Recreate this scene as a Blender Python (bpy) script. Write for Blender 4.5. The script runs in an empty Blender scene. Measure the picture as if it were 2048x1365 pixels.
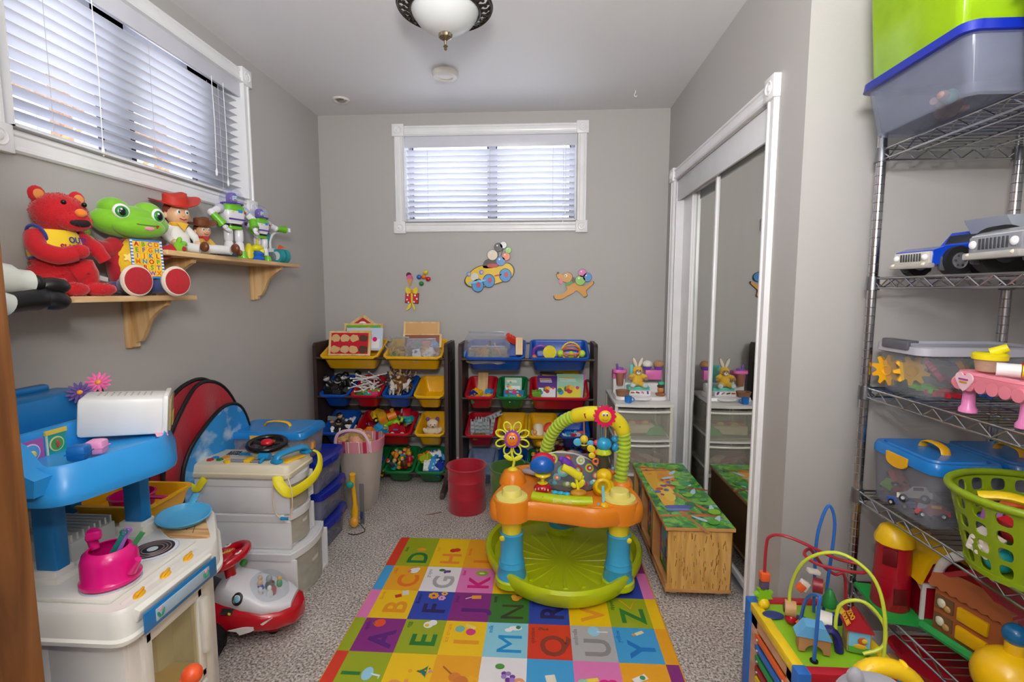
import bpy, bmesh, math, random
from mathutils import Matrix, Vector, Euler
PI = math.pi
SC = bpy.context.scene
COL = SC.collection
# ---------------- camera, world, lights, exposure ----------------
cd = bpy.data.cameras.new('camera'); cam = bpy.data.objects.new('camera', cd); COL.objects.link(cam)
cam.location = (0, 0, 1.2447)
cam.rotation_euler = Euler((PI/2 - .0999, 0, .0592), 'XYZ')
cd.sensor_fit = 'HORIZONTAL'; cd.sensor_width = 36; cd.lens = 988.9/2048*36
cd.clip_start = .02
SC.camera = cam
SC.view_settings.view_transform = 'Standard'; SC.view_settings.look = 'None'
SC.view_settings.gamma = 1; SC.view_settings.use_curve_mapping = False
SC.view_settings.exposure = -.08
W = bpy.data.worlds.new('sky'); SC.world = W; W.use_nodes = True
wn = W.node_tree; bg = wn.nodes['Background']; bg.inputs[1].default_value = 5
wt = wn.nodes.new('ShaderNodeTexCoord'); wsx = wn.nodes.new('ShaderNodeSeparateXYZ'); wr = wn.nodes.new('ShaderNodeValToRGB')
wn.links.new(wt.outputs['Generated'], wsx.inputs[0]); wn.links.new(wsx.outputs[2], wr.inputs[0]); wn.links.new(wr.outputs[0], bg.inputs[0])
wr.color_ramp.elements[0].color = (.92, .93, .98, 1); wr.color_ramp.elements[1].color = (.82, .88, 1, 1)
def area(name, loc, target, size, power, col=(1, 1, 1), sy=None):
    l = bpy.data.lights.new(name, 'AREA'); l.energy = power; l.color = col; l.size = size
    if sy: l.shape = 'RECTANGLE'; l.size_y = sy
    o = bpy.data.objects.new(name, l); COL.objects.link(o); o.location = loc
    o.rotation_euler = (Vector(target)-Vector(loc)).to_track_quat('-Z', 'Y').to_euler()
    return o
area('camera_flash', (.02, .02, 1.60), (-.12, 1.5, 1.65), .10, 9, (1, .985, .96))
area('bounced_flash', (0, -.15, 1.75), (0, .30, 2.4), .30, 60, (1, .985, .965))
area('rear_fill', (0, -.95, 1.7), (0, 3, 1.1), 1.6, 9, (1, .97, .94), 1.0)  # broad soft fill added behind the camera; no real hallway lamp

# ---------------- materials ----------------
def lin(c):
    c = c/255
    return c/12.92 if c <= .04045 else ((c+.055)/1.055)**2.4
def rgb(h):
    if isinstance(h, str):
        h = h.lstrip('#'); return tuple(lin(int(h[i:i+2], 16)) for i in (0, 2, 4))
    return tuple(h)
NAMED = dict(white='f2f2f2', offwhite='e9e6dd', black='141416', red='c8102a', dred='8e0d1e', blue='1464c0', navy='0a2ea0',
  sky='2f9ee0', lblue='7cc6ea', yellow='f7c60e', lemon='f4e13a', green='1e8a44', lime='b9cc1c', grass='7ab51d', orange='f08a24',
  pink='f08ac0', magenta='e8137d', purple='7a3fa8', brown='5a3522', tan='d8b183', grey='9a9a9e', dgrey='45454a', lgrey='c8c8cc',
  teal='23a6a0', mint='6fd3bd', skin='e8b58c', wood='d9b078', cream='ece2c8', dkbrown='33221f', gold='f0b020', silver='d0d2d8')
MC = {}
def nt(name):
    m = bpy.data.materials.new(name); m.use_nodes = True
    n = m.node_tree.nodes; n.clear(); o = n.new('ShaderNodeOutputMaterial')
    return m, m.node_tree, n, o
def P(c, rough=.38, metal=0, kind='', amt=.06, scale=8, coat=0):
    """plain procedural plastic/painted/cloth material: principled + a little noise"""
    key = (c, rough, metal, kind, amt, scale, coat)
    if key in MC: return MC[key]
    h = NAMED.get(c, c) if isinstance(c, str) else c
    m, t, n, o = nt((c if isinstance(c, str) else 'mix')+'_'+(kind or ('metal' if metal else 'plastic')))
    b = n.new('ShaderNodeBsdfPrincipled'); t.links.new(b.outputs[0], o.inputs[0])
    b.inputs['Roughness'].default_value = rough; b.inputs['Metallic'].default_value = metal
    if coat: b.inputs['Coat Weight'].default_value = coat
    tc = n.new('ShaderNodeTexCoord'); nz = n.new('ShaderNodeTexNoise'); nz.inputs['Scale'].default_value = scale
    t.links.new(tc.outputs['Object'], nz.inputs['Vector'])
    mx = n.new('ShaderNodeMix'); mx.data_type = 'RGBA'
    cc = rgb(h); k = 1-amt*2
    mx.inputs[6].default_value = (cc[0]*k, cc[1]*k, cc[2]*k, 1); mx.inputs[7].default_value = (min(1, cc[0]*(1+amt)), min(1, cc[1]*(1+amt)), min(1, cc[2]*(1+amt)), 1)
    t.links.new(nz.outputs[0], mx.inputs[0]); t.links.new(mx.outputs[2], b.inputs['Base Color'])
    if kind == 'cloth':
        b.inputs['Sheen Weight'].default_value = .3
        bp = n.new('ShaderNodeBump'); bp.inputs['Strength'].default_value = .35; bp.inputs['Distance'].default_value = .003
        n2 = n.new('ShaderNodeTexNoise'); n2.inputs['Scale'].default_value = 90; t.links.new(tc.outputs['Object'], n2.inputs['Vector'])
        t.links.new(n2.outputs[0], bp.inputs['Height']); t.links.new(bp.outputs[0], b.inputs['Normal'])
    MC[key] = m; return m
def CL(c, rough=.75, scale=8): return P(c, rough, 0, 'cloth', .1, scale)
def CLEAR(c='e8ecf4', a=.25, rough=.15, key=None):
    k = ('clear', c, a, rough)
    if k in MC: return MC[k]
    m, t, n, o = nt('clear_plastic'); mx = n.new('ShaderNodeMixShader'); tr = n.new('ShaderNodeBsdfTransparent')
    b = n.new('ShaderNodeBsdfPrincipled'); cc = rgb(NAMED.get(c, c)); b.inputs['Base Color'].default_value = (*cc, 1); b.inputs['Roughness'].default_value = rough
    tr.inputs[0].default_value = (*[.55+.45*v for v in cc], 1)
    nz = n.new('ShaderNodeTexNoise'); nz.inputs['Scale'].default_value = 5
    mr = n.new('ShaderNodeMapRange'); mr.inputs[3].default_value = a*.8; mr.inputs[4].default_value = a*1.25
    t.links.new(nz.outputs[0], mr.inputs[0]); t.links.new(mr.outputs[0], mx.inputs[0])
    t.links.new(tr.outputs[0], mx.inputs[1]); t.links.new(b.outputs[0], mx.inputs[2]); t.links.new(mx.outputs[0], o.inputs[0])
    MC[k] = m; return m
def WOOD(c1, c2, sc=(30, 2, 30), rough=.45, key=''):
    k = ('wood', c1, c2, sc)
    if k in MC: return MC[k]
    m, t, n, o = nt('wood_grain'); b = n.new('ShaderNodeBsdfPrincipled'); t.links.new(b.outputs[0], o.inputs[0]); b.inputs['Roughness'].default_value = rough
    tc = n.new('ShaderNodeTexCoord'); mp = n.new('ShaderNodeMapping'); mp.inputs['Scale'].default_value = sc
    nz = n.new('ShaderNodeTexNoise'); nz.inputs['Scale'].default_value = 1.4; nz.inputs['Detail'].default_value = 5; nz.inputs['Distortion'].default_value = .7
    r = n.new('ShaderNodeValToRGB'); r.color_ramp.elements[0].position = .35; r.color_ramp.elements[1].position = .62
    r.color_ramp.elements[0].color = (*rgb(c1), 1); r.color_ramp.elements[1].color = (*rgb(c2), 1)
    t.links.new(tc.outputs['Object'], mp.inputs[0]); t.links.new(mp.outputs[0], nz.inputs['Vector']); t.links.new(nz.outputs[0], r.inputs[0]); t.links.new(r.outputs[0], b.inputs['Base Color'])
    MC[k] = m; return m
def mm(m): return P(m) if isinstance(m, str) else m

# ---------------- mesh builder ----------------
class B:
    def __init__(s): s.v = []; s.f = []; s.mi = []; s.mats = []; s.T = Matrix.Identity(4); s.st = []
    def push(s, M): s.st.append(s.T.copy()); s.T = s.T @ M; return s
    def pop(s): s.T = s.st.pop(); return s
    def at(s, loc=(0, 0, 0), r=(0, 0, 0)): return s.push(Matrix.Translation(loc) @ Euler(r).to_matrix().to_4x4())
    def m(s, mat):
        mat = mm(mat)
        if mat not in s.mats: s.mats.append(mat)
        return s.mats.index(mat)
    def add(s, vs, fs, mat):
        k = len(s.v); T = s.T; s.v += [T @ Vector(p) for p in vs]
        i = s.m(mat)
        for f in fs: s.f.append(tuple(a+k for a in f)); s.mi.append(i)
        return s
    def box(s, c, d, mat, r=(0, 0, 0), bev=0, seg=2):
        x, y, z = d[0]/2, d[1]/2, d[2]/2
        M = Matrix.Translation(c) @ Euler(r).to_matrix().to_4x4()
        if bev <= 0:
            vs = [(-x, -y, -z), (x, -y, -z), (x, y, -z), (-x, y, -z), (-x, -y, z), (x, -y, z), (x, y, z), (-x, y, z)]
            fs = [(0, 3, 2, 1), (4, 5, 6, 7), (0, 1, 5, 4), (1, 2, 6, 5), (2, 3, 7, 6), (3, 0, 4, 7)]
        else:
            bev = min(bev, x*.98, y*.98, z*.98)
            bm = bmesh.new(); bmesh.ops.create_cube(bm, size=1)
            for v in bm.verts: v.co = Vector((v.co.x*x*2, v.co.y*y*2, v.co.z*z*2))
            bmesh.ops.bevel(bm, geom=bm.edges[:], offset=bev, segments=seg, affect='EDGES', profile=.5, clamp_overlap=True)
            bm.verts.index_update(); vs = [v.co[:] for v in bm.verts]; fs = [[v.index for v in f.verts] for f in bm.faces]; bm.free()
        s.add([M @ Vector(p) for p in vs], fs, mat); return s
    def loft(s, rings, mat, cap0=True, cap1=True, closed=False, mats=None):
        n = len(rings[0]); k = len(s.v); T = s.T
        for r in rings: s.v += [T @ Vector(p) for p in r]
        R = len(rings); i = s.m(mat)
        for a in range(R if closed else R-1):
            b2 = (a+1) % R; ii = s.m(mats[a]) if mats else i
            for j in range(n):
                j2 = (j+1) % n
                s.f.append((k+a*n+j, k+a*n+j2, k+b2*n+j2, k+b2*n+j)); s.mi.append(ii)
        if not closed:
            if cap0: s.f.append(tuple(k+j for j in reversed(range(n)))); s.mi.append(s.m(mats[0]) if mats else i)
            if cap1: s.f.append(tuple(k+(R-1)*n+j for j in range(n))); s.mi.append(s.m(mats[-1]) if mats else i)
        return s
    def lathe(s, prof, mat, n=28, c=(0, 0, 0), sx=1, sy=1, cap0=True, cap1=True, mats=None, rib=0, ribn=0):
        rs = []
        for r, z in prof:
            r = max(r, 1e-5); rs.append([(c[0]+sx*r*(1+rib*math.cos(ribn*2*PI*j/n))*math.cos(2*PI*j/n), c[1]+sy*r*(1+rib*math.cos(ribn*2*PI*j/n))*math.sin(2*PI*j/n), c[2]+z) for j in range(n)])
        return s.loft(rs, mat, cap0, cap1, mats=mats)
    def rr(s, secs, mat, c=(0, 0, 0), cap0=True, cap1=True, mats=None, k=5):
        """rounded rectangle loft: secs = (w, d, radius, z[, dx, dy])"""
        rs = []
        for q in secs:
            w, d, r, z = q[:4]; dx, dy = (q[4], q[5]) if len(q) > 4 else (0, 0)
            r = min(r, w/2*.999, d/2*.999); ring = []
            for cx, cy, a0 in ((w/2-r, d/2-r, 0), (-w/2+r, d/2-r, PI/2), (-w/2+r, -d/2+r, PI), (w/2-r, -d/2+r, 1.5*PI)):
                for i in range(k+1):
                    a = a0+PI/2*i/k; ring.append((c[0]+dx+cx+r*math.cos(a), c[1]+dy+cy+r*math.sin(a), c[2]+z))
            rs.append(ring)
        return s.loft(rs, mat, cap0, cap1, mats=mats)
    def cyl(s, p0, p1, r0, mat, r1=None, n=16, cap=True):
        r1 = r0 if r1 is None else r1; return s.tube([p0, p1], [r0, r1], mat, n, cap=cap)
    def tube(s, pts, r, mat, n=8, closed=False, cap=True, flat=None):
        pts = [Vector(p) for p in pts]; N = len(pts); rl = r if isinstance(r, (list, tuple)) else [r]*N
        rings = []; up = None
        for i, p in enumerate(pts):
            if closed: t = pts[(i+1) % N]-pts[i-1]
            else: t = pts[min(i+1, N-1)]-pts[max(i-1, 0)]
            t = t.normalized() if t.length > 1e-9 else Vector((0, 0, 1))
            if up is None:
                up = Vector((0, 0, 1)) if abs(t.z) < .9 else Vector((1, 0, 0))
            a = t.cross(up)
            if a.length < 1e-6: a = t.cross(Vector((1, .3, 0)))
            a.normalize(); b = a.cross(t).normalized(); up = b
            fa, fb = flat if flat else (1, 1)
            rings.append([p+(a*math.cos(2*PI*j/n)*fa+b*math.sin(2*PI*j/n)*fb)*rl[i] for j in range(n)])
        return s.loft(rings, mat, cap, cap, closed)
    def ell(s, c, r, mat, rot=(0, 0, 0), n=20, m=12, noise=0, seed=0, top=1.0, bot=-1.0, warp=None):
        if not isinstance(r, (list, tuple)): r = (r, r, r)
        M = Matrix.Translation(c) @ Euler(rot).to_matrix().to_4x4(); rd = random.Random(seed)
        rings = []
        a0, a1 = math.asin(bot), math.asin(top)
        for i in range(m+1):
            a = a0+(a1-a0)*i/m; ca = max(math.cos(a), 1e-4); ring = []
            for j in range(n):
                q = 1+noise*(rd.random()-.5)*2
                p = Vector((math.cos(2*PI*j/n)*ca*q, math.sin(2*PI*j/n)*ca*q, math.sin(a)*q))
                if warp: p = Vector(warp(p))
                ring.append(M @ Vector((p.x*r[0], p.y*r[1], p.z*r[2])))
            rings.append(ring)
        return s.loft(rings, mat)
    def prism(s, poly, h, mat, c=(0, 0, 0), r=(0, 0, 0), side=None, dome=0):
        """2D polygon in local XY extruded 0..h along local Z"""
        M = Matrix.Translation(c) @ Euler(r).to_matrix().to_4x4(); n = len(poly)
        ar = sum(poly[i][0]*poly[(i+1) % n][1]-poly[(i+1) % n][0]*poly[i][1] for i in range(n))
        if ar < 0: poly = poly[::-1]
        vs = [M @ Vector((x, y, 0)) for x, y in poly]+[M @ Vector((x, y, h)) for x, y in poly]
        s.add(vs, [tuple(reversed(range(n))), tuple(range(n, 2*n))], mat)
        s.add(vs, [(i, (i+1) % n, n+(i+1) % n, n+i) for i in range(n)], side or mat)
        return s
    def disc(s, c, r, mat, rot=(0, 0, 0), n=24, sx=1, sy=1, h=.001): return s.prism([(r*sx*math.cos(2*PI*i/n), r*sy*math.sin(2*PI*i/n)) for i in range(n)], h, mat, c, rot)
    def torus(s, c, R, r, mat, rot=(0, 0, 0), n=28, k=8, sx=1, sy=1):
        s.at(c, rot); s.tube([(R*sx*math.cos(2*PI*i/n), R*sy*math.sin(2*PI*i/n), 0) for i in range(n)], r, mat, k, closed=True); return s.pop()
    def text(s, st, size, mat, c=(0, 0, 0), r=(0, 0, 0), h=.0006, bold=0, sx=1, align='CENTER'):
        k = (st, round(bold, 4), round(h/size, 4), align)
        if k not in TXT:
            cu = bpy.data.curves.new('t', 'FONT'); cu.body = st; cu.size = 1; cu.extrude = h/size; cu.offset = bold; cu.align_x = align; cu.align_y = 'CENTER'; cu.resolution_u = 3
            o = bpy.data.objects.new('t', cu); me = bpy.data.meshes.new_from_object(o)
            TXT[k] = ([v.co.copy() for v in me.vertices], [tuple(p.vertices) for p in me.polygons]); bpy.data.meshes.remove(me); bpy.data.objects.remove(o); bpy.data.curves.remove(cu)
        vs, fs = TXT[k]; M = Matrix.Translation(c) @ Euler(r).to_matrix().to_4x4()
        s.add([M @ Vector((v.x*size*sx, v.y*size, v.z*size)) for v in vs], fs, mat); return s
    def fuzz(s, mat, n, ln, w=.0025, seed=1):
        """short tufts of pile standing out of the faces built so far"""
        rd = random.Random(seed); nf = len(s.f); T0 = s.T; s.T = Matrix.Identity(4); vs = []; fs = []
        ok = [i for i in range(nf) if len(s.f[i]) == 4 and s.mats[s.mi[i]] == mm(mat)]
        ar = []; tot = 0
        for i in ok:
            a, b, c, d = [s.v[j] for j in s.f[i]]; tot += ((b-a).cross(d-a)).length; ar.append(tot)
        import bisect
        for _ in range(n):
            i = ok[min(bisect.bisect(ar, rd.random()*tot), len(ok)-1)]
            a, b, c, d = [s.v[j] for j in s.f[i]]; u, v = rd.random(), rd.random()
            p = a.lerp(b, u).lerp(d.lerp(c, u), v); nn = (b-a).cross(d-a)
            if nn.length < 1e-12: continue
            nn.normalize(); e = Vector((rd.uniform(-1, 1), rd.uniform(-1, 1), rd.uniform(-1, 1)))
            t = nn.cross(e).normalized()*w; tip = p+(nn+e*.6).normalized()*ln*rd.uniform(.5, 1.2)
            k = len(vs); vs += [p-t, p+t, tip]; fs.append((k, k+1, k+2))
        s.add(vs, fs, mat); s.T = T0; return s
    def obj(s, name, parent=None, loc=(0, 0, 0), r=(0, 0, 0), flat=False, ang=38, label=None):
        me = bpy.data.meshes.new(name); me.from_pydata([v[:] for v in s.v], [], s.f)
        for m in s.mats: me.materials.append(m)
        me.polygons.foreach_set('material_index', s.mi)
        bm = bmesh.new(); bm.from_mesh(me); bmesh.ops.recalc_face_normals(bm, faces=bm.faces[:]); bm.to_mesh(me); bm.free()
        if not flat:
            me.polygons.foreach_set('use_smooth', [True]*len(me.polygons)); me.set_sharp_from_angle(angle=math.radians(ang))
        me.update()
        o = bpy.data.objects.new(name, me); COL.objects.link(o); o.location = loc; o.rotation_euler = r
        if parent: o.parent = parent
        if label: o['label'] = label
        return o
TXT = {}
def thing(name, label, cat, loc=(0, 0, 0), rz=0, group=None, r=None):
    o = bpy.data.objects.new(name, None); COL.objects.link(o); o.location = loc; o.rotation_euler = r or (0, 0, rz)
    o.empty_display_size = .02; o['label'] = label; o['category'] = cat
    if group: o['group'] = group
    return o
def tag(o, label, cat, group=None, kind=None):
    o['label'] = label; o['category'] = cat
    if group: o['group'] = group
    if kind: o['kind'] = kind
    return o
def struct(o): o['kind'] = 'structure'; return o
def dup(root, loc, r=None, label=None, group=None):
    c = root.copy(); COL.objects.link(c); c.location = loc
    if r is not None: c.rotation_euler = r if isinstance(r, (tuple, list)) else (0, 0, r)
    if label: c['label'] = label
    if group: c['group'] = group
    for ch in list(root.children):
        d = ch.copy(); COL.objects.link(d); d.parent = c
        for g in list(ch.children):
            e = g.copy(); COL.objects.link(e); e.parent = d
    return c
def smooth(pts, k=4, closed=False):
    """Catmull-Rom through points"""
    P_ = [Vector(p) for p in pts]; N = len(P_); out = []
    rng = range(N if closed else N-1)
    for i in rng:
        p0 = P_[i-1] if (i > 0 or closed) else P_[0]; p1 = P_[i]; p2 = P_[(i+1) % N]; p3 = P_[(i+2) % N] if (i+2 < N or closed) else P_[-1]
        for j in range(k):
            t = j/k; out.append(.5*((2*p1)+(-p0+p2)*t+(2*p0-5*p1+4*p2-p3)*t*t+(-p0+3*p1-3*p2+p3)*t**3))
    if not closed: out.append(P_[-1])
    return out
RD = random.Random(7)
# ---------------- the room ----------------
XL, XR, YB, YF, H = -1.482, .81, 3.315, -1.1, 2.4
XQ = 1.53   # side wall of the niche that holds the wire rack
YC = 1.64   # end of the closet wall
def wallmat(c, name):
    m, t, n, o = nt(name); b = n.new('ShaderNodeBsdfPrincipled'); t.links.new(b.outputs[0], o.inputs[0]); b.inputs['Roughness'].default_value = .55
    b.inputs['Base Color'].default_value = (*rgb(c), 1)
    tc = n.new('ShaderNodeTexCoord'); nz = n.new('ShaderNodeTexNoise'); nz.inputs['Scale'].default_value = 180; bp = n.new('ShaderNodeBump'); bp.inputs['Strength'].default_value = .12; bp.inputs['Distance'].default_value = .002
    t.links.new(tc.outputs['Object'], nz.inputs['Vector']); t.links.new(nz.outputs[0], bp.inputs['Height']); t.links.new(bp.outputs[0], b.inputs['Normal'])
    return m
WM = wallmat('b4b1ae', 'grey_wall_paint'); CM = wallmat('e4e4e6', 'ceiling_paint'); TR = P('f0f0f2', .3)
def slab(name, c, d, mat, holes=None):
    b = B(); b.box(c, d, mat); return struct(b.obj(name))
# wall with a window hole made of four pieces in one mesh
def holed(name, axis, pos, th, a0, a1, h0, h1, z0=0, z1=H):
    b = B()
    def bx(u0, u1, w0, w1):
        if axis == 'x': b.box((pos, (u0+u1)/2, (w0+w1)/2), (th, u1-u0, w1-w0), WM)
        else: b.box(((u0+u1)/2, pos, (w0+w1)/2), (u1-u0, th, w1-w0), WM)
    bx(a0, h0[0], z0, z1); bx(h1[0], a1, z0, z1); bx(h0[0], h1[0], z0, h0[1]); bx(h0[0], h1[0], h1[1], z1)
    return struct(b.obj(name))
TH = .16
WL = (1.33, 1.70, 2.44, 2.26)   # left window opening y0,z0,y1,z1
WB = (-.905, 1.705, .22, 2.255) # back window opening
holed('wall_left', 'x', XL-TH/2, TH, YF, YB+TH, (WL[0], WL[1]), (WL[2], WL[3]))
holed('wall_back', 'y', YB+TH/2, TH, XL, XR+.2, (WB[0], WB[1]), (WB[2], WB[3]))
# closet wall with the sliding door opening
CY0, CY1, CZ = 1.885, 3.115, 1.91
b = B(); b.box((XR+.05, (YC+CY0)/2, H/2), (.1, CY0-YC, H), WM); b.box((XR+.05, (CY1+YB)/2, H/2), (.1, YB-CY1, H), WM); b.box((XR+.05, (CY0+CY1)/2, (CZ+H)/2), (.1, CY1-CY0, H-CZ), WM)
struct(b.obj('wall_right'))
slab('wall_niche_back', ((XR+XQ+.1)/2+.05, YC+.05, H/2), (XQ-XR, .1, H), WM)
slab('wall_niche_side', (XQ+.05, (YC+YF)/2, H/2), (.1, YC-YF, H), WM)
slab('wall_front', (0, YF-.05, H/2), (3.2, .1, H), WM)
slab('ceiling', (0, (YF+YB)/2, H+.05), (3.4, YB-YF+.4, .1), CM)
# carpet
m, t, n, o = nt('speckled_carpet'); b_ = n.new('ShaderNodeBsdfPrincipled'); t.links.new(b_.outputs[0], o.inputs[0]); b_.inputs['Roughness'].default_value = .95
tc = n.new('ShaderNodeTexCoord'); nz = n.new('ShaderNodeTexNoise'); nz.inputs['Scale'].default_value = 120; nz.inputs['Detail'].default_value = 4; nz.inputs['Roughness'].default_value = .7
n3 = n.new('ShaderNodeTexNoise'); n3.inputs['Scale'].default_value = 5
r = n.new('ShaderNodeValToRGB'); e = r.color_ramp.elements; e[0].position = .36; e[0].color = (*rgb('645a54'), 1); e[1].position = .62; e[1].color = (*rgb('f4ece6'), 1); q = e.new(.49); q.color = (*rgb('bdb3ab'), 1)
mxx = n.new('ShaderNodeMath'); mxx.operation = 'MULTIPLY_ADD'; mxx.inputs[1].default_value = .10; 
t.links.new(tc.outputs['Object'], nz.inputs['Vector']); t.links.new(tc.outputs['Object'], n3.inputs['Vector'])
t.links.new(n3.outputs[0], mxx.inputs[0]); sb = n.new('ShaderNodeMath'); sb.operation = 'SUBTRACT'; sb.inputs[1].default_value = .05; t.links.new(nz.outputs[0], sb.inputs[0]); t.links.new(sb.outputs[0], mxx.inputs[2])
t.links.new(mxx.outputs[0], r.inputs[0]); t.links.new(r.outputs[0], b_.inputs['Base Color'])
bp = n.new('ShaderNodeBump'); bp.inputs['Strength'].default_value = .9; bp.inputs['Distance'].default_value = .008; t.links.new(nz.outputs[0], bp.inputs['Height']); t.links.new(bp.outputs[0], b_.inputs['Normal'])
slab('floor', (0, (YF+YB)/2, -.05), (3.4, YB-YF+.4, .1), m)
# baseboards
def base(name, p0, p1, nx, ny):
    b = B(); dx, dy = p1[0]-p0[0], p1[1]-p0[1]; L = math.hypot(dx, dy); a = math.atan2(dy, dx)
    prof = [(0, 0), (.014, 0), (.014, .07), (.009, .085), (.005, .1), (0, .1)]
    b.push(Matrix.Translation((p0[0], p0[1], 0)) @ Matrix(((dx/L, nx, 0, 0), (dy/L, ny, 0, 0), (0, 0, 1, 0), (0, 0, 0, 1))))
    b.loft([[(0, u, z) for u, z in prof], [(L, u, z) for u, z in prof]], TR); b.pop(); return struct(b.obj(name))
base('baseboard_back', (XL, YB), (XR, YB), 0, -1)
base('baseboard_left', (XL, YF), (XL, YB), 1, 0)
base('baseboard_right', (XR, YC), (XR, CY0-.06), -1, 0)
base('baseboard_niche', (XR, YC), (XQ, YC), 0, -1)
base('baseboard_side', (XQ, YF), (XQ, YC), -1, 0)

# casing strip with fluted profile + corner blocks; local frame: u along, v outwards in plane, w out of wall
def casing(b, O, U, V, Wd, u0, u1, w=.062):
    prof = [(0, 0), (0, .012), (.006, .017), (.014, .017), (.018, .011), (.026, .013), (.036, .013), (.044, .011), (.048, .017), (.056, .017), (w, .010), (w, 0)]
    O, U, V, Wd = map(Vector, (O, U, V, Wd))
    b.loft([[O+U*u+V*p+Wd*q for p, q in prof] for u in (u0, u1)], TR)
def block(b, C, U, V, Wd, s=.078):
    C, U, V, Wd = map(Vector, (C, U, V, Wd)); M = Matrix((( U.x, V.x, Wd.x, C.x), (U.y, V.y, Wd.y, C.y), (U.z, V.z, Wd.z, C.z), (0, 0, 0, 1)))
    b.push(M); b.box((0, 0, .013), (s, s, .026), TR, bev=.003); b.torus((0, 0, .026), .022, .0035, TR); b.ell((0, 0, .024), (.013, .013, .006), TR); b.pop()
def frame(name, kind, O, U, Wd, w, h, legs=True):
    """O lower-left corner of opening, U along, Z up, Wd into room"""
    O, U, Wd = Vector(O), Vector(U), Vector(Wd); Z = Vector((0, 0, 1)); b = B(); g = .006
    casing(b, O+Z*(h+g), U, Z, Wd, 0, w)
    casing(b, O-U*g, Z, -U, Wd, 0 if kind == 'w' else -O.z, h); casing(b, O+U*(w+g), Z, U, Wd, 0 if kind == 'w' else -O.z, h)
    block(b, O+Z*(h+.037)-U*.037, U, Z, Wd); block(b, O+Z*(h+.037)+U*(w+.037), U, Z, Wd)
    if kind == 'w':
        casing(b, O-Z*g, U, -Z, Wd, 0, w); block(b, O-Z*.037-U*.037, U, Z, Wd); block(b, O-Z*.037+U*(w+.037), U, Z, Wd)
    return struct(b.obj(name))
frame('trim_1', 'w', (XL, WL[0], WL[1]), (0, 1, 0), (1, 0, 0), WL[2]-WL[0], WL[3]-WL[1])
frame('trim_2', 'w', (WB[0], YB, WB[1]), (1, 0, 0), (0, -1, 0), WB[2]-WB[0], WB[3]-WB[1])
frame('trim_3', 'd', (XR, CY0, 0), (0, 1, 0), (-1, 0, 0), CY1-CY0, CZ)
# windows: vinyl sliding sash at the outer face of the wall
GLASS = CLEAR('f4f8ff', .06, .02)
VN = P('d6d8de', .35); DK = P('30323a', .5)
def window(name, M, w, h, panes):
    root = bpy.data.objects.new(name, None); COL.objects.link(root); root['kind'] = 'structure'
    b = B(); b.push(M); b.box((w/2, .13, .02), (w, .05, .04), VN); b.box((w/2, .13, h-.02), (w, .05, .04), VN)
    xs = sorted([0]+[v for p in panes for v in p]+[w])
    for i in range(0, len(xs), 2): b.box(((xs[i]+xs[i+1])/2, .13, h/2), (xs[i+1]-xs[i], .05, h), VN)
    for p in panes:
        for x in p: b.box((x, .10, h/2), (.006, .02, h-.08), DK)
    b.box((w/2, .05, .002), (w, .16, .004), TR); b.box((w/2, .05, h-.002), (w, .16, .004), TR); b.box((.002, .05, h/2), (.004, .16, h), TR); b.box((w-.002, .05, h/2), (.004, .16, h), TR)
    b.obj('window_frame', root); 
    for p in panes:
        b = B(); b.push(M); b.box(((p[0]+p[1])/2, .13, h/2), (p[1]-p[0], .004, h-.08), GLASS); b.obj('pane', root)
    return root
# M: local x along opening, local y outwards, z up
ML = Matrix(((0, -1, 0, XL), (1, 0, 0, WL[0]), (0, 0, 1, WL[1]), (0, 0, 0, 1)))
MBk = Matrix(((1, 0, 0, WB[0]), (0, 1, 0, YB), (0, 0, 1, WB[1]), (0, 0, 0, 1)))
window('window_1', ML, WL[2]-WL[0], WL[3]-WL[1], [(.03, .42), (.56, .90)])
window('window_2', MBk, WB[2]-WB[0], WB[3]-WB[1], [(.03, .54), (.60, 1.09)])
# blinds
def slatmat():
    m, t, n, o = nt('blind_slat'); mx = n.new('ShaderNodeMixShader'); mx.inputs[0].default_value = .42
    a = n.new('ShaderNodeBsdfPrincipled'); a.inputs['Base Color'].default_value = (.82, .83, .87, 1); a.inputs['Roughness'].default_value = .35
    tr = n.new('ShaderNodeBsdfTranslucent'); nz = n.new('ShaderNodeTexNoise'); nz.inputs['Scale'].default_value = 20; cr = n.new('ShaderNodeValToRGB')
    cr.color_ramp.elements[0].color = (.76, .77, .82, 1); cr.color_ramp.elements[1].color = (.86, .87, .92, 1); t.links.new(nz.outputs[0], cr.inputs[0]); t.links.new(cr.outputs[0], tr.inputs[0])
    t.links.new(a.outputs[0], mx.inputs[1]); t.links.new(tr.outputs[0], mx.inputs[2]); t.links.new(mx.outputs[0], o.inputs[0]); return m
SL = slatmat(); HR = P('d9dbe4', .35)
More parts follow.
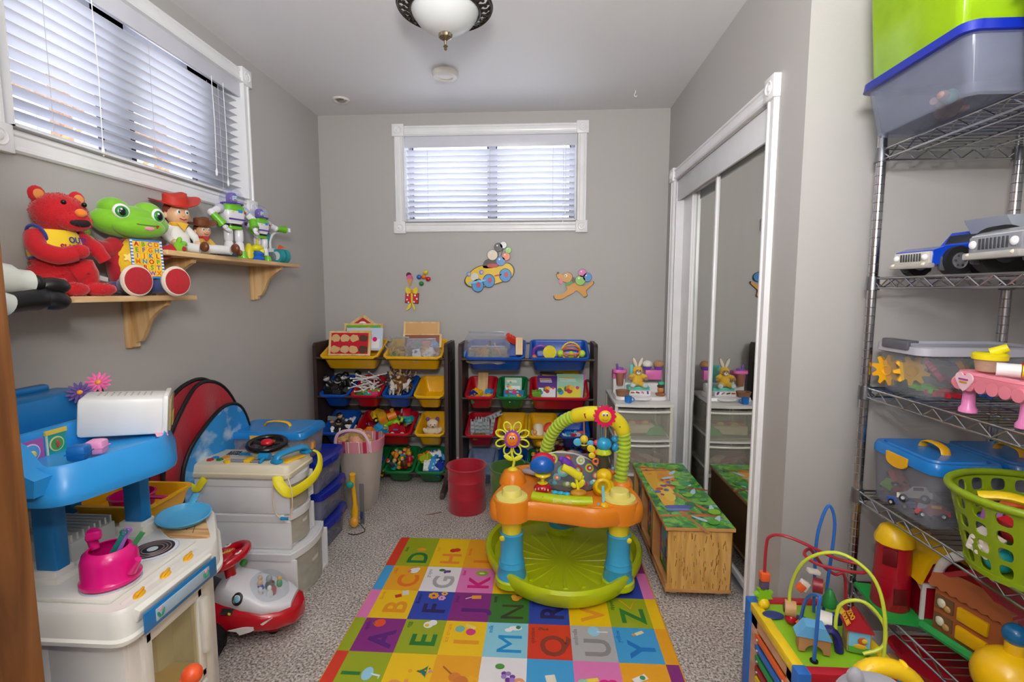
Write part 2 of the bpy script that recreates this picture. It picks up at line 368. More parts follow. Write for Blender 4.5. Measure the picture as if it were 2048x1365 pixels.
def blind(label, M, w, h, tilt, n=12, valance=.072, cords=()):
    t = thing('window_blind', label, 'blind')
    b = B(); b.push(M); b.box((w/2, -.004, h-valance/2), (w, .012, valance), HR, bev=.003); b.box((w/2, .035, h-.02), (w-.01, .05, .035), HR); b.obj('valance', t)
    z0, z1 = .035, h-valance-.004
    for i in range(n):
        z = z0+(z1-z0)*(i+.5)/n; b = B(); b.push(M); b.at((w/2, .032, z), (tilt, 0, 0))
        k = 6; W2 = .024; ring = []
        for j in range(k+1): u = -W2+2*W2*j/k; ring.append((u, .0035*(1-(u/W2)**2)))
        prof = ring+[(u, v-.0022) for u, v in reversed(ring)]
        b.loft([[(-w/2+.008, u, v) for u, v in prof], [(w/2-.008, u, v) for u, v in prof]], SL); b.pop(); b.obj('slat', t)
    b = B(); b.push(M); b.box((w/2, .032, .014), (w-.016, .046, .018), HR, bev=.004); b.obj('bottom_rail', t)
    for x in (.15, w/2, w-.15):
        b = B(); b.push(M)
        for y in (.006, .058): b.cyl((x, y, .02), (x, y, h-.05), .0009, 'lgrey', n=5)
        b.obj('ladder_cord', t)
    for x, L in cords:
        b = B(); b.push(M); b.tube([(x, -.012, h-.06), (x+.003, -.014, h-.06-L*.5), (x, -.012, h-.06-L)], .0016, 'white', 5); b.lathe([(.002, 0), (.005, -.012), (.005, -.028), (.002, -.034)], 'white', 10, (x, -.012, h-.06-L)); b.obj('cord', t)
    return t
blind('white slatted blind in the large left wall window above the shelves', ML, WL[2]-WL[0], WL[3]-WL[1], -.22, 13, cords=((.30, .47), (.89, .40), (.97, .43)))
blind('white slatted blind in the back wall window above the wall cutouts', MBk, WB[2]-WB[0], WB[3]-WB[1], -.50, 12, cords=((1.04, .48), (1.055, .42)))
# outside: a timber fence and a shrub-brown bank beyond the left window
b = B(); fw = WOOD('7a4a26', 'b9814a', (2, 30, 2))
for i in range(11): b.box((-3.1, .2+i*.42, 1.75), (.03, .13, 1.9), fw)
for z in (1.3, 2.0, 2.45): b.box((-3.06, 2.4, z), (.05, 5, .07), fw)
tag(b.obj('yard_fence'), 'brown timber fence outside seen through the left window blind', 'fence')
b = B(); rd = random.Random(3); bw = P('c98f55', .8)
for i in range(60):
    y = rd.uniform(.4, 4.4); z = rd.uniform(1.2, 2.2); a = rd.uniform(-1, 1)
    b.tube([(-2.7, y, z), (-2.7+rd.uniform(-.1, .1), y+.2*math.cos(a), z+.22*math.sin(a)+.1), (-2.7, y+.45*math.cos(a), z+.4*math.sin(a)+.15)], [.014, .010, .004], bw, 6)
b.tube([(-2.75, 2.2, 0), (-2.7, 2.3, 1.2), (-2.72, 2.2, 2.3)], [.05, .04, .02], bw, 8)
tag(b.obj('bare_shrub'), 'leafless tan shrub branches outside the left window', 'shrub')
# closet: box behind, mirrored sliding doors
b = B(); b.box((1.34, 2.5, 1.0), (.02, 1.6, 2.0), WM); b.box((1.07, 3.2, 1), (.5, .02, 2), WM); b.box((1.07, 1.80, 1), (.5, .02, 2), WM); b.box((1.07, 2.5, 1.99), (.5, 1.5, .02), WM)
struct(b.obj('wall_closet_inside'))
m, t, n, o = nt('mirror_glass'); g = n.new('ShaderNodeBsdfGlossy'); g.inputs['Roughness'].default_value = .01; nz = n.new('ShaderNodeTexNoise'); cr = n.new('ShaderNodeValToRGB')
cr.color_ramp.elements[0].color = (.72, .73, .70, 1); cr.color_ramp.elements[1].color = (.76, .77, .75, 1); t.links.new(nz.outputs[0], cr.inputs[0]); t.links.new(cr.outputs[0], g.inputs[0]); t.links.new(g.outputs[0], o.inputs[0]); MIR = m
def slidedoor(name, x, y0, y1):
    r = bpy.data.objects.new(name, None); COL.objects.link(r); r['kind'] = 'structure'
    b = B(); b.box((x+.008, (y0+y1)/2, .93), (.012, y1-y0-.02, 1.78), P('white')); b.obj('door_back', r)
    b = B(); b.box((x-.0005, (y0+y1)/2, .93), (.003, y1-y0-.03, 1.77), MIR); b.obj('mirror', r)
    b = B()
    for y in (y0, y1): b.box((x, y, .93), (.022, .022, 1.80), TR, bev=.004)
    for z in (.035, 1.825): b.box((x, (y0+y1)/2, z), (.022, y1-y0, .03), TR, bev=.004)
    b.obj('door_frame', r)
slidedoor('door_1', .848, CY0+.012, 2.50)
slidedoor('door_2', .880, 2.42, CY1-.16)
b = B(); b.box((.865, (CY0+CY1)/2, 1.872), (.075, CY1-CY0, .075), TR); b.box((.822, (CY0+CY1)/2, 1.85), (.012, CY1-CY0, .12), P('dcdde0', .4), bev=.002); struct(b.obj('trim_4'))
b = B(); b.box((.862, (CY0+CY1)/2, .006), (.07, CY1-CY0, .012), P('silver', .3, 1)); b.box((.862, (CY0+CY1)/2, .014), (.004, CY1-CY0, .012), P('silver', .3, 1)); struct(b.obj('trim_5'))
b = B(); b.box((.862, CY1-.085, .93), (.012, .17, 1.86), TR); b.box((.86, CY1+.0, .95), (.1, .012, 1.9), TR); b.box((.86, CY0-.006, .95), (.1, .012, 1.9), TR); struct(b.obj('trim_6'))
# room door standing open at the left
OAK = WOOD('6b3e1e', '9a6434', (14, 14, 1.1), .5)
r = bpy.data.objects.new('door_3', None); COL.objects.link(r); r['kind'] = 'structure'; r.location = (-.934, .80, 0); r.rotation_euler = (0, 0, -PI/2-.05)
b = B(); b.box((.38, .0, 1.015), (.76, .035, 2.0), OAK, bev=.002); b.obj('door_leaf', r)
b = B(); b.at((.125, .03, .745), (PI/2, 0, 0)); b.lathe([(.026, .012), (.026, .008), (.010, .002), (.010, -.02), (.024, -.03), (.027, -.042), (.02, -.052), (0, -.054)], P('b79a5c', .3, .9), 24); b.pop(); b.obj('door_handle', r)
# ceiling fittings
BR = P('3c332d', .45, .7); 
t = thing('ceiling_lamp', 'frosted glass bowl ceiling lamp in a dark pierced metal ring', 'lamp', (-.366, 1.944, H-.04))
b = B(); m, tt, n, o = nt('frosted_glass'); p_ = n.new('ShaderNodeBsdfPrincipled'); p_.inputs['Base Color'].default_value = (.62, .64, .64, 1); p_.inputs['Roughness'].default_value = .35
nz = n.new('ShaderNodeTexNoise'); nz.inputs['Scale'].default_value = 40; bp = n.new('ShaderNodeBump'); bp.inputs['Strength'].default_value = .1; tt.links.new(nz.outputs[0], bp.inputs['Height']); tt.links.new(bp.outputs[0], p_.inputs['Normal']); tt.links.new(p_.outputs[0], o.inputs[0])
b.lathe([(.115, -.035), (.128, -.06), (.122, -.085), (.10, -.115), (.068, -.138), (.03, -.15), (0, -.152)], m, 40); b.obj('glass_bowl', t)
b = B(); b.lathe([(.172, -.052), (.178, -.056), (.176, -.064), (.168, -.060)], BR, 48, cap0=False, cap1=False); b.torus((0, 0, -.057), .174, .006, BR, n=48); b.torus((0, 0, -.072), .131, .005, BR, n=48)
for i in range(28):
    a = 2*PI*i/28; a2 = a+.16
    b.tube(smooth([(.174*math.cos(a), .174*math.sin(a), -.057), (.155*math.cos(a+.12), .155*math.sin(a+.12), -.064), (.131*math.cos(a), .131*math.sin(a), -.071)], 3), .0045, BR, 5)
    b.tube([(.174*math.cos(a2), .174*math.sin(a2), -.057), (.150*math.cos(a2-.09), .150*math.sin(a2-.09), -.066), (.131*math.cos(a2), .131*math.sin(a2), -.071)], .0035, BR, 5)
    b.ell((.153*math.cos(a2), .153*math.sin(a2), -.065), (.008, .008, .004), BR, n=6, m=4)
b.obj('pierced_ring', t)
b = B(); b.lathe([(.02, -.150), (.026, -.156), (.024, -.166), (.012, -.174), (.006, -.178), (.004, -.192), (.009, -.197), (.004, -.203), (.006, -.207), (0, -.214)], P('9c8f7a', .25, .95), 48, rib=.05, ribn=12); b.obj('finial', t)
b = B(); b.lathe([(.07, .04), (.075, .03), (.03, .02), (.03, -.02), (.11, -.03), (.12, -.05)], BR, 32); b.obj('base_plate', t)
b = B(); b.lathe([(.068, 0), (.07, -.01), (.062, -.026), (.04, -.03), (.038, -.024), (.03, -.024), (0, -.024)], P('e8e4dc', .4), 40); tag(b.obj('smoke_detector', loc=(-.515, 2.72, H)), 'round white smoke detector on the ceiling behind the lamp', 'smoke detector')
t = thing('recessed_spotlight', 'small recessed ceiling spotlight with white ring near the left corner', 'spotlight', (-1.215, 3.05, H))
b = B(); b.lathe([(.05, 0), (.052, -.004), (.044, -.01), (.034, -.006), (.032, 0)], P('e8e6e0', .4), 36); b.obj('trim_ring', t)
b = B(); b.lathe([(.032, -.002), (.026, -.010), (.010, -.016), (0, -.017)], P('b0aca8', .15, .9), 30); b.obj('bulb', t)
b = B(); b.tube(smooth([(0, 0, 0), (0, 0, -.012), (-.006, 0, -.022), (-.004, 0, -.032), (.006, 0, -.034), (.009, 0, -.026)], 3), .0022, 'white', 6); tag(b.obj('ceiling_hook', loc=(.535, 3.02, H)), 'small white hook screwed into the ceiling above the back window', 'hook')
# ---------------- small toys (mesh library shared by the copies) ----------------
TM = {}
def parts_of(kind, *a):
    k = (kind,)+a
    if k not in TM:
        L = []
        def part(name, b, sub=None): L.append((name, b))
        TOY[kind](part, *a)
        out = []
        for name, b in L:
            o = b.obj(name); me = o.data; bpy.data.objects.remove(o); out.append((name, me))
        TM[k] = out
    return TM[k]
def spawn(name, spec, label, cat, loc, r=(0, 0, 0), group=None, s=1, single=False):
    ps = parts_of(*spec)
    if len(ps) == 1:
        o = bpy.data.objects.new(name, ps[0][1]); COL.objects.link(o); o.location = loc; o.rotation_euler = r; o.scale = (s, s, s); return tag(o, label, cat, group)
    t = thing(name, label, cat, loc, group=group, r=r); t.scale = (s, s, s)
    for pn, me in ps:
        o = bpy.data.objects.new(pn, me); COL.objects.link(o); o.parent = t
    return t
def t_brick(part, c='red', nx=2, ny=2, h=.02):
    b = B(); s = .016; b.box((0, 0, h/2), (nx*s, ny*s, h), c, bev=.0012, seg=1)
    for i in range(nx):
        for j in range(ny): b.cyl(((i-(nx-1)/2)*s, (j-(ny-1)/2)*s, h), ((i-(nx-1)/2)*s, (j-(ny-1)/2)*s, h+.004), .005, c, n=8)
    part('brick', b)
def t_ball(part, c='red', r=.025):
    b = B(); b.ell((0, 0, 0), r, c, n=20, m=12); part('ball', b)
def t_car(part, c='red', c2='yellow', wc='black', L=.08, hub='lgrey'):
    W2, Hh = L*.5, L*.2; b = B()
    b.prism([(-L/2, .2*Hh), (L/2, .2*Hh), (L/2, Hh), (L*.2, Hh*1.25), (L*.05, Hh*2.1), (-L*.3, Hh*2.1), (-L*.42, Hh*1.2), (-L/2, Hh*1.1)], W2, c, (0, W2/2, L*.1), (PI/2, 0, 0)); part('body', b)
    b = B(); b.box((-L*.12, 0, L*.1+Hh*1.65), (L*.3, W2*1.02, Hh*.55), c2, bev=.001); b.box((L*.47, 0, L*.1+Hh*.55), (L*.08, W2*.8, Hh*.4), 'lgrey', bev=.001); part('windows', b)
    for x in (-L*.3, L*.3):
        for y in (-1, 1):
            b = B(); b.cyl((x, y*W2*.38, L*.12), (x, y*W2*.56, L*.12), L*.13, wc, n=14); b.cyl((x, y*W2*.55, L*.12), (x, y*W2*.585, L*.12), L*.06, hub, n=10); part('wheel', b)
def t_figure(part, c='blue', c2='skin', c3='brown'):
    b = B(); b.lathe([(.012, 0), (.016, .006), (.014, .03), (.009, .04), (.005, .043)], c, 14, sy=.75)
    for x in (-1, 1): b.tube([(x*.010, 0, .036), (x*.019, -.004, .024), (x*.017, -.012, .016)], [.005, .0045, .004], c, 7)
    part('body', b); b = B(); b.ell((0, 0, .053), .0125, c2, n=14, m=9); b.ell((0, .002, .058), (.0135, .0135, .010), c3, n=12, m=7); part('head', b)
def t_stick(part, c='white', L=.11):
    b = B(); b.cyl((-L/2, 0, 0), (L/2, 0, 0), .0026, c, n=6); b.ell((-L/2, 0, 0), .005, c, n=8, m=5); b.ell((L/2, 0, 0), .005, c, n=8, m=5); part('stick', b)
def t_ring(part, c='yellow', R=.03, r=.006):
    b = B(); b.torus((0, 0, 0), R, r, c, n=22, k=7); part('ring', b)
def t_animal(part, c='brown', c2='tan', horns=1):
    b = B(); b.ell((0, 0, .028), (.032, .014, .015), c, n=14, m=9)
    for x in (-.02, .02):
        for y in (-.008, .008): b.tube([(x, y, .022), (x+.002, y, .010), (x, y, 0)], [.006, .0045, .004], c, 6)
    b.tube([(.024, 0, .032), (.036, 0, .046), (.044, 0, .050)], [.010, .008, .008], c, 8); b.ell((.050, 0, .048), (.013, .008, .007), c2, n=10, m=7)
    b.tube([(-.030, 0, .034), (-.042, 0, .026), (-.044, 0, .014)], [.003, .002, .003], c2, 5); part('body', b)
    b = B()
    for y in (-1, 1):
        b.tube(smooth([(.042, y*.005, .055), (.038, y*.016, .066), (.044, y*.020, .080), (.052, y*.014, .088)], 3), .0022 if horns else .0035, c2, 5)
        if horns: b.tube([(.040, y*.018, .072), (.030, y*.020, .082)], .0018, c2, 5)
    part('antlers' if horns else 'ears', b)
def t_wallpiece(part, c='9aa3a8'):
    b = B(); b.box((0, 0, .045), (.022, .016, .09), c, bev=.001, seg=1)
    for z in (.01, .03, .05, .07): b.box((.0, -.009, z), (.016, .004, .008), '7b8488')
    for x in (-.008, .008): b.box((x, 0, .095), (.006, .016, .012), c)
    part('tower_piece', b)
def t_comb(part, c='black'):
    b = B()
    for i in range(5): b.tube(smooth([(i*.006-.012, 0, 0), (i*.006-.014, .003, .02), (i*.006-.008, .006, .035), (i*.006-.012, .008, .045)], 2), .0028, c, 5)
    b.box((0, 0, .0), (.034, .006, .008), c, bev=.001); part('comb', b)
def t_book(part, c='purple', c2='white', w=.12, h=.15, t=.006):
    b = B(); b.box((0, 0, h/2), (w, t, h), c, bev=.001, seg=1); b.box((.002, 0, h/2), (w-.002, t*.7, h-.004), 'offwhite')
    part('cover', b); b = B(); rd = random.Random(hash(str(c)+str(c2)) % 99 if 0 else len(str(c))*7+len(str(c2)))
    b.box((0, -t/2-.0004, h*.30), (w*.86, .0008, h*.40), c2)
    for i in range(9): b.disc((rd.uniform(-.38, .38)*w, -t/2-.0016-.0001*i, rd.uniform(.15, .75)*h), rd.uniform(.05, .11)*w, ['red', 'green', 'yellow', 'sky', 'orange', 'magenta'][i % 6], (PI/2, 0, 0), n=10, h=.0006)
    for i in range(3): b.box((w*(-.1+.02*i), -t/2-.0008, h*(.86-.06*i)), (w*.6, .001, h*.03), 'white' if i else 'yellow')
    part('cover_picture', b)
def t_plank(part, c='wood', w=.05, L=.13, t=.008):
    b = B(); b.box((0, 0, L/2), (w, t, L), WOOD('c9a06a', 'e0bf8c', (20, 20, 3)), bev=.001, seg=1); part('board', b)
def t_puzzle(part, w=.17, h=.12, c='red', n=8, seed=1):
    b = B(); b.box((0, 0, h/2), (w, .007, h), WOOD('d2a56c', 'e8c894', (20, 20, 6)), bev=.001, seg=1); part('board', b)
    b = B(); b.box((0, -.004, h/2), (w*.88, .0012, h*.84), c); rd = random.Random(seed)
    for i in range(n):
        x = (-.33+.66*(i % 4)/3)*w; z = (.24 if i < 4 else .66)*h*1.05; q = []
        for k in range(14):
            a = 2*PI*k/14; rr_ = rd.uniform(.09, .125)*w; q.append((rr_*math.cos(a), rr_*.8*math.sin(a)))
        b.prism(q, .004, ['wood', 'tan', 'd9b078', 'brown'][i % 4] if c == 'red' else ['7a3fa8', 'green', 'orange', 'sky'][i % 4], (x, -.0045, z+.002*i/8), (PI/2, 0, 0))
    part('picture_pieces', b)
def t_train(part, c='yellow', c2='red', c3='green'):
    b = B(); b.box((0, 0, .022), (.075, .04, .014), c3, bev=.003); b.box((-.02, 0, .05), (.034, .04, .044), c, bev=.005); part('body', b)
    b = B(); b.box((-.02, 0, .056), (.022, .043, .022), c2, bev=.003); part('window', b)
    b = B(); b.cyl((.0, 0, .042), (.036, 0, .042), .016, c2, n=14); b.cyl((.026, 0, .054), (.026, 0, .072), .006, c, n=10, r1=.009); part('boiler', b)
    for x in (-.024, .024):
        for y in (-1, 1):
            b = B(); b.cyl((x, y*.017, .014), (x, y*.027, .014), .014, 'c5e34a', n=14); b.cyl((x, y*.026, .014), (x, y*.029, .014), .006, 'black', n=8); part('wheel', b)
def t_plush(part, c='cream', c2='purple'):
    b = B(); b.ell((0, 0, .028), (.030, .024, .028), CL(c), n=14, m=9, noise=.03); b.ell((0, -.008, .066), (.024, .020, .020), CL(c), n=14, m=9, noise=.03)
    for x in (-1, 1): b.ell((x*.020, 0, .084), .009, CL(c2), n=10, m=6); b.ell((x*.030, -.012, .036), (.010, .010, .016), CL(c), (0, x*.5, 0), n=10, m=6); b.ell((x*.018, -.026, .010), (.012, .014, .010), CL(c), n=10, m=6)
    part('plush_body', b); b = B()
    for x in (-.008, .008): b.ell((x, -.0265, .070), .0025, 'black', n=6, m=4)
    b.ell((0, -.028, .062), (.004, .003, .003), 'brown', n=6, m=4); part('face', b)
def t_bead(part, c='green', c2='orange'):
    b = B()
    for k in range(3):
        a = k*PI/3; b.tube([( .035*math.cos(q), .035*math.sin(q)*math.cos(a), .035+.035*math.sin(q)*math.sin(a)) for q in [2*PI*i/20 for i in range(20)]], .003, [c2, 'yellow', 'orange'][k], 6, closed=True)
    part('wire_loops', b)
    for x, cc in ((-.04, 'c5e34a'), (.04, 'c5e34a'), (0, c)):
        b = B(); b.ell((x, -.01, .03 if x else .025), .014, cc, n=12, m=8); part('bead', b)
def t_rattle(part, c='yellow', c2='purple'):
    b = B(); b.disc((.012, -.006, .035), .024, c, (PI/2, 0, 0), h=.012); part('face_disc', b)
    b = B(); b.torus((-.02, 0, .03), .026, .007, c2, (PI/2, 0, 0)); part('ring', b)
    b = B(); b.tube([(-.04, -.01, .0), (0, -.015, .006), (.03, -.015, .0)], [.008, .006, .008], c, 7); part('handle', b)
    b = B(); b.ell((-.045, -.01, .012), .013, 'orange', n=12, m=8); part('bead', b)
TOY = dict(brick=t_brick, ball=t_ball, car=t_car, figure=t_figure, stick=t_stick, ring=t_ring, animal=t_animal, tower=t_wallpiece, comb=t_comb, book=t_book,
  plank=t_plank, puzzle=t_puzzle, train=t_train, plush=t_plush, bead=t_bead, rattle=t_rattle)
# crumpled clear bag
def bag(name, label, loc, w, d, h, seed, c='dfe2ea', a=.3, rz=0, fill=()):
    rd = random.Random(seed); b = B(); rings = []
    for i in range(9):
        z = h*i/8; k = 1-.25*(i/8)**2; th = d*(1 if i < 5 else max(.06, 1-(i-4)/4.2)); ring = []
        for j in range(22):
            q = 2*PI*j/22; n_ = rd.uniform(.86, 1.12); ring.append((w/2*k*n_*math.cos(q), th/2*n_*math.sin(q), z+rd.uniform(-.006, .006)))
        rings.append(ring)
    b.loft(rings, CLEAR(c, a, .05)); t = thing(name, label, 'bag', loc, rz); b.obj('bag_film', t, flat=True)
    b = B(); b.box((0, 0, h+.004), (w*.76, .006, .010), CLEAR('b8bcc8', .6), bev=.002); b.obj('zip_strip', t)
    return t
# ---------------- bin organizers ----------------
DB = WOOD('2a1c1a', '43302c', (20, 20, 2), .45)
def organizer(label, x0, x1, y, rails):
    w = x1-x0; t = thing('bin_organizer', label, 'storage rack', ((x0+x1)/2, y, 0), group='dark brown bin organizers along the back wall')
    prof = [(-.17, 0), (.295, 0), (.295, .04), (.275, .12), (.27, .90), (.25, .922), (.03, .922), (.012, .905), (.0, .12), (-.05, .06), (-.16, .035), (-.17, .02)]
    for s_ in (-1, 1):
        b = B(); b.prism(prof, .024, DB, (s_*(w/2-.012)-.012, 0, 0), (PI/2, 0, PI/2)); 
        b.box((s_*(w/2+.0005), .14, .865), (.004, .09, .028), 'black', bev=.001); b.box((s_*(w/2+.0005), .14, .45), (.003, .14, .70), P('1c1312', .6)); b.obj('side_panel', t)
    for z in rails:
        b = B(); b.cyl((-w/2+.02, .004, z), (w/2-.02, .004, z), .0085, DB, n=12); b.obj('front_rail', t)
        for yy, zz in ((.256, z+.078), (.252, z-.03)):
            b = B(); b.cyl((-w/2+.02, yy, zz), (w/2-.02, yy, zz), .006, P('5b534f', .35, .5), n=10); b.obj('rear_rail', t)
    b = B(); b.box((0, .272, .45), (w-.05, .006, .03), DB); b.obj('back_brace', t)
    return t
ROWS = [.828, .582, .337, .092]
organizer('dark brown bin organizer in the left corner with two long yellow top bins', -1.437, -.578, 3.0, ROWS)
organizer('dark brown bin organizer with two long blue top bins right of the back wall centre', -.512, .345, 3.0, ROWS)
BINC = dict(yellow=P('f2b90a', .32), blue=P('0d52b5', .32), red=P('bf0a22', .32), green=P('0f7a3c', .32), clear=CLEAR('9fb4d8', .55, .2))
TILT = .34
def tray(color, xc, row, wide, label):
    w = .372 if wide else .192; d = .275; h = .105; m = BINC[color]; b = B()
    b.rr([(w-.075, .185, .02, -h), (w-.065, .195, .022, -h+.005), (w-.03, d-.035, .026, -.012), (w-.028, d-.032, .026, -.010), (w, d, .034, -.012), (w, d, .034, 0), (w-.012, d-.012, .03, .003), (w-.030, d-.030, .026, 0), (w-.036, d-.04, .024, -.01), (w-.07, .190, .02, -h+.008), (w-.08, .18, .018, -h+.004)], m)
    o = b.obj('storage_bin', loc=(xc, 3.12, ROWS[row]+.055), r=(TILT, 0, 0)); tag(o, label, 'bin'); return o
def inbin(xc, row, u, v, z=-.09):
    """point u across, v up the slope, z above rim plane, inside a tilted bin"""
    c, s = math.cos(TILT), math.sin(TILT); return (xc+u, 3.12+v*c-z*s, ROWS[row]+.055+v*s+z*c)
L_ = 'of the left organizer'; R_ = 'of the right organizer'
def fill(xc, row, wide, items, n, seed, zj=.03, us=None, z0=-.075, vr=(-.085, .06)):
    n = int(n*1.3)
    """items: (name, spec, label, cat, group, scale)"""
    rd = random.Random(seed); w = (.29 if wide else .11)
    for i in range(n):
        name, spec, label, cat, group, sc = items[i % len(items)]
        u = (-.5+(i+.5)/n)*w if n > 3 and wide else rd.uniform(-.5, .5)*w; v = rd.uniform(*vr)
        spawn(name, spec, label, cat, inbin(xc, row, u, v, z0+zj*rd.random()+.012*(i // 4)), (TILT+rd.uniform(-.5, .5), rd.uniform(-.5, .5), rd.uniform(0, 6.28)), group, sc*1.35)
# left organizer
tray('yellow', -1.205, 0, 1, 'long yellow bin holding wooden puzzles at top left '+L_); tray('yellow', -.80, 0, 1, 'long yellow bin holding bagged toys at top right '+L_)
c4 = [-1.310, -1.107, -.905, -.703]
tray('blue', c4[0], 1, 0, 'small blue bin of black and white figures in the second row '+L_)
tray('red', c4[1], 1, 0, 'small red bin of white construction sticks in the second row '+L_)
tray('blue', c4[2], 1, 0, 'small blue bin holding antlered animals in the second row '+L_)
tray('yellow', c4[3], 1, 0, 'almost empty small yellow bin in the second row '+L_)
tray('blue', c4[0], 2, 0, 'small blue bin of black toys in the third row '+L_)
tray('red', (c4[1]+c4[2])/2, 2, 1, 'long red bin heaped with toy vehicles '+L_)
tray('yellow', c4[3], 2, 0, 'small yellow bin with a pale plush toy '+L_)
tray('green', c4[0], 3, 0, 'small green bin behind the laundry hamper in the bottom row '+L_)
tray('green', c4[1]+.0, 3, 0, 'small green bin partly hidden by the fabric hamper '+L_)
tray('green', c4[2], 3, 0, 'small green bin of tangled figurines in the bottom row '+L_)
tray('green', c4[3], 3, 0, 'small green bin of blue toy pieces at bottom right '+L_)
# right organizer
tray('blue', -.285, 0, 1, 'long blue bin with clear bags at top left '+R_); tray('blue', .112, 0, 1, 'long blue bin with two baby rattles at top right '+R_)
d4 = [-.380, -.182, .014, .212]
tray('red', d4[0], 1, 0, 'small red bin with a wooden board in the second row '+R_)
tray('green', d4[1], 1, 0, 'small green bin with a blue leaflet in the second row '+R_)
tray('red', (d4[2]+d4[3])/2, 1, 1, 'long red bin of activity books '+R_)
tray('red', d4[0], 2, 0, 'small red bin of grey castle pieces '+R_)
tray('yellow', d4[1], 2, 0, 'small yellow bin of black pieces in the third row '+R_)
tray('yellow', d4[2], 2, 0, 'small yellow bin with an orange ball in the third row '+R_)
tray('blue', d4[3], 2, 0, 'small blue bin behind the green toy arch in the third row '+R_)
tray('clear', d4[0], 3, 0, 'empty smoky clear bin at bottom left '+R_)
tray('blue', d4[1], 3, 0, 'small blue bin behind the flower spinner in the bottom row '+R_)
tray('green', d4[2], 3, 0, 'small green bin of tiny figures in the bottom row '+R_)
tray('red', d4[3], 3, 0, 'small red bin of blue and red pieces at bottom right '+R_)
# contents, left organizer
def sp(n, s, l, c, p, r=(0, 0, 0), g=None, sc=1): return spawn(n, s, l, c, p, r, g, sc*SPK)
SPK = 1.28
TL = -.22
# barn shaped puzzle
t = thing('puzzle_board', 'barn-shaped red and white wooden puzzle standing at the back of the yellow bin', 'puzzle', (-1.19, 3.215, .930), r=(TL, 0, 0)); t.scale = (1.15, 1, 1.10)
b = B(); wd = WOOD('d2a56c', 'e8c894', (20, 20, 6)); b.prism([(-.11, 0), (.11, 0), (.11, .07), (.01, .145), (-.01, .145), (-.11, .07)], .007, wd, (0, 0, 0), (PI/2, 0, 0)); b.obj('board', t)
b = B(); b.prism([(-.085, .0), (.085, 0), (.085, .07), (0, .130), (-.085, .07)], .0015, 'c0202a', (0, -.007, 0), (PI/2, 0, 0)); b.ell((0, -.009, .085), (.026, .003, .022), 'white', n=14); b.ell((-.035, -.009, .075), (.012, .002, .012), 'brown', n=10); b.ell((.036, -.009, .072), (.014, .002, .014), 'tan', n=10)
for x in (-.009, .009): b.ell((x, -.012, .09), .004, 'black', n=8, m=5)
b.obj('picture_pieces', t)
sp('puzzle_board', ('puzzle', .205, .125, 'grass', 8, 4), 'green and blue picture board behind the red animal puzzle', 'puzzle', (-1.165, 3.15, .88), (TL, 0, 0))
sp('book', ('book', 'c9d7ea', 'white', .19, .115, .012), 'pale blue board book leaning behind the red animal puzzle', 'book', (-1.145, 3.115, .865), (TL, 0, -.05))
sp('puzzle_board', ('puzzle', .215, .125, 'red', 8, 2), 'wooden puzzle with tan animal pieces on red in the left yellow bin', 'puzzle', (-1.225, 3.07, .835), (TL, 0, 0))
sp('puzzle_board', ('puzzle', .19, .12, 'd9a86a', 3, 9), 'plain wooden peg puzzle with three coloured pictures at the back right', 'puzzle', (-.79, 3.20, .895), (TL, 0, 0))
sp('puzzle_board', ('puzzle', .20, .07, '8b4a2a', 4, 5), 'brown edged puzzle tray behind the silver bag', 'puzzle', (-.775, 3.165, .88), (TL, 0, .03))
bag('plastic_bag', 'clear bag of green and brown play pieces at the left of the right-hand yellow bin', (-.90, 3.09, .80), .16, .12, .15, 3, 'd8d2bc', .22)
bag('plastic_bag', 'shiny clear bag crumpled over the right side of the right-hand yellow bin', (-.755, 3.085, .80), .23, .12, .14, 5, 'dedee8', .28, rz=.1)
for i, (u, c_) in enumerate([(-.14, 'green'), (-.11, '8a6a3a'), (-.07, 'green'), (-.09, 'wood'), (0, 'white'), (.03, 'yellow'), (.06, 'purple'), (.09, 'white'), (-.02, '6a4a8a')]):
    sp('toy_brick', ('brick', c_, 3, 2, .02), 'small building brick inside the clear bags on the left organizer', 'building brick', inbin(-.80, 0, u, -.03+.02*(i % 3), -.06+.02*(i % 2)), (i*.7, i, i*1.3), 'bricks in the bags on the left organizer', 1.3)
for i, (dx, r_) in enumerate([(0, (0, -1.25, .2)), (.012, (0.3, -.9, 1.2)), (-.01, (.2, -.6, 2.4)), (.02, (0, -.3, .6))]):
    sp('craft_stick', ('stick', 'wood', .10), 'thin wooden stick poking out between the two yellow bins', 'stick', (-.965+dx, 3.10, .865+.02*(i == 0)), r_, 'wooden sticks between the yellow bins', 1.0)
A = 'in the blue bin second row left organizer'
fill(c4[0], 1, 0, [('action_figure', ('figure', 'black', 'lgrey', 'black'), 'black and grey toy figure lying in the far left blue bin', 'toy figure', 'black figures in the far left blue bin', 1.3), ('toy_brick', ('brick', 'black', 4, 2, .02), 'black building piece in the far left blue bin', 'building brick', 'black pieces in the far left blue bin', 1.2)], 12, 11)
sp('toy_ladder', ('wallx',) if 0 else ('comb', 'white'), 'white ribbed toy piece at the front of the far left blue bin', 'toy', inbin(c4[0], 1, -.04, -.08, -.03), (-1.0, .4, .4), None, 1.3)
fill(c4[1], 1, 0, [('construction_stick', ('stick', 'white', .11), 'white construction stick piled in the red second row bin', 'construction stick', 'white sticks in the red second row bin', 1)], 22, 12, .05, z0=-.05)
for i, c_ in enumerate(['green', 'yellow', 'teal', 'orange', 'magenta', 'grass']):
    sp('toy_brick', ('brick', c_, 3, 2, .02), '%s block under the white construction sticks' % {'grass': 'light green'}.get(c_, c_), 'building brick', inbin(c4[1], 1, -.04+.016*i, -.06+.03*(i % 2), -.055), (TILT, 0, i*.8), None, 1.25)
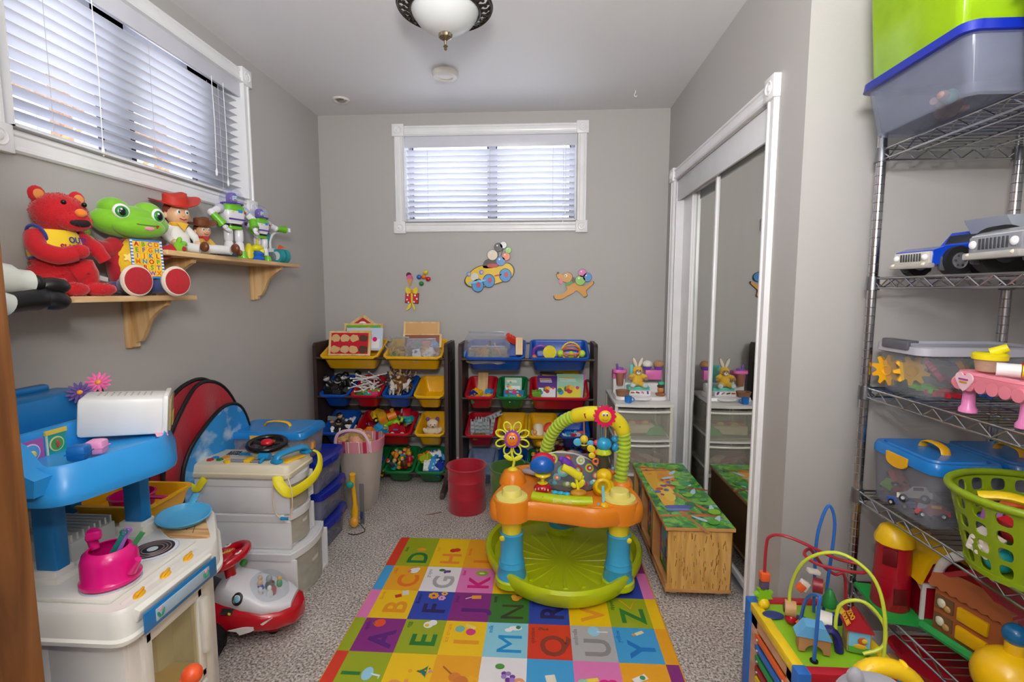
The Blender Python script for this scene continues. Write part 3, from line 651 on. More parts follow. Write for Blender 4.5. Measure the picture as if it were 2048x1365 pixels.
fill(c4[2], 1, 0, [('toy_animal', ('animal', '7a5230', 'tan', 1), 'brown antlered toy animal in the blue bin beside the white sticks', 'toy animal', 'antlered animals in the blue bin', 1.15), ('toy_animal', ('animal', 'ddd8cc', '3a3a3a', 0), 'black and white toy cow in the blue bin beside the antlered animals', 'toy animal', 'black and white cows in the blue bin', 1.1)], 8, 13, .05, z0=-.07)
sp('toy_saucer', ('brick', 'dred', 3, 1, .012), 'single dark red piece in the almost empty yellow bin', 'toy', inbin(c4[3], 1, .03, -.08, -.085), (TILT, 0, .3), None, 1.1)
fill(c4[0], 2, 0, [('toy_brick', ('brick', 'black', 4, 2, .02), 'black piece in the third row blue bin of the left organizer', 'building brick', 'black pieces in the third row blue bin', 1.2), ('toy_figure', ('figure', 'dgrey', 'skin', 'black'), 'dark grey figure in the third row blue bin of the left organizer', 'toy figure', 'dark figures in the third row blue bin', 1.1), ('toy_brick', ('brick', 'white', 3, 1, .02), 'white piece in the third row blue bin of the left organizer', 'building brick', 'white pieces in the third row blue bin', 1.2)], 10, 14)
xv = (c4[1]+c4[2])/2
VE = [('toy_truck', ('car', 'yellow', 'dred', 'black', .10, 'lemon'), 'yellow toy truck with a red window atop the red vehicle bin', (-.06, .03, -.02), (.2, .4, .6), 1.1),
 ('toy_train', ('train', 'd0a020', 'orange', 'grass'), 'green and mustard toy engine beside the yellow truck', (.015, .0, -.03), (.3, -.3, .5), 1.25),
 ('toy_train', ('train', 'red', 'white', 'teal'), 'red, white and teal toy engine at the right of the vehicle bin', (.10, .02, -.03), (.3, .5, 2.3), 1.1),
 ('toy_car', ('car', 'red', 'sky', 'white', .08, 'lgrey'), 'small red car with white wheels at the front of the vehicle bin', (.075, -.06, -.04), (.4, .1, .4), 1),
 ('toy_car', ('car', 'sky', 'yellow', 'c5e34a', .09, 'black'), 'light blue car with lime wheels in the vehicle bin', (-.03, -.05, -.05), (.4, .3, 1.0), 1),
 ('toy_car', ('car', 'orange', 'red', 'c5e34a', .07, 'black'), 'orange car with lime wheels at the front left of the vehicle bin', (-.09, -.07, -.05), (.4, 0, .2), 1),
 ('toy_car', ('car', 'teal', 'magenta', 'white', .07, 'sky'), 'teal car with a pink window at the upper right of the vehicle bin', (.13, .05, -.03), (.9, .2, 1), 1),
 ('toy_car', ('car', 'dred', 'white', 'black', .07, 'lgrey'), 'dark red car half buried at the left of the vehicle bin', (-.12, .0, -.05), (.3, -.4, 2), 1),
 ('toy_car', ('car', 'green', 'yellow', 'black', .07, 'yellow'), 'green car in the middle of the vehicle bin', (.04, .06, -.05), (.3, .5, 2.6), 1)]
for n_, s_, l_, p_, r_, k_ in VE: sp(n_, s_, l_, 'toy vehicle', inbin(xv, 2, *p_), r_, None, k_)
sp('plush_toy', ('plush', 'ead9bd', 'purple'), 'pale cream plush toy with lilac ears in the small yellow bin', 'plush toy', inbin(c4[3], 2, .0, -.03, -.09), (.2, 0, .2), None, 1.2)
sp('plush_toy', ('plush', 'e9a23c', 'e9a23c'), 'orange tan plush toy beside the cream one in the small yellow bin', 'plush toy', inbin(c4[3], 2, -.045, -.06, -.09), (.3, 1.2, .2), None, .7)
GR = ['yellow', 'blue', 'white', 'black', 'teal', 'red']
fill(c4[1], 3, 0, [('toy_brick', ('brick', c_, 3, 2, .02), '%s piece in the green bin behind the hamper' % c_, 'building brick', '%s pieces in the green bin behind the hamper' % c_, 1.2) for c_ in GR], 9, 15)
fill(c4[2], 3, 0, [('figurine', ('figure', c_, 'skin', c2_), 'tiny %s figurine with %s hair in the middle green bin' % (c_, c2_), 'toy figure', 'tiny %s figurines in the middle green bin' % c_, .8) for c_, c2_ in (('orange', 'green'), ('brown', 'gold'), ('red', 'yellow'), ('teal', 'tan'), ('gold', 'brown'), ('dgrey', 'red'))], 14, 16, .04)
fill(c4[3], 3, 0, [('toy_brick', ('brick', c_, 4, 3, .024), '%s chunky piece in the bottom right green bin' % {'sky': 'light blue'}.get(c_, c_), 'building brick', '%s chunky pieces in the bottom right green bin' % c_, 1.2) for c_ in ('sky', 'blue', 'white', 'lime', 'navy', 'orange')], 10, 17, .05)
# contents, right organizer
bag('zip_bag', 'large clear zip bag with a grey zipper standing in the blue bin', (-.345, 3.10, .80), .30, .12, .185, 8, 'dcdce4', .20, rz=-.06)
bag('zip_bag', 'flat clear bag lying in front of the larger zip bag', (-.33, 3.045, .80), .28, .06, .10, 9, 'e4dccf', .20)
for i, (u, c_) in enumerate([(-.11, 'sky'), (-.09, 'white'), (-.05, 'red'), (-.02, 'gold'), (.0, 'yellow'), (.02, 'brown'), (.05, 'green'), (.07, 'tan'), (-.07, 'tan'), (.035, 'orange')]):
    sp('toy_piece', ('stick' if i % 2 else 'brick', c_)+((.06,) if i % 2 else (3, 2, .02)), '%s toy piece inside the clear bags on the right organizer' % {'sky': 'light blue', 'tan': 'tan brick-shaped' if i == 7 else 'tan stick-shaped'}.get(c_, c_), 'toy', inbin(-.345, 0, u, -.03+.025*(i % 3), -.04+.03*(i % 2)), (i*.7, .3*i, i*1.3), None, 1.2)
sp('small_box', ('brick', 'e8402a', 4, 2, .03), 'small red and white box behind the zip bags', 'box', (-.205, 3.19, .925), (.5, .5, .4), None, .95)
for i in range(3): sp('wooden_plank', ('plank', 'wood', .012, .085, .07), 'upright wooden slat at the right end of the left blue bin', 'plank', (-.150+.014*i, 3.075, .845), (TL, 0, 0), 'upright slats in the left blue bin', 1)
sp('baby_rattle', ('rattle', 'lemon', 'purple'), 'yellow face rattle with a purple ring in the right blue bin', 'rattle', inbin(.112, 0, -.08, -.05, -.06), (.1, 0, 0), None, 1.35)
sp('bead_rattle', ('bead', 'c5e34a', 'ff7a3c'), 'round wire rattle with lime beads in the right blue bin', 'rattle', inbin(.112, 0, .075, -.04, -.06), (.2, 0, 0), None, 1.3)
sp('toy_piece', ('stick', 'grey', .05), 'small grey jointed piece beside the yellow rattle', 'toy', inbin(.112, 0, .0, -.08, -.07), (0, .4, .5))
sp('wooden_plank', ('plank', 'wood', .052, .15, .008), 'pale wooden board standing in the small red bin', 'plank', inbin(d4[0], 1, .0, -.03, -.085), (-.55, 0, 0))
for c_, u, v in (('navy', -.05, -.03), ('yellow', -.03, .0), ('orange', -.03, -.07), ('green', -.05, -.08), ('sky', .05, .0), ('gold', .055, -.06)):
    sp('toy_brick', ('brick', c_, 3, 2, .02), '%s brick beside the wooden board in the red bin' % {'sky': 'light blue'}.get(c_, c_), 'building brick', inbin(d4[0], 1, u, v, -.06), (.3, .2, u*20), None, 1.1)
sp('leaflet', ('book', '7fb8a0', 'd8ebe0', .085, .085, .002), 'pale green card sheet at the back of the small green bin', 'leaflet', inbin(d4[1], 1, .0, .03, -.075), (-.25, 0, 0))
sp('leaflet', ('book', '1278a8', 'teal', .105, .055, .004), 'blue printed leaflet at the front of the small green bin', 'leaflet', inbin(d4[1], 1, .008, -.05, -.07), (-.6, 0, -.05))
for i in range(4): sp('toy_stick', ('stick', ['white', 'sky', 'lgrey', 'blue'][i], .06), '%s stick in front of the blue leaflet' % ['white', 'light blue', 'grey', 'blue'][i], 'stick', inbin(d4[1], 1, -.02+.02*i, -.09, -.06), (0, .1*i, .3*i))
xb = (d4[2]+d4[3])/2
sp('book', ('book', '5a2a8a', 'white', .10, .135, .008), 'purple activity book with a white oval in the long red bin', 'book', inbin(xb, 1, -.075, -.03, -.085), (-.55, 0, -.05))
sp('book', ('book', 'dgrey', 'white', .12, .135, .008), 'dark book behind the purple activity book', 'book', inbin(xb, 1, -.055, .005, -.08), (-.55, .05, -.08))
sp('book', ('book', 'yellow', 'orange', .12, .15, .006), 'yellow-spined book between the purple and mint books', 'book', inbin(xb, 1, .045, -.005, -.08), (-.55, 0, -.12))
sp('book', ('book', 'a8dcc0', 'lemon', .135, .145, .006), 'mint green picture book at the right of the long red bin', 'book', inbin(xb, 1, .065, -.03, -.085), (-.55, 0, -.12))
sp('book', ('book', 'd88ad0', 'e8c8e8', .14, .135, .004), 'pink-edged book behind the mint green picture book', 'book', inbin(xb, 1, .085, .004, -.085), (-.55, 0, -.10))
sp('sponge', ('brick', '7ab535', 3, 2, .06), 'lime green block at the left end of the long red bin', 'block', inbin(xb, 1, -.145, -.05, -.085), (.2, 0, .1), None, 1)
for i in range(8): sp('castle_piece', ('tower', 'a4adb2'), 'grey castle wall piece standing in the small red bin', 'castle piece', inbin(d4[0], 2, -.06+.017*i, -.045+.03*(i % 2), -.085), (-.15+.05*(i % 3), .12*math.sin(i*2), .3*math.sin(i)), 'grey castle pieces in the red bin', .95)
sp('castle_piece', ('tower', 'b4bcc0'), 'light grey castle piece laid across the others', 'castle piece', inbin(d4[0], 2, .01, .04, .0), (.3, 1.1, .3), None, 1)
sp('toy_piece', ('brick', '8a7238', 4, 2, .02), 'mottled gold piece in front of the grey castle pieces', 'toy', inbin(d4[0], 2, -.01, -.09, -.05), (.3, 0, .2))
for i in range(9): sp('black_piece', ('comb', 'black'), 'curly black piece in the small yellow bin', 'toy', inbin(d4[1], 2, -.055+.014*i, -.08+.02*(i % 2), -.08), (-.2, .1*math.sin(i*3), i*.9), 'curly black pieces in the yellow bin', 1)
sp('ball', ('ball', 'f0553a', .034), 'orange-red ball in the small yellow bin', 'ball', inbin(d4[2], 2, .045, -.005, -.03))
sp('toy_figure', ('figure', 'e8dcc0', 'skin', 'gold'), 'cream dressed toy figure lying upside down beside the orange-red ball', 'toy figure', inbin(d4[2], 2, -.03, -.0, .0), (2.6, 0, .2), None, 1.7)
for i in range(7): sp('figurine', ('figure', ['orange', 'blue', 'brown', 'purple', 'tan', 'red', 'white'][i], 'skin', 'gold'), 'tiny %s figurine under the cream toy figure' % ['orange', 'blue', 'brown', 'purple', 'tan', 'red', 'white'][i], 'toy figure', inbin(d4[2], 2, -.05+.017*i, -.08, -.07), (i, .5*i, i), None, .8)
for i, c_ in enumerate(['white', 'sky', 'red', 'lblue', 'white', 'red', 'sky']): sp('toy_brick', ('brick', c_, 3, 2, .02), '%s brick in the blue bin behind the green arch' % {'sky': 'bright blue', 'lblue': 'pale blue'}.get(c_, c_), 'building brick', inbin(d4[3], 2, -.05+.018*i, -.07+.02*(i % 2), -.06), (.3, .2*i, i), '%s bricks in the blue bin behind the arch' % c_, 1.1)
fill(d4[2], 3, 0, [('figurine', ('figure', c_, 'skin', c2_), 'tiny %s figurine in the green bin behind the orange tray' % c_, 'toy figure', 'tiny %s figurines behind the tray' % c_, .9) for c_, c2_ in (('red', 'gold'), ('brown', 'brown'), ('yellow', 'orange'), ('white', 'brown'), ('green', 'tan'))], 10, 21, .04, z0=-.06)
fill(d4[3], 3, 0, [('toy_figure', ('figure', c_, c2_, c_), '%s toy figure in the bottom red bin' % c_, 'toy figure', '%s figures in the bottom red bin' % c_, 1.2) for c_, c2_ in (('blue', 'white'), ('red', 'skin'), ('navy', 'sky'), ('white', 'red'))], 10, 22, .05, z0=-.05)
fill(d4[1], 3, 0, [('toy_brick', ('brick', c_, 3, 2, .02), '%s brick in the blue bin behind the flower spinner' % c_, 'building brick', '%s bricks behind the flower spinner' % c_, 1.1) for c_ in ('navy', 'teal', 'black', 'white')], 6, 23)

SPK = 1
# ---------------- left wall shelves ----------------
PINE = WOOD('c79a63', 'e6c391', (25, 2.2, 25), .5); PINEV = WOOD('c79a63', 'e3c08e', (22, 22, 2.4), .5)
def wshelf(label, y0, y1, z, w, brs):
    t = thing('wall_shelf', label, 'shelf', (XL, (y0+y1)/2, z), group=None)
    b = B(); b.box((w/2, 0, -.009), (w, y1-y0, .018), PINE, bev=.002); b.obj('board', t)
    for y in brs:
        b = B(); P0 = [(0, 0), (w*.86, 0), (w*.84, -.018)]+[(.05+(w*.80-.05)*(1-k/8)**1.0*(1-.35*math.sin(PI*k/8)), -.02-.125*(k/8)) for k in range(9)]+[(.032, -.150), (.032, -.165), (0, -.165)]
        b.prism(P0, .02, PINEV, (0, y-(y0+y1)/2+.01, -.018), (PI/2, 0, 0)); b.box((.009, y-(y0+y1)/2, -.018-.085), (.018, .045, .17), PINEV, bev=.002); b.obj('bracket', t)
    return t
wshelf('lower pine shelf on the left wall carrying the two large plush toys', .72, 1.80, 1.231, .185, [1.00, 1.69])
wshelf('upper pine shelf on the left wall carrying the dolls and toy robots', 1.66, 2.60, 1.389, .19, [1.83, 2.47])
RF = CL('c00818', .9); RF2 = CL('b40c22', .8)
# red shaggy plush bear in a yellow vest
t = thing('plush_bear', 'shaggy red plush bear in a yellow lettered vest on the lower shelf', 'plush toy', (-1.385, 1.365, 1.231), rz=1.25); t.scale = (.80, .82, .90)
b = B()
b.ell((-.015, .005, .135), (.072, .060, .095), RF, noise=.03, n=26, m=18); b.ell((-.02, .01, .065), (.078, .062, .055), RF, noise=.03, n=26, m=16)
b.tube(smooth([(.02, -.02, .07), (.055, -.035, .085), (.060, -.030, .045), (.065, -.05, .018)], 4), [.040]*5+[.034]*5+[.026]*3, RF, 16); b.ell((.085, -.055, .022), (.055, .030, .022), RF, noise=.03)
b.tube(smooth([(-.05, -.01, .06), (-.06, -.04, .03), (-.03, -.07, .024)], 4), .032, RF, 14); b.ell((-.005, -.075, .022), (.045, .028, .022), RF, noise=.03)
b.tube(smooth([(-.075, -.01, .185), (-.085, -.045, .145), (-.045, -.075, .125), (0, -.080, .135)], 4), [.030]*4+[.028]*5+[.026]*4, RF, 14); b.ell((.018, -.080, .142), (.028, .022, .022), RF, noise=.03)
b.tube(smooth([(.045, -.0, .19), (.085, .0, .175), (.115, -.005, .150), (.135, -.01, .120)], 4), [.030]*4+[.026]*5+[.022]*4, RF, 14)
b.fuzz(RF, 5000, .007, .0011, 3); b.obj('plush_body', t)
b = B(); b.ell((.005, -.005, .262), (.082, .070, .062), RF, noise=.03, n=28, m=20); b.ell((.02, -.055, .240), (.055, .035, .034), RF, noise=.02)
b.fuzz(RF, 2600, .006, .0011, 4); b.obj('head', t)
for x in (-.052, .066): b = B(); b.ell((x, .005, .315), (.026, .014, .026), RF, noise=.04); b.ell((x, -.008, .314), (.016, .006, .016), CL('d88a3a')); b.obj('ear', t)
b = B(); b.ell((.026, -.088, .262), (.018, .012, .013), CL('f0821e'), n=16); b.obj('nose', t)
b = B(); b.ell((.024, -.080, .232), (.034, .012, .014), P('1a1012', .8), n=18); b.obj('mouth', t)
for x in (-.012, .050): b = B(); b.ell((x, -.066, .292), .008, P('101012', .1)); b.obj('eye', t)
b = B(); VY = CL('f4cf1c'); 
b.ell((-.013, .003, .150), (.079, .066, .092), VY, n=30, m=14, top=.62, bot=-.35); b.obj('vest', t)
b = B(); b.torus((-.013, .003, .118), .076, .004, CL('2a2f90'), sy=.84); b.torus((-.072, -.015, .185), .034, .005, CL('2a2f90'), (0, 1.2, .3)); b.obj('vest_trim', t)
b = B(); b.text('OUT!', .026, '2a2f90', (.022, -.064, .176), (PI/2-.15, 0, .25), bold=.02); b.text('SHOUT!', .030, 'b01848', (.014, -.069, .150), (PI/2-.05, 0, .2), bold=.03); b.text('IT!', .020, '2a2f90', (.035, -.068, .127), (PI/2, 0, .3), bold=.02); b.obj('lettering', t)
# green plush frog
GF = CL('7cc21e', .8)
t = thing('plush_frog', 'green plush frog in a red suit with a yellow alphabet panel', 'plush toy', (-1.39, 1.625, 1.231), rz=1.22)
b = B(); b.ell((0, .0, .095), (.078, .058, .100), RF2, n=28, m=18, noise=.008); b.ell((0, 0, .03), (.08, .062, .032), CL('3d4f86'), n=26)
for x in (-1, 1):
    b.tube(smooth([(x*.05, 0, .165), (x*.085, -.012, .150), (x*.125, -.020, .165 if x > 0 else .160)], 4), [.030]*3+[.025]*3+[.022]*3, RF2, 14)
    b.tube(smooth([(x*.04, -.03, .035), (x*.055, -.07, .038), (x*.06, -.105, .042)], 4), [.030]*4+[.028]*5, CL('3d4f86'), 14)
b.obj('suit', t)
b = B(); b.ell((0, 0, .245), (.118, .072, .056), GF, n=32, m=20); b.ell((-.052, -.005, .285), (.042, .045, .035), GF); b.ell((.052, -.005, .285), (.042, .045, .035), GF); b.ell((0, -.045, .228), (.082, .045, .038), GF, n=26); b.obj('head', t)
for x in (-.058, .055):
    b = B(); b.ell((x, -.060, .272), (.024, .010, .024), 'white', (0, 0, x*4)); b.ell((x*1.0-.002, -.067, .270), (.018, .007, .018), P('2f8f3a', .3), (0, 0, x*4)); b.ell((x-.003, -.073, .269), (.010, .004, .013), P('14181c', .15)); b.ell((x-.008, -.077, .276), .0035, 'white'); b.obj('eye', t)
b = B(); b.prism([(.034*math.cos(PI+PI*i/14), .020*math.sin(PI+PI*i/14)) for i in range(15)]+[(.0, -.004)], .004, CL('b3121f'), (.006, -.084, .236), (PI/2+.2, 0, 0)); b.ell((.008, -.088, .222), (.016, .004, .007), CL('ee8fa6')); b.tube(smooth([(-.050, -.068, .240), (-.03, -.084, .233), (0, -.089, .232), (.03, -.086, .233), (.055, -.068, .242)], 4), .0022, CL('3d7a14'), 6); b.obj('mouth', t)
for x in (-1, 1):
    b = B(); cx, cy, cz = x*.142, -.024, .172 if x > 0 else .168
    b.ell((cx, cy, cz), (.022, .018, .024), GF)
    for k in (-.016, 0, .016): b.ell((cx+x*.016, cy, cz+k), (.014, .012, .010), GF, n=12)
    b.ell((cx-x*.0, cy-.004, cz+.026), (.009, .009, .014), GF, (0, .4, 0), n=12)
    b.ell((cx+x*.008, cy-.017, cz-.004), (.009, .004, .009), RF2, n=12); b.obj('hand', t)
    b = B(); b.at((x*.062, -.118, .048), (PI/2, 0, 0)); b.lathe([(.030, -.015), (.044, -.008), (.048, .004), (.044, .012)], CL('e9dccb'), 28, sy=1.08); b.lathe([(.0405, .012), (.040, .016), (.02, .019), (0, .020)], CL('b0101e'), 28, sy=1.08); b.pop(); b.obj('foot', t)
b = B(); b.ell((0, -.004, .096), (.074, .0655, .098), CL('f3c316'), n=30, m=18, warp=lambda p: (p.x*.96, p.y if p.y < 0 else p.y*.2, p.z)); b.obj('belly', t)
b = B(); b.at((.004, -.0725, .122), (PI/2-.06, 0, 0)); b.T = b.T @ Matrix.Scale(1.28, 4); b.box((0, 0, 0), (.078, .100, .002), CL('3a7fc4')); b.box((0, 0, .0006), (.066, .090, .002), CL('f7c92a'))
LET = 'ABCDEFGHIJKLMNOPQRSTUVWX'; CO = ['c8202a', '8b5ab0', '2b86c4', '5aa62a', 'e8701e']
for i, ch in enumerate(LET):
    r_, c_ = divmod(i, 4); b.text(ch, .0155, CO[(i*3+r_) % 5], (-.0245+.0163*c_, .0375-.0150*r_, .0018), bold=.03, h=.0004)
for i in range(1, 6): b.box((0, .045-.0150*i, .0016), (.066, .0006, .0006), 'e0901a')
for i in range(1, 4): b.box((-.033+.0165*i, 0, .0016), (.0006, .09, .0006), 'e0901a')
for i in range(12):
    for x in (-.036, .036): b.box((x, -.046+.0083*i, .0012), (.006, .004, .001), 'white')
b.obj('alphabet_panel', t)
b = B(); b.prism([(.012*(1+.3*math.cos(5*a))*math.cos(a), .012*(1+.3*math.cos(5*a))*math.sin(a)) for a in [2*PI*i/30 for i in range(30)]], .002, 'yellow', (-.044, -.056, .125), (PI/2, 0, -.5)); b.obj('star_patch', t)
b = B(); b.box((-.092, .0, .055), (.03, .002, .014), CL('f0efe8'), r=(0, .2, .3)); b.obj('care_tag', t)
# white padded toy legs with black boots hanging over the shelf end
t = thing('stuffed_figure', 'white padded stuffed toy with black boots, legs over the shelf edge at far left', 'plush toy', (-1.32, 1.045, 1.240), rz=0); t.scale = (.88, .85, .88)
b = B(); WP = P('d9dcd2', .45); b.ell((-.02, -.16, .07), (.07, .10, .065), WP, n=24)
b.tube(smooth([(-.01, -.10, .06), (.04, -.02, .055), (.075, .065, .035), (.085, .11, .03)], 4), [.045]*4+[.043]*5+[.034]*4, WP, 18)
b.tube(smooth([(.03, -.14, .045), (.08, -.08, .015), (.11, -.02, -.015), (.115, .02, -.03)], 4), [.042]*4+[.040]*5+[.030]*4, WP, 18); b.obj('plush_body', t)
b = B(); BK = P('121214', .28); b.ell((.085, .175, .020), (.034, .050, .026), BK, (.0, 0, -.15)); b.ell((.085, .125, .028), (.028, .022, .026), BK); b.obj('boot', t)
b = B(); b.tube(smooth([(.10, .02, -.028), (.10, .10, -.018), (.085, .155, -.012)], 4), [.028]*4+[.032]*5, BK, 16); b.ell((.098, .165, -.020), (.034, .052, .030), BK, (-.1, 0, .15)); b.obj('boot', t)
b = B(); b.tube(smooth([(-.02, -.10, .106), (.035, -.02, .101), (.07, .04, .082)], 4), .0018, '55585c', 5); b.tube(smooth([(.06, -.14, .082), (.10, -.08, .058), (.125, -.03, .030)], 4), .0018, '55585c', 5); b.obj('seam', t)
b = B(); b.ell((-.01, -.14, .12), (.045, .05, .025), CL('5d83c4')); b.tube([(-.05, -.10, .14), (.0, -.06, .145), (.04, -.04, .125)], .012, CL('6a5040'), 10); b.obj('trousers', t)
# dolls
def doll(label, loc, rz, s, hat, hair, shirt, scarf, legs, boots, brim):
    t = thing('rag_doll', label, 'doll', loc, rz); t.scale = (s, s, s)
    b = B(); b.lathe([(.030, .0), (.036, .02), (.030, .06), (.022, .085), (.012, .095)], CL(shirt), 20, sy=.75)
    for x in (-1, 1): b.tube(smooth([(x*.024, 0, .082), (x*.044, -.01, .055), (x*.036, -.035, .035)], 3), [.012]*4+[.010]*3, CL(shirt), 10); b.ell((x*.034, -.042, .032), .010, 'skin', n=10)
    b.obj('shirt', t)
    b = B()
    for x, e in ((-.015, .09), (.02, .11)): b.tube(smooth([(x, -.01, .015), (x*2.2+.02, -.06, .018), (x*2.5+.05, -e, .014)], 4), [.017]*4+[.014]*5, CL(legs), 12)
    b.obj('trousers', t)
    for x, e in ((-.015, .09), (.02, .11)): b = B(); b.ell((x*2.5+.056, -e-.012, .020), (.011, .018, .016), boots, n=14); b.obj('boot', t)
    b = B(); b.ell((0, -.002, .124), (.034, .032, .036), 'skin', n=22); 
    for x in (-1, 1): b.ell((x*.034, .0, .118), (.006, .006, .010), 'skin', n=8)
    b.obj('head', t)
    b = B()
    for x in (-.012, .012): b.ell((x, -.031, .128), (.0065, .003, .008), 'white', n=10); b.ell((x, -.034, .127), (.003, .002, .004), '2d5a30', n=8)
    b.ell((0, -.035, .117), (.004, .005, .004), 'skin', n=8); b.tube([(-.010, -.032, .108), (0, -.034, .104), (.010, -.032, .108)], .0016, 'b0303a', 5); b.obj('face', t)
    b = B(); b.ell((0, .006, .132), (.037, .033, .036), P(hair, .5), n=20, m=12, bot=-.2); b.tube(smooth([(-.02, .03, .12), (-.03, .035, .085), (-.028, .03, .05)], 3), [.012]*4+[.007]*3, P(hair, .5), 8); b.obj('hair', t)
    b = B(); b.torus((0, 0, .092), .018, .007, CL(scarf), n=18); b.prism([(-.018, 0), (.018, 0), (0, -.026)], .003, CL(scarf), (0, -.024, .094), (PI/2-.3, 0, 0)); b.obj('scarf', t)
    b = B(); b.at((0, .004, .150), (.25, -.18, 0)); n_ = 36
    b.loft([[(r*math.cos(a), r*math.sin(a)*.85, z+brim*math.cos(a)**2*(r/.07)) for a in [2*PI*i/n_ for i in range(n_)]] for r, z in ((.032, 0), (.070, .004), (.072, .007), (.036, .006), (.034, .030), (.024, .036), (.001, .034))], P(hat, .5)); b.obj('hat', t)
    return t
doll('seated doll in a red wide-brim hat, yellow scarf and white shirt', (-1.40, 1.86, 1.389), 1.15, 1.22, 'c8382a', '8a3a24', 'e8e6e0', 'f0b828', 'd8d8d8', '6a3a20', .018)
doll('small seated doll in a brown hat next to the red-hatted doll', (-1.40, 2.0, 1.389), 1.1, .85, '7a4322', '6a4028', 'd8a838', 'b8232a', '4a5a8a', '8a5228', .012)
# dome-helmet toy robots
def robot(label, y, s, rz, arms, x=-1.385):
    t = thing('toy_robot', label, 'toy robot', (x, y, 1.389), rz); t.scale = (s, s, s); WH = P('e9e8ee', .2); GN = P('6ec02a', .25); PU = P('5a3aa0', .3)
    for k in (-1, 1):
        b = B(); b.lathe([(.018, .0), (.020, .006), (.017, .02), (.015, .032)], GN, 16, (k*.026, -.006, 0), sy=1.5); b.obj('foot', t)
        b = B(); b.lathe([(.018, .028), (.019, .036), (.016, .065), (.013, .070), (.0165, .076), (.017, .110), (.013, .125)], WH, 18, (k*.024, 0, 0)); b.torus((k*.024, 0, .032), .018, .003, GN, n=18); b.obj('leg', t)
    b = B(); b.rr([(.060, .040, .015, .118), (.066, .044, .016, .130), (.062, .042, .016, .140), (.078, .050, .018, .152), (.096, .058, .022, .190), (.080, .052, .022, .212), (.05, .04, .018, .218)], WH, mats=[GN, P('black'), WH, WH, GN, GN]); b.box((0, -.026, .157), (.070, .006, .006), PU); b.obj('torso', t)
    b = B(); b.box((.012, -.030, .190), (.018, .004, .012), P('3a8ad8'), bev=.001); b.ell((.034, -.028, .187), .005, 'red', n=10); b.ell((-.020, -.029, .186), .004, 'e8e040', n=10); b.obj('chest_panel', t)
    b = B(); b.rr([(.024, .024, .008, .216), (.036, .034, .010, .228), (.038, .036, .012, .250), (.026, .026, .012, .262)], PU); b.box((0, -.0165, .240), (.022, .006, .020), 'd8dade', bev=.003)
    for q in (-.005, .005): b.ell((q, -.0205, .243), .0028, '26d0e8', n=8)
    b.box((0, -.02, .234), (.012, .002, .003), 'dgrey'); b.obj('head', t)
    b = B(); b.ell((0, 0, .238), (.046, .042, .044), CLEAR('e8ecff', .10, .02), n=28, m=16, bot=-.45); b.torus((0, 0, .219), .041, .003, PU, n=28, sy=.9); b.obj('dome', t)
    b = B(); b.box((0, .036, .185), (.085, .022, .05), WH, bev=.008); b.box((0, .04, .185), (.11, .008, .016), PU, bev=.003); b.obj('backpack', t)
    for k, pts in zip((-1, 1), arms):
        b = B(); b.ell((k*.056, 0, .195), .019, P('b8bac8', .3), n=16); pts = [Vector(p) for p in pts]
        b.tube([(k*.056, 0, .195), pts[0]], [.014, .013], WH, 12); b.ell(pts[0], .015, WH, n=12); b.tube([pts[0], pts[1]], [.013, .018], GN, 12); b.tube([pts[0].lerp(pts[1], .5), pts[1]], [.013, .011], WH, 12); b.obj('arm', t)
        b = B(); d = (pts[1]-pts[0]).normalized(); h = pts[1]+d*.010; b.ell(h, (.010, .010, .010), WH, n=12)
        for q in range(4): o_ = Vector((.004*(q-1.5), 0, 0)) if abs(d.x) < .7 else Vector((0, 0, .005*(q-1.5))); b.tube([h+o_, h+o_+d*.014, h+o_+d*.020+Vector((0, -.006, 0))], .0032, WH, 6)
        b.tube([h, h+Vector((0, -.012, .004))], .0034, WH, 6); b.obj('hand', t)
    return t
robot('taller white and green toy robot with a clear dome, arm hanging down', 2.185, 1.12, 1.25, [[(-.098, -.01, .172), (-.068, -.03, .128)], [(.082, -.01, .170), (.075, -.03, .132)]])
robot('shorter white and green toy robot with its arm stretched out to the right', 2.40, .98, 1.35, [[(-.082, -.02, .172), (-.070, -.03, .138)], [(.100, -.005, .180), (.165, -.010, .180)]])
t = thing('squeeze_toy', 'little yellow figure standing between the two toy robots', 'toy figure', (-1.35, 2.31, 1.389), 1.3)
b = B(); b.lathe([(.026, 0), (.030, .012), (.022, .022), (.029, .034), (.020, .046)], P('1a66c8', .3), 20); b.obj('base', t)
b = B(); b.ell((0, 0, .062), (.030, .022, .018), P('e0d820', .35)); b.tube([(.0, 0, .07), (0, 0, .098)], [.005, .003], P('e0d820', .35), 8); b.ell((0, 0, .098), .006, P('e0d820', .35), n=10); b.obj('head', t)
b = B(); b.ell((.012, -.012, .045), .014, P('e0d820', .35), n=10); b.lathe([(.02, .03), (.024, .06), (.016, .085), (.008, .10)], P('d8cc20', .4), 12, (-.032, .02, -.02)); b.obj('arm', t)
t = thing('toy_buggy', 'teal two-wheeled toy buggy with an orange fin at the shelf end', 'toy vehicle', (-1.36, 2.50, 1.389), 1.3)
for x in (-.012, .024): b = B(); b.cyl((x-.012, -.02, .036), (x+.012, -.02, .036), .036, P('25949a', .45), n=28); b.cyl((x-.013, -.02, .036), (x+.013, -.02, .036), .022, 'silver', n=20); b.obj('wheel', t)
b = B(); b.box((-.02, .02, .06), (.06, .05, .03), 'c8ccd0', bev=.008); b.cyl((-.05, -.02, .03), (-.05, .02, .03), .024, P('8a8c90', .3, .8), n=20); b.obj('body', t)
b = B(); b.prism([(0, 0), (.06, .012), (.02, .024)], .008, P('e85a2a'), (-.03, -.03, .068), (PI/2, 0, .2)); b.obj('fin', t)
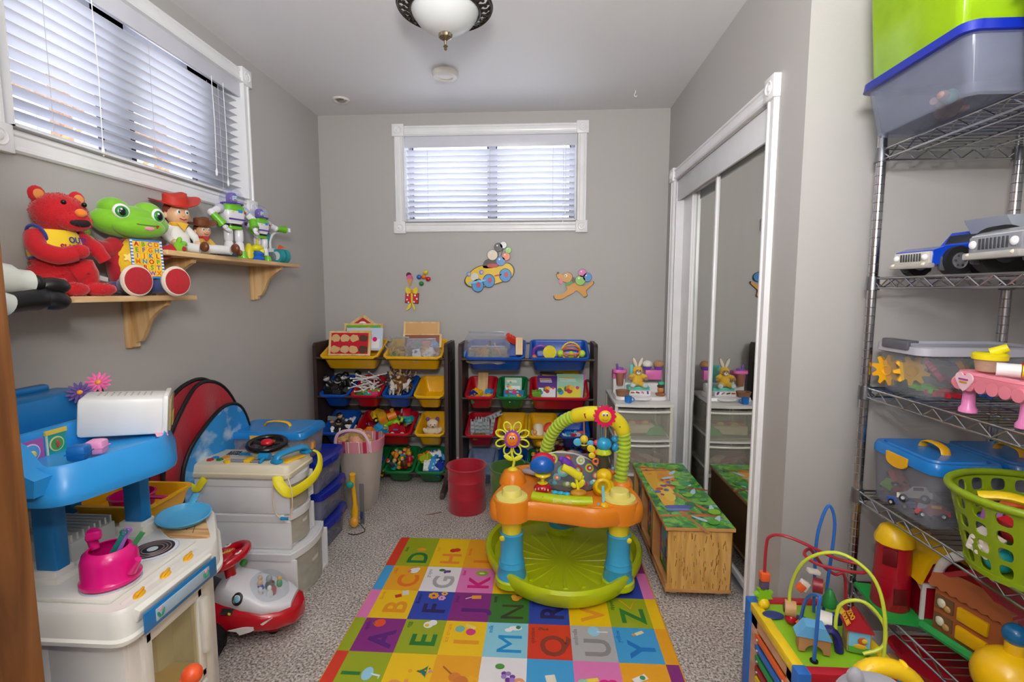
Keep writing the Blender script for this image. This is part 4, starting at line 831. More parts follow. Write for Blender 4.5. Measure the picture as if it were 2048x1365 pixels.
b = B(); b.tube(smooth([(-.02, .02, .07), (-.01, .03, .115), (.01, .03, .15), (.04, .02, .165)], 4), .006, P('e6e8ea'), 8); b.ell((-.03, .035, .13), (.03, .008, .035), P('25949a', .45)); b.obj('arm', t)

# ---------------- toy kitchen ----------------
KW = P('ece9e0', .3); KB = P('2a93da', .3); KBd = P('1878ba', .3); KY = P('f0b010', .35)
K0 = (-1.16, 1.15, 0)
K = thing('toy_kitchen', 'white and blue plastic play kitchen with a canopy against the left wall', 'play kitchen', K0)
def kp(b, name, lab=None): return b.obj(name, K, (-K0[0], -K0[1], 0), label=lab)
def rpoly(pts, r=.03, k=5):
    out = []; n = len(pts)
    for i in range(n):
        p0, p1, p2 = Vector(pts[i-1]), Vector(pts[i]), Vector(pts[(i+1) % n]); a = (p0-p1).normalized(); c = (p2-p1).normalized()
        q0, q1 = p1+a*r, p1+c*r
        for j in range(k+1):
            t_ = j/k; q = q0*(1-t_)**2+p1*2*t_*(1-t_)+q1*t_*t_; out.append((q.x, q.y))
    return out
fp = [(-1.455, .915), (-.865, .915), (-.855, 1.215), (-1.00, 1.415), (-1.12, 1.455), (-1.455, 1.455)]
def off(pts, s, c=(-1.16, 1.18)): return [(c[0]+(x-c[0])*s, c[1]+(y-c[1])*s) for x, y in pts]
b = B(); rp = rpoly(fp, .035)
b.loft([[(x, y, z) for x, y in off(rp, s)] for s, z in ((.985, .500), (1.015, .503), (1.018, .512), (.995, .516), (.985, .568), (.970, .575), (.93, .575))], KW); kp(b, 'counter')
b = B(); b.box((-1.235, 1.075, .25), (.35, .28, .49), KW, bev=.01); b.box((-1.0, .949, .25), (.22, .022, .49), KW, bev=.006); b.box((-1.0, 1.205, .25), (.22, .022, .49), KW, bev=.006); b.box((-.99, 1.075, .228), (.18, .26, .014), KW); b.box((-.99, 1.075, .012), (.18, .26, .02), KW); b.box((-1.20, 1.26, .25), (.42, .24, .49), KW, bev=.02)
b.box((-.898, .965, .25), (.022, .04, .48), KW, bev=.008); b.box((-.898, 1.185, .25), (.026, .045, .48), KW, bev=.008); kp(b, 'cabinet')
# oven doors on the front
for z0, z1, nm in ((.235, .485, 'oven_door'), (.02, .225, 'lower_door')):
    b = B(); zc = (z0+z1)/2; h = z1-z0
    for y, w in ((.988, .026), (1.158, .026)): b.box((-.888, y, zc), (.022, w, h), KW, bev=.006)
    for z in (z0+.013, z1-.016): b.box((-.888, 1.073, z), (.022, .19, .030), KW, bev=.006)
    o_ = kp(b, nm); b = B(); b.box((-.884, 1.073, zc), (.004, .150, h-.04), CLEAR('efe6c0', .18, .1)); kp(b, 'door_window')
    b = B(); b.box((-.98, 1.073, z0+.012), (.15, .22, .008), P('f0bd10', .5)); b.box((-1.056, 1.075, z0+.07), (.006, .23, .11), P('f0bd10', .5)); b.box((-.898, 1.073, zc), (.004, .15, h-.05), P('d8cf9c', .5)) if 0 else None; b.box((-1.045, 1.073, zc), (.006, .150, h-.04), P('cbc3a0')); kp(b, 'oven_interior')
b = B(); b.box((-.872, 1.16, .38), (.02, .022, .15), KW, bev=.006); kp(b, 'door_grip')
# stove, control strip, blue label
b = B(); b.box((-1.02, 1.08, .580), (.20, .27, .012), KW, bev=.005); kp(b, 'stove_top')
for x, y in ((-.975, 1.012), (-.990, 1.150)):
    b = B(); b.disc((x, y, .5862), .058, P('c9cfe4'), n=36); b.disc((x, y, .5868), .055, P('edeef2'), n=36); b.disc((x, y, .5874), .048, P('2a2630'), n=36)
    for r_ in (.040, .032, .024): b.torus((x, y, .588), r_, .0018, P('8d7a78', .4), n=36, k=5)
    b.disc((x, y, .5882), .012, P('d6e6e2'), n=20); kp(b, 'burner')
b = B(); b.box((-.882, 1.065, .556), (.05, .235, .03), KW, (0, .35, 0), bev=.004); kp(b, 'control_strip')
for y in (.985, 1.062, 1.138):
    b = B(); b.ell((-.886, y, .5745), (.011, .019, .006), KY, (0, .35, .3), n=18); b.box((-.886, y, .580), (.006, .034, .010), KY, (0, .35, .3), bev=.002); kp(b, 'knob')
b = B(); b.box((-.8475, 1.065, .532), (.004, .235, .046), P('1576b8', .3), bev=.001); b.box((-.8450, 1.065, .532), (.003, .175, .028), P('a9bfd0', .35), bev=.001)
for y in (.990, 1.140):
    for k in (-1, 1): b.ell((-.843, y+k*.006, .530), (.0015, .004, .009), P('2fa07a'), (k*-.5, 0, 0), n=8)
    b.ell((-.843, y, .540), (.0015, .005, .005), P('f0a0b0'), n=8)
kp(b, 'front_label')
# posts and steps
for x, y in ((-1.121, 1.020), (-1.121, 1.262), (-1.36, 1.295), (-1.36, 1.02)):
    b = B(); b.box((x, y, .715), (.052, .036, .27), KBd, bev=.006); kp(b, 'post')
    b = B(); b.box((x-.005, y, .585), (.085, .060, .03), KW, bev=.004); b.box((x-.005, y, .602), (.066, .048, .02), KW, bev=.004); kp(b, 'post_socket')
# dish rack, sink, tap, cutting board
b = B(); b.box((-1.235, 1.16, .60), (.16, .13, .05), P('c8c8c4', .4), bev=.004)
for i in range(8): b.box((-1.235, 1.105+.016*i, .632), (.15, .005, .022), P('d6d6d2', .4))
kp(b, 'dish_rack')
b = B(); b.rr([(.24, .16, .02, .575), (.27, .185, .025, .622), (.285, .20, .03, .624), (.285, .20, .03, .630), (.262, .176, .025, .630), (.235, .155, .02, .582)], KY, (-1.255, 1.385, 0)); kp(b, 'sink_basin')
b = B(); b.prism(rpoly([(-.895, 1.235), (-1.02, 1.385), (-1.10, 1.40), (-1.085, 1.285), (-1.0, 1.225)], .015), .003, WOOD('b87a4a', 'e8c088', (3, 30, 3)), (0, 0, .575))
for i in range(4): b.box((-.985-.028*i, 1.30+.014*i, .5788), (.0015, .10, .001), 'brown', (0, 0, .5))
kp(b, 'cutting_board')
b = B(); b.cyl((-1.36, 1.20, .575), (-1.36, 1.20, .665), .022, KW, n=20); b.tube(smooth([(-1.36, 1.20, .665), (-1.32, 1.22, .685), (-1.27, 1.25, .692), (-1.22, 1.27, .690)], 4), .014, KBd, 10, flat=(1, .6)); b.cyl((-1.37, 1.19, .675), (-1.37, 1.19, .705), .024, KY, n=24); kp(b, 'tap')
# canopy
hp = [(-1.43, .90), (-.965, .90), (-.905, 1.13), (-1.06, 1.325), (-1.43, 1.325)]
b = B(); rp = rpoly(hp, .05, 6); c_ = (-1.17, 1.10)
b.loft([[(x, y, z) for x, y in off(rp, s, c_)] for s, z in ((1.0, .815), (1.04, .812), (1.05, .82), (1.045, .832), (.965, .885), (.945, .890), (.93, .884), (.90, .876))], KB); kp(b, 'canopy')
b = B()
b.prism([(-1.43, .84), (-.99, .84), (-.985, .875), (-1.02, .89), (-1.05, .93), (-1.08, .945), (-1.43, .945)], .05, KB, (0, .925, 0), (PI/2, 0, 0)); kp(b, 'canopy_side')
b = B(); b.box((-1.125, 1.03, .898), (.024, .22, .075), KB, bev=.008); kp(b, 'display_panel')
b = B(); b.box((-1.35, 1.17, .915), (.12, .34, .11), KBd, bev=.02); b.box((-1.40, 1.16, .975), (.03, .28, .02), KBd, bev=.008); kp(b, 'back_shelf_box')
b = B(); b.box((-1.1115, .985, .895), (.003, .058, .050), P('b05aa0', .4)); b.disc((-1.110, .985, .893), .020, P('e9d9ee'), (0, PI/2, 0)); b.disc((-1.1085, .985, .893), .017, P('5aa0d8'), (0, PI/2, 0)); b.ell((-1.106, .985, .889), (.002, .009, .009), P('e8d060'), n=8)
b.box((-1.1115, 1.043, .897), (.003, .046, .056), P('1ea090', .4)); b.box((-1.110, 1.043, .926), (.005, .05, .010), P('e8c84a')); b.box((-1.110, 1.021, .895), (.003, .004, .055), P('cfe0d0')); b.disc((-1.110, 1.043, .897), .017, P('efe0a0'), (0, PI/2, 0)); b.disc((-1.1085, 1.043, .897), .014, P('4aa04a'), (0, PI/2, 0)); b.ell((-1.106, 1.043, .897), (.002, .004, .009), P('c83a3a'), n=8); kp(b, 'picture_stickers')
b = B(); b.box((-.968, 1.178, .884), (.045, .024, .002), P('e8a8c0'), (.0, .10, -.75), bev=.0005); kp(b, 'name_label')
b = B()
for y in (.905, .93): b.tube([(-1.02, y-.02, .845), (-1.02, y-.045, .838), (-1.02, y-.05, .848)], .004, KB, 6)
kp(b, 'utensil_hooks')
# things on the kitchen
MG = P('e0107c', .22)
t = thing('toy_kettle', 'magenta plastic kettle on the near burner of the play kitchen', 'kettle', (-.975, 1.012, .589), .5); t.scale = (1, 1, 1)
b = B(); b.lathe([(.050, 0), (.057, .004), (.058, .012), (.054, .018), (.054, .055), (.049, .072), (.040, .080), (.036, .079), (.045, .070), (.050, .055), (.049, .012), (0, .010)], MG, 40, mats=None); b.obj('kettle_body', t)
b = B(); b.tube(smooth([(-.03, .02, .072), (-.035, .024, .098), (-.03, .018, .112)], 3), [.010]*3+[.013]*4, MG, 10); b.box((-.028, .012, .108), (.028, .018, .022), MG, bev=.005); b.obj('handle', t)
b = B(); b.tube([(.044, -.030, .028), (.062, -.043, .058)], [.012, .007], MG, 12); b.obj('spout', t)
for i, (c_, dx, a) in enumerate([('16706a', .0, .5), ('9a5ab8', .012, .42), ('2a7a44', .022, .62)]):
    b = B(); b.box((0, 0, .045), (.011, .003, .10), P(c_), bev=.001); 
    if i < 2: b.torus((0, 0, .096), .006, .0025, P(c_), (PI/2, 0, 0), n=14)
    tag(b.obj('toy_utensil', loc=(-.990+dx, 1.005+dx*.6, .612), r=(0, a, .5)), ['dark green', 'purple', 'thin green'][i]+' utensil handle standing in the magenta kettle', 'utensil')
t = thing('toy_pan', 'light blue toy frying pan on the kitchen cutting board', 'pan', (-1.03, 1.315, .580), 1.9, r=(.06, -.10, 1.9))
b = B(); LB = P('52aede', .25); b.lathe([(.042, 0), (.058, .010), (.068, .022), (.070, .024), (.066, .025), (.055, .014), (.04, .006), (0, .006)], LB, 40); b.obj('pan_body', t)
b = B(); b.box((.088, 0, .026), (.05, .020, .006), LB, (0, -.15, 0), bev=.003); b.obj('handle', t)
t = thing('toy_pot', 'magenta pot lying in the yellow sink basin', 'pot', (-1.235, 1.375, .590))
b = B(); b.lathe([(.045, 0), (.055, .01), (.058, .042), (.062, .044), (.055, .046), (.05, .012), (0, .010)], MG, 36); b.obj('pot_body', t)
b = B(); b.box((.085, -.01, .040), (.06, .018, .006), MG, bev=.002); b.obj('handle', t)
t = thing('toy_microwave', 'white plastic toy microwave on top of the kitchen canopy', 'toy microwave', (-1.07, 1.185, .886), r=(0, .085, .60)); t.scale = (.78, .85, .92)
b = B(); b.box((0, 0, .052), (.225, .14, .104), P('ecebe8', .35), bev=.012); b.box((.112, 0, .054), (.016, .150, .112), P('ecebe8', .35), bev=.004)
b.obj('casing', t)
b = B()
for i in range(9): b.box((-.07+.017*i, .0, .1045), (.004, .045, .001), P('c2c0be'))
for i in range(9): b.cyl((-.07+.017*i, .034, .103), (-.07+.017*i, .034, .1048), .002, P('555'+'555'), n=8)
b.obj('vents', t)
b = B(); b.box((.124, 0, .054), (.008, .13, .09), CLEAR('c8b890', .5), bev=.002); b.box((.125, .03, .03), (.008, .05, .04), P('d8c23a')); b.obj('microwave_door', t)
for c_, p_, n_ in (('0a64b4', (-.985, .972, .886), 'blue'), ('ee9ccc', (-1.000, 1.030, .880), 'pink')):
    b = B(); b.box((0, 0, .016), (.036, .036, .032), P(c_, .35), bev=.008, seg=2); b.box((0, 0, .016), (.0375, .0375, .002), P(c_, .35)); tag(b.obj('play_cube', loc=p_, r=(0, 0, .35)), n_+' chunky plastic cube on the canopy tray', 'cube')
def flower(label, c, base, tip, s, tilt):
    t = thing('toy_flower', label, 'flower', base); tv = Vector(tip)-Vector(base)
    b = B(); b.tube(smooth([(0, 0, 0), tv*.5+Vector((0, .01, 0)), tv], 4), .0028, P('17603a'), 6); b.obj('stem', t)
    b = B(); b.at(tv, tilt)
    for ring, (L, nn) in enumerate(((s, 13), (s*.7, 10))):
        for k in range(nn):
            a = 2*PI*k/nn+ring*.2; b.ell((math.cos(a)*L*.6, math.sin(a)*L*.6, .003*ring+.002), (L*.42, s*.13, .0016), P(c, .5), (0, -.15, a), n=8, m=5)
    b.pop(); b.obj('petals', t); b = B(); b.at(tv, tilt); b.ell((0, 0, .006), (s*.22, s*.22, .004), P('f0a030'), n=12); b.pop(); b.obj('flower_centre', t)
    b = B(); b.ell(tv*.72+Vector((-.006, 0, 0)), (.014, .003, .006), P('1a7a48'), (0, .6, 0), n=8); b.obj('leaf', t)
flower('pink toy daisy standing behind the microwave', 'ee6aa8', (-1.25, 1.33, .88), (-1.26, 1.32, .985), .033, (1.0, .3, .3))
flower('purple toy daisy drooping left of the pink one', '5a3a8a', (-1.26, 1.30, .88), (-1.275, 1.275, .965), .032, (.9, .9, .3))
# blue chair back and orange toy at the lower left
t = thing('toddler_chair', 'dark blue plastic toddler chair behind the open door', 'chair', (-1.085, .80, 0))
b = B(); b.box((0, .04, .37), (.26, .022, .22), P('0a2a94', .25), bev=.03, seg=4); b.obj('backrest', t)
b = B(); b.box((0, -.07, .25), (.26, .24, .02), P('0a2a94', .25), bev=.008); b.obj('seat', t)
for x in (-1, 1):
    for y in (-.17, .04): b = B(); b.cyl((x*.11, y, 0), (x*.11, y, .25), .014, P('0a2a94', .25)); b.obj('leg', t)
t = thing('push_toy', 'orange-red toy handle with a ball end in front of the play kitchen', 'push toy', (-.80, .90, 0))
OR = P('ee5a2c', .3); b = B(); b.rr([(.10, .08, .02, 0), (.10, .08, .02, .02), (.03, .03, .01, .03)], OR); b.cyl((0, 0, .02), (0, 0, .40), .012, OR); b.obj('stand', t)
b = B(); b.tube([(-.06, -.02, .405), (.035, .02, .405)], .016, OR, 12); b.obj('crossbar', t)
b = B(); b.tube([(.02, .015, .405), (.045, .03, .418)], .007, OR, 8); b.ell((.058, .040, .428), .021, OR); b.obj('ball_end', t)
# ---------------- folded pop-up tent ----------------
def cloudmat():
    m, t, n, o = nt('cloud_print_cloth'); b = n.new('ShaderNodeBsdfPrincipled'); b.inputs['Roughness'].default_value = .6; t.links.new(b.outputs[0], o.inputs[0])
    tc = n.new('ShaderNodeTexCoord'); mp = n.new('ShaderNodeMapping'); mp.inputs['Scale'].default_value = (1, 5.5, 7.5); nz = n.new('ShaderNodeTexNoise'); nz.inputs['Scale'].default_value = 1.25; nz.inputs['Detail'].default_value = 5
    r = n.new('ShaderNodeValToRGB'); e = r.color_ramp.elements; e[0].position = .50; e[0].color = (*rgb('2b8fd6'), 1); e[1].position = .66; e[1].color = (*rgb('cfe3f0'), 1)
    t.links.new(tc.outputs['Object'], mp.inputs[0]); t.links.new(mp.outputs[0], nz.inputs['Vector']); t.links.new(nz.outputs[0], r.inputs[0]); t.links.new(r.outputs[0], b.inputs['Base Color']); return m
CLD = cloudmat(); TRD = P('b80c26', .5, 0, 'cloth', .12, 5)
t = thing('folded_play_tent', 'folded pop-up tent with red top and blue cloud print leaning on the left wall', 'play tent', (-1.43, 1.98, 0))
def loop_panel(pts, x, th, mat, name, wav=.006, lean=0):
    """cloth panel spanned in a closed outline (y, z), gently rippled"""
    c = (sum(p[0] for p in pts)/len(pts), sum(p[1] for p in pts)/len(pts)); b = B(); N = len(pts); R = 7; rings = []
    rd = random.Random(len(pts)+int(x*1000))
    ph = rd.uniform(0, 6)
    for k in range(R+1):
        s_ = 1-k/R*.97; rings.append([(x+th/2+wav*math.sin(9*(c[0]+(p[0]-c[0])*s_)*3+ph+4*(c[1]+(p[1]-c[1])*s_))*(1-s_**6)+lean*(p[1]), c[0]+(p[0]-c[0])*s_, c[1]+(p[1]-c[1])*s_) for p in pts])
    back = [[(x-th/2+lean*p[1], p[0], p[1]) for p in pts]]
    b.loft(back+rings, mat); b.obj(name, t)
    b = B(); b.tube([(x+lean*p[1], p[0], p[1]) for p in pts], .008, P('101014', .5), 8, closed=True); b.obj('piping', t)
def S2(pts, k=5): return [(v.x, v.y) for v in smooth([(a, b_, 0) for a, b_ in pts], k, True)]
loop_panel(S2([(-.30, .02), (-.30, .45), (-.265, .68), (-.15, .83), (.0, .875), (.12, .82), (.22, .66), (.28, .40), (.30, .02), (0, .0)]), -.02, .006, TRD, 'red_panel')
loop_panel(S2([(-.26, .02), (-.27, .45), (-.225, .66), (-.12, .80), (-.02, .865), (.12, .82), (.23, .66), (.29, .40), (.31, .02), (0, .0)]), .012, .006, TRD, 'red_panel', .010)
loop_panel(S2([(-.20, .02), (-.21, .45), (-.17, .60), (-.04, .70), (.09, .745), (.20, .70), (.27, .52), (.30, .30), (.31, .02), (.05, .0)]), .045, .006, CLD, 'cloud_panel', .008)
loop_panel(S2([(-.31, .01), (-.31, .42), (-.27, .50), (-.24, .40), (-.23, .01)], 3), .0, .006, P('2b6fb0', .6), 'side_panel', .002)
# ---------------- white drawer units with the driving toy ----------------
WPl = P('e6e7ea', .3)
def drawer_unit(label, x1, y0, y1, z0, z1, seed):
    """white moulded shell, bow-fronted smoky drawer facing +x"""
    t = thing('drawer_unit', label, 'drawer unit', ((x1-1.44)/2, (y0+y1)/2, z0), group='white drawer units stacked by the left wall'); w = x1+1.44; d = y1-y0; h = z1-z0; x0 = -w/2
    b = B()
    for s_ in (-1, 1): b.box((0, s_*(d/2-.006), h/2-.012), (w-.02, .012, h-.024), WPl, bev=.004)
    b.box((x0+.01, 0, h/2-.01), (.012, d-.01, h-.02), WPl); b.box((0, 0, .006), (w-.03, d-.02, .01), WPl); b.obj('shell', t)
    def bow(xx, n=10): return [(xx+.035*(1-(2*k/n-1)**2), -d/2+d*k/n) for k in range(n+1)]
    b = B(); top = [(x0, -d/2-.004), ]+[(p[0]-.03, p[1]*1.03) for p in bow(w/2)]+[(x0, d/2+.004)]
    b.prism(top, .026, WPl, (0, 0, h-.026)); b.prism([(p[0]*.97, p[1]*.93) for p in top], .006, WPl, (0, 0, h)); b.obj('lid', t)
    b = B(); fr = bow(w/2-.035); fr2 = [(p[0]-.006, p[1]) for p in reversed(fr)]
    b.prism([(p[0], p[1]*.93) for p in fr+fr2], h-.036, CLEAR('d6d2c4', .55, .25), (0, 0, .008)); b.box((-.01, 0, .013), (w-.08, d*.88, .004), CLEAR('d6d2c4', .5)); o = b.obj('drawer', t)
    b = B(); b.prism([(p[0]+.003, p[1]*.55) for p in fr+fr2], .012, CLEAR('e6e4dc', .8, .2), (0, 0, h*.55)); b.obj('drawer_pull', t)
    return t
drawer_unit('bottom and widest white drawer unit on the carpet beside the toy car', -.955, 1.81, 2.10, 0, .205, 1)
drawer_unit('middle white drawer unit of the stack by the left wall', -.985, 1.835, 2.045, .212, .352, 2)
drawer_unit('top white drawer unit of the stack, right under the toy steering wheel board', -.985, 1.835, 2.045, .359, .498, 3)
for i, (c_, x, y) in enumerate([('e06a80', -1.05, 1.90), ('4a9a6a', -1.02, 1.98), ('d8c060', -1.08, 2.02)]):
    sp('toy_brick', ('brick', c_, 4, 3, .03), ['rosy', 'green', 'straw yellow'][i]+' shape seen dimly inside the bottom white drawer', 'building brick', (x, y, .024), (0, 0, i), None, 1.5)
t = thing('toy_dashboard', 'cream toy dashboard with black steering wheel and blue telephone on the white drawers', 'toy dashboard', (-1.195, 1.935, .506), rz=0)
CRM = P('e9dfc4', .35); b = B()
b.rr([(.41, .215, .02, 0), (.415, .22, .02, .004), (.415, .22, .02, .018), (.405, .210, .02, .022), (.395, .200, .02, .045), (.385, .19, .02, .050)], CRM, c=(0, 0, 0)); b.rr([(.20, .10, .03, .045), (.16, .08, .03, .058)], CRM, c=(.05, .065, 0)); b.obj('dashboard_case', t)
b = B(); BKp = P('121214', .2); b.at((.03, .055, .092), (.12, .05, 0)); b.torus((0, 0, 0), .072, .012, BKp, n=40, k=10)
for a in (.2, PI-.2): b.tube([(0, 0, -.004), (.068*math.cos(a), .068*math.sin(a), 0)], .016, BKp, 10, flat=(1, .35))
b.tube([(0, 0, 0), (0, -.066, 0)], .014, BKp, 10, flat=(1, .35)); b.cyl((0, 0, -.04), (0, 0, .0), .018, BKp, n=16); b.pop(); b.obj('steering_wheel', t)
b = B(); b.at((.03, .055, .098), (.12, .05, 0)); b.ell((0, 0, 0), (.026, .024, .014), P('d01828', .2)); b.pop(); b.obj('horn_button', t)
b = B(); BL = P('1a8fc8', .25); b.at((.165, .0, .062), (0, 0, 1.15)); b.tube(smooth([(-.075, 0, -.004), (-.07, 0, .012), (-.04, 0, .022), (.04, 0, .022), (.07, 0, .012), (.075, 0, -.004)], 3), .015, BL, 12, flat=(1.25, .8)); b.box((-.07, 0, -.004), (.035, .042, .014), BL, bev=.006); b.box((.07, 0, -.004), (.035, .042, .014), BL, bev=.006); b.pop(); b.obj('telephone_handset', t)
b = B(); b.box((.175, -.01, .052), (.04, .10, .006), P('f0b810'), (0, 0, -.4), bev=.002); b.obj('handset_cradle', t)
for c_, x, y, s_ in (('c01c28', -.155, -.045, 5), ('2f86c8', -.15, -.020, 6), ('2f8a3a', -.118, -.040, 5), ('f0a020', -.11, -.010, 24)):
    b = B(); b.cyl((x, y, .050), (x, y, .056), .014, P(c_), n=s_); b.obj('shape_button', t)
b = B()
for y, c_ in ((-.03, 'dgrey'), (-.045, '3a5ac8'), (-.06, 'dgrey')): b.box((-.01, y, .0505), (.16, .004, .002), c_)
b.obj('slider_tracks', t)
b = B(); b.box((.01, -.045, .056), (.026, .042, .014), P('f6c810', .3), bev=.004); b.obj('yellow_slider', t)
b = B(); b.cyl((-.065, -.072, .050), (-.065, -.072, .064), .012, P('f6c810', .3), n=8); b.obj('yellow_knob', t)
b = B(); b.tube([(.045, -.03, .066), (.09, -.03, .066)], .014, BL, 12); b.cyl((.07, -.045, .062), (.07, -.075, .054), .006, BL); b.obj('blue_lever', t)
b = B(); b.cyl((.105, -.01, .05), (.105, -.01, .062), .015, P('d01828', .2), n=18); b.obj('red_button', t)
b = B(); 
for i, w_ in enumerate(('LITTLE', 'SMART', 'DRIVER')): b.text(w_, .017, 'black', (-.115+.004*i, .065-.017*i, .0508), (0, 0, 0), bold=.03)
b.text('S', .02, 'black', (-.05, .08, .0508), bold=.05); b.obj('lettering', t)
b = B(); b.prism([(-.03, 0), (.03, .0), (.035, .03), (.0, .045), (-.04, .03)], .002, P('2a8ab8', .3), (-.045, .02, .050)); b.prism([(-.03, 0), (.05, .0), (.03, .03), (-.02, .03)], .002, P('2a8ab8', .3), (.06, .015, .050)); b.obj('dial_stickers', t)
YS = P('f2e21a', .5)
b = B(); b.tube(smooth([(-.20, -.07, .03), (-.222, -.10, .012), (-.20, -.118, -.022), (-.165, -.122, -.040), (-.145, -.118, -.015), (-.135, -.112, .0)], 5), .008, YS, 10, flat=(1.8, .5)); b.obj('yellow_strap', t)
b = B(); b.tube(smooth([(.165, -.112, .015), (.175, -.124, -.01), (.205, -.120, -.045), (.225, -.08, -.052), (.250, .0, -.035), (.255, .06, .0), (.235, .10, .035), (.21, .105, .05)], 5), .009, YS, 10, flat=(2.2, .5)); b.obj('yellow_strap', t)
b = B(); b.tube(smooth([(.150, -.112, .02), (.145, -.120, -.06), (.152, -.120, -.13), (.185, -.122, -.155), (.215, -.12, -.14), (.222, -.118, -.05), (.205, -.112, .01)], 5), .0022, 'f0d8b8', 6); b.obj('cord', t)
b = B(); b.cyl((.175, -.124, -.152), (.205, -.124, -.152), .006, BL, n=12); b.obj('cord_toggle', t)
# ---------------- blue lidded boxes ----------------
def latchbox(label, name, loc, w, d, h, lidc, lathc, rz=0, a=.28, handle=True, group=None, lidh=.022, body='dde0ea'):
    """w along local x, d along local y; long side with the latch faces -y"""
    t = thing(name, label, 'storage box', loc, rz, group)
    b = B(); m = CLEAR(body, a, .12)
    b.rr([(w*.88, d*.88, .02, 0), (w*.89, d*.89, .022, .003), (w*.95, d*.95, .026, h-.004), (w*.97, d*.97, .026, h-.002), (w*.97, d*.97, .026, h), (w*.93, d*.93, .024, h-.001), (w*.87, d*.87, .02, .006)], m); b.obj('box_body', t)
    b = B(); L = P(lidc, .22); b.rr([(w*.96, d*.96, .026, h-.006), (w, d, .03, h-.006), (w*1.0, d*1.0, .03, h+lidh*.5), (w*.96, d*.96, .03, h+lidh), (w*.86, d*.84, .03, h+lidh), (w*.83, d*.80, .03, h+lidh*.75), (w*.80, d*.76, .03, h+lidh*1.1)], L); b.obj('lid', t)
    for s_ in (-1, 1):
        if lathc is None: break
        b = B(); q = [(-w*.16, 0), (w*.16, 0), (w*.155, -.022)]+[(w*.15*math.cos(PI*k/10), -.022-.014*math.sin(PI*k/10)) for k in range(11)]+[(-w*.155, -.022)]
        b.at((0, s_*(d/2+.002)+(.0 if s_ < 0 else .006), h+.012), (PI/2, 0, 0)); b.prism(q, .006, P(lathc, .3)); b.pop(); b.obj('latch', t)
    if handle:
        b = B(); b.tube(smooth([(-w*.17, 0, h+lidh), (-w*.13, 0, h+lidh+.018), (0, 0, h+lidh+.024), (w*.13, 0, h+lidh+.018), (w*.17, 0, h+lidh)], 4), .008, P(lathc or lidc, .3), 8, flat=(1.6, .5)); b.obj('handle', t)
    return t
def tote(label, loc, w, d, h, rz=0, group=None):
    """navy-lidded clear drawer tote; front faces +x with a bowed lid edge"""
    t = thing('lidded_tote', label, 'storage box', loc, rz, group); m = CLEAR('aab0cc', .42, .15)
    b = B(); b.rr([(w*.90, d*.88, .02, 0), (w*.91, d*.89, .02, .004), (w*.96, d*.94, .022, h-.03), (w*.98, d*.96, .022, h-.028), (w*.98, d*.96, .022, h-.024), (w*.93, d*.91, .02, h-.026), (w*.88, d*.86, .02, .008)], m); b.obj('box_body', t)
    n = 10; fr = [(w/2+.02*(1-(2*k/n-1)**2), -d/2+d*k/n) for k in range(n+1)]; top = rpoly([(-w/2, -d/2)]+fr[:1]+fr[5:6]+fr[-1:]+[(-w/2, d/2)], .02)
    NV = P('0a2596', .22); b = B(); b.loft([[(x*s_, y*s_, z) for x, y in top] for s_, z in ((1, h-.034), (1.02, h-.032), (1.0, h-.006), (.96, h), (.88, h), (.86, h-.008), (.80, h-.006))], NV); b.box((w/2+.012, 0, h-.024), (.02, d*.3, .022), NV, bev=.005); b.obj('lid', t)
    return t
GB = 'navy lidded totes stacked beside the white drawers'
tote('navy lidded tote at the bottom of the stack behind the white drawers', (-1.215, 2.30, 0), .40, .30, .150, 0, GB)
tote('navy lidded tote, second from the floor, behind the white drawers', (-1.215, 2.30, .150), .40, .30, .155, 0, GB)
tote('navy lidded tote directly under the light blue lidded box', (-1.215, 2.29, .305), .40, .30, .155, 0, GB)
latchbox('clear box of building bricks with light blue lid and yellow latch on the navy totes', 'lidded_box', (-1.245, 2.225, .462), .37, .25, .125, '1f86d2', 'f2b81c', 0, .20)
for i, (c_, x, y, nx, z, l_) in enumerate([('e8bd3c', -1.13, 2.14, 4, .50, 'large yellow brick near the front'), ('c8304a', -1.20, 2.17, 3, .50, 'crimson brick'), ('3a5ac0', -1.25, 2.16, 4, .50, 'blue brick'), ('3a9a58', -1.20, 2.14, 6, .474, 'long green brick along the bottom'),
  ('3a9a58', -1.30, 2.16, 5, .474, 'green brick at the left bottom'), ('b82a4a', -1.34, 2.15, 4, .505, 'dark pink brick at the left'), ('e8a23c', -1.10, 2.22, 3, .505, 'orange brick at the right'), ('e6dcc8', -1.29, 2.15, 2, .525, 'cream brick standing high'), ('2a8ac0', -1.17, 2.25, 4, .50, 'sky blue brick behind'), ('d83a3a', -1.24, 2.26, 4, .51, 'bright red brick behind'), ('3a9a58', -1.12, 2.15, 3, .475, 'green brick at the right bottom')]):
    sp('building_brick', ('brick', c_, nx, 2, .024), l_+' in the light blue lidded box', 'building brick', (x, y, z), (0, 0, .1*i-.4), None, 1.25)
sp('toy_ball', ('ball', 'e08a5a', .02), 'small peach ball in the middle navy lidded tote', 'ball', (-1.06, 2.18, .335))
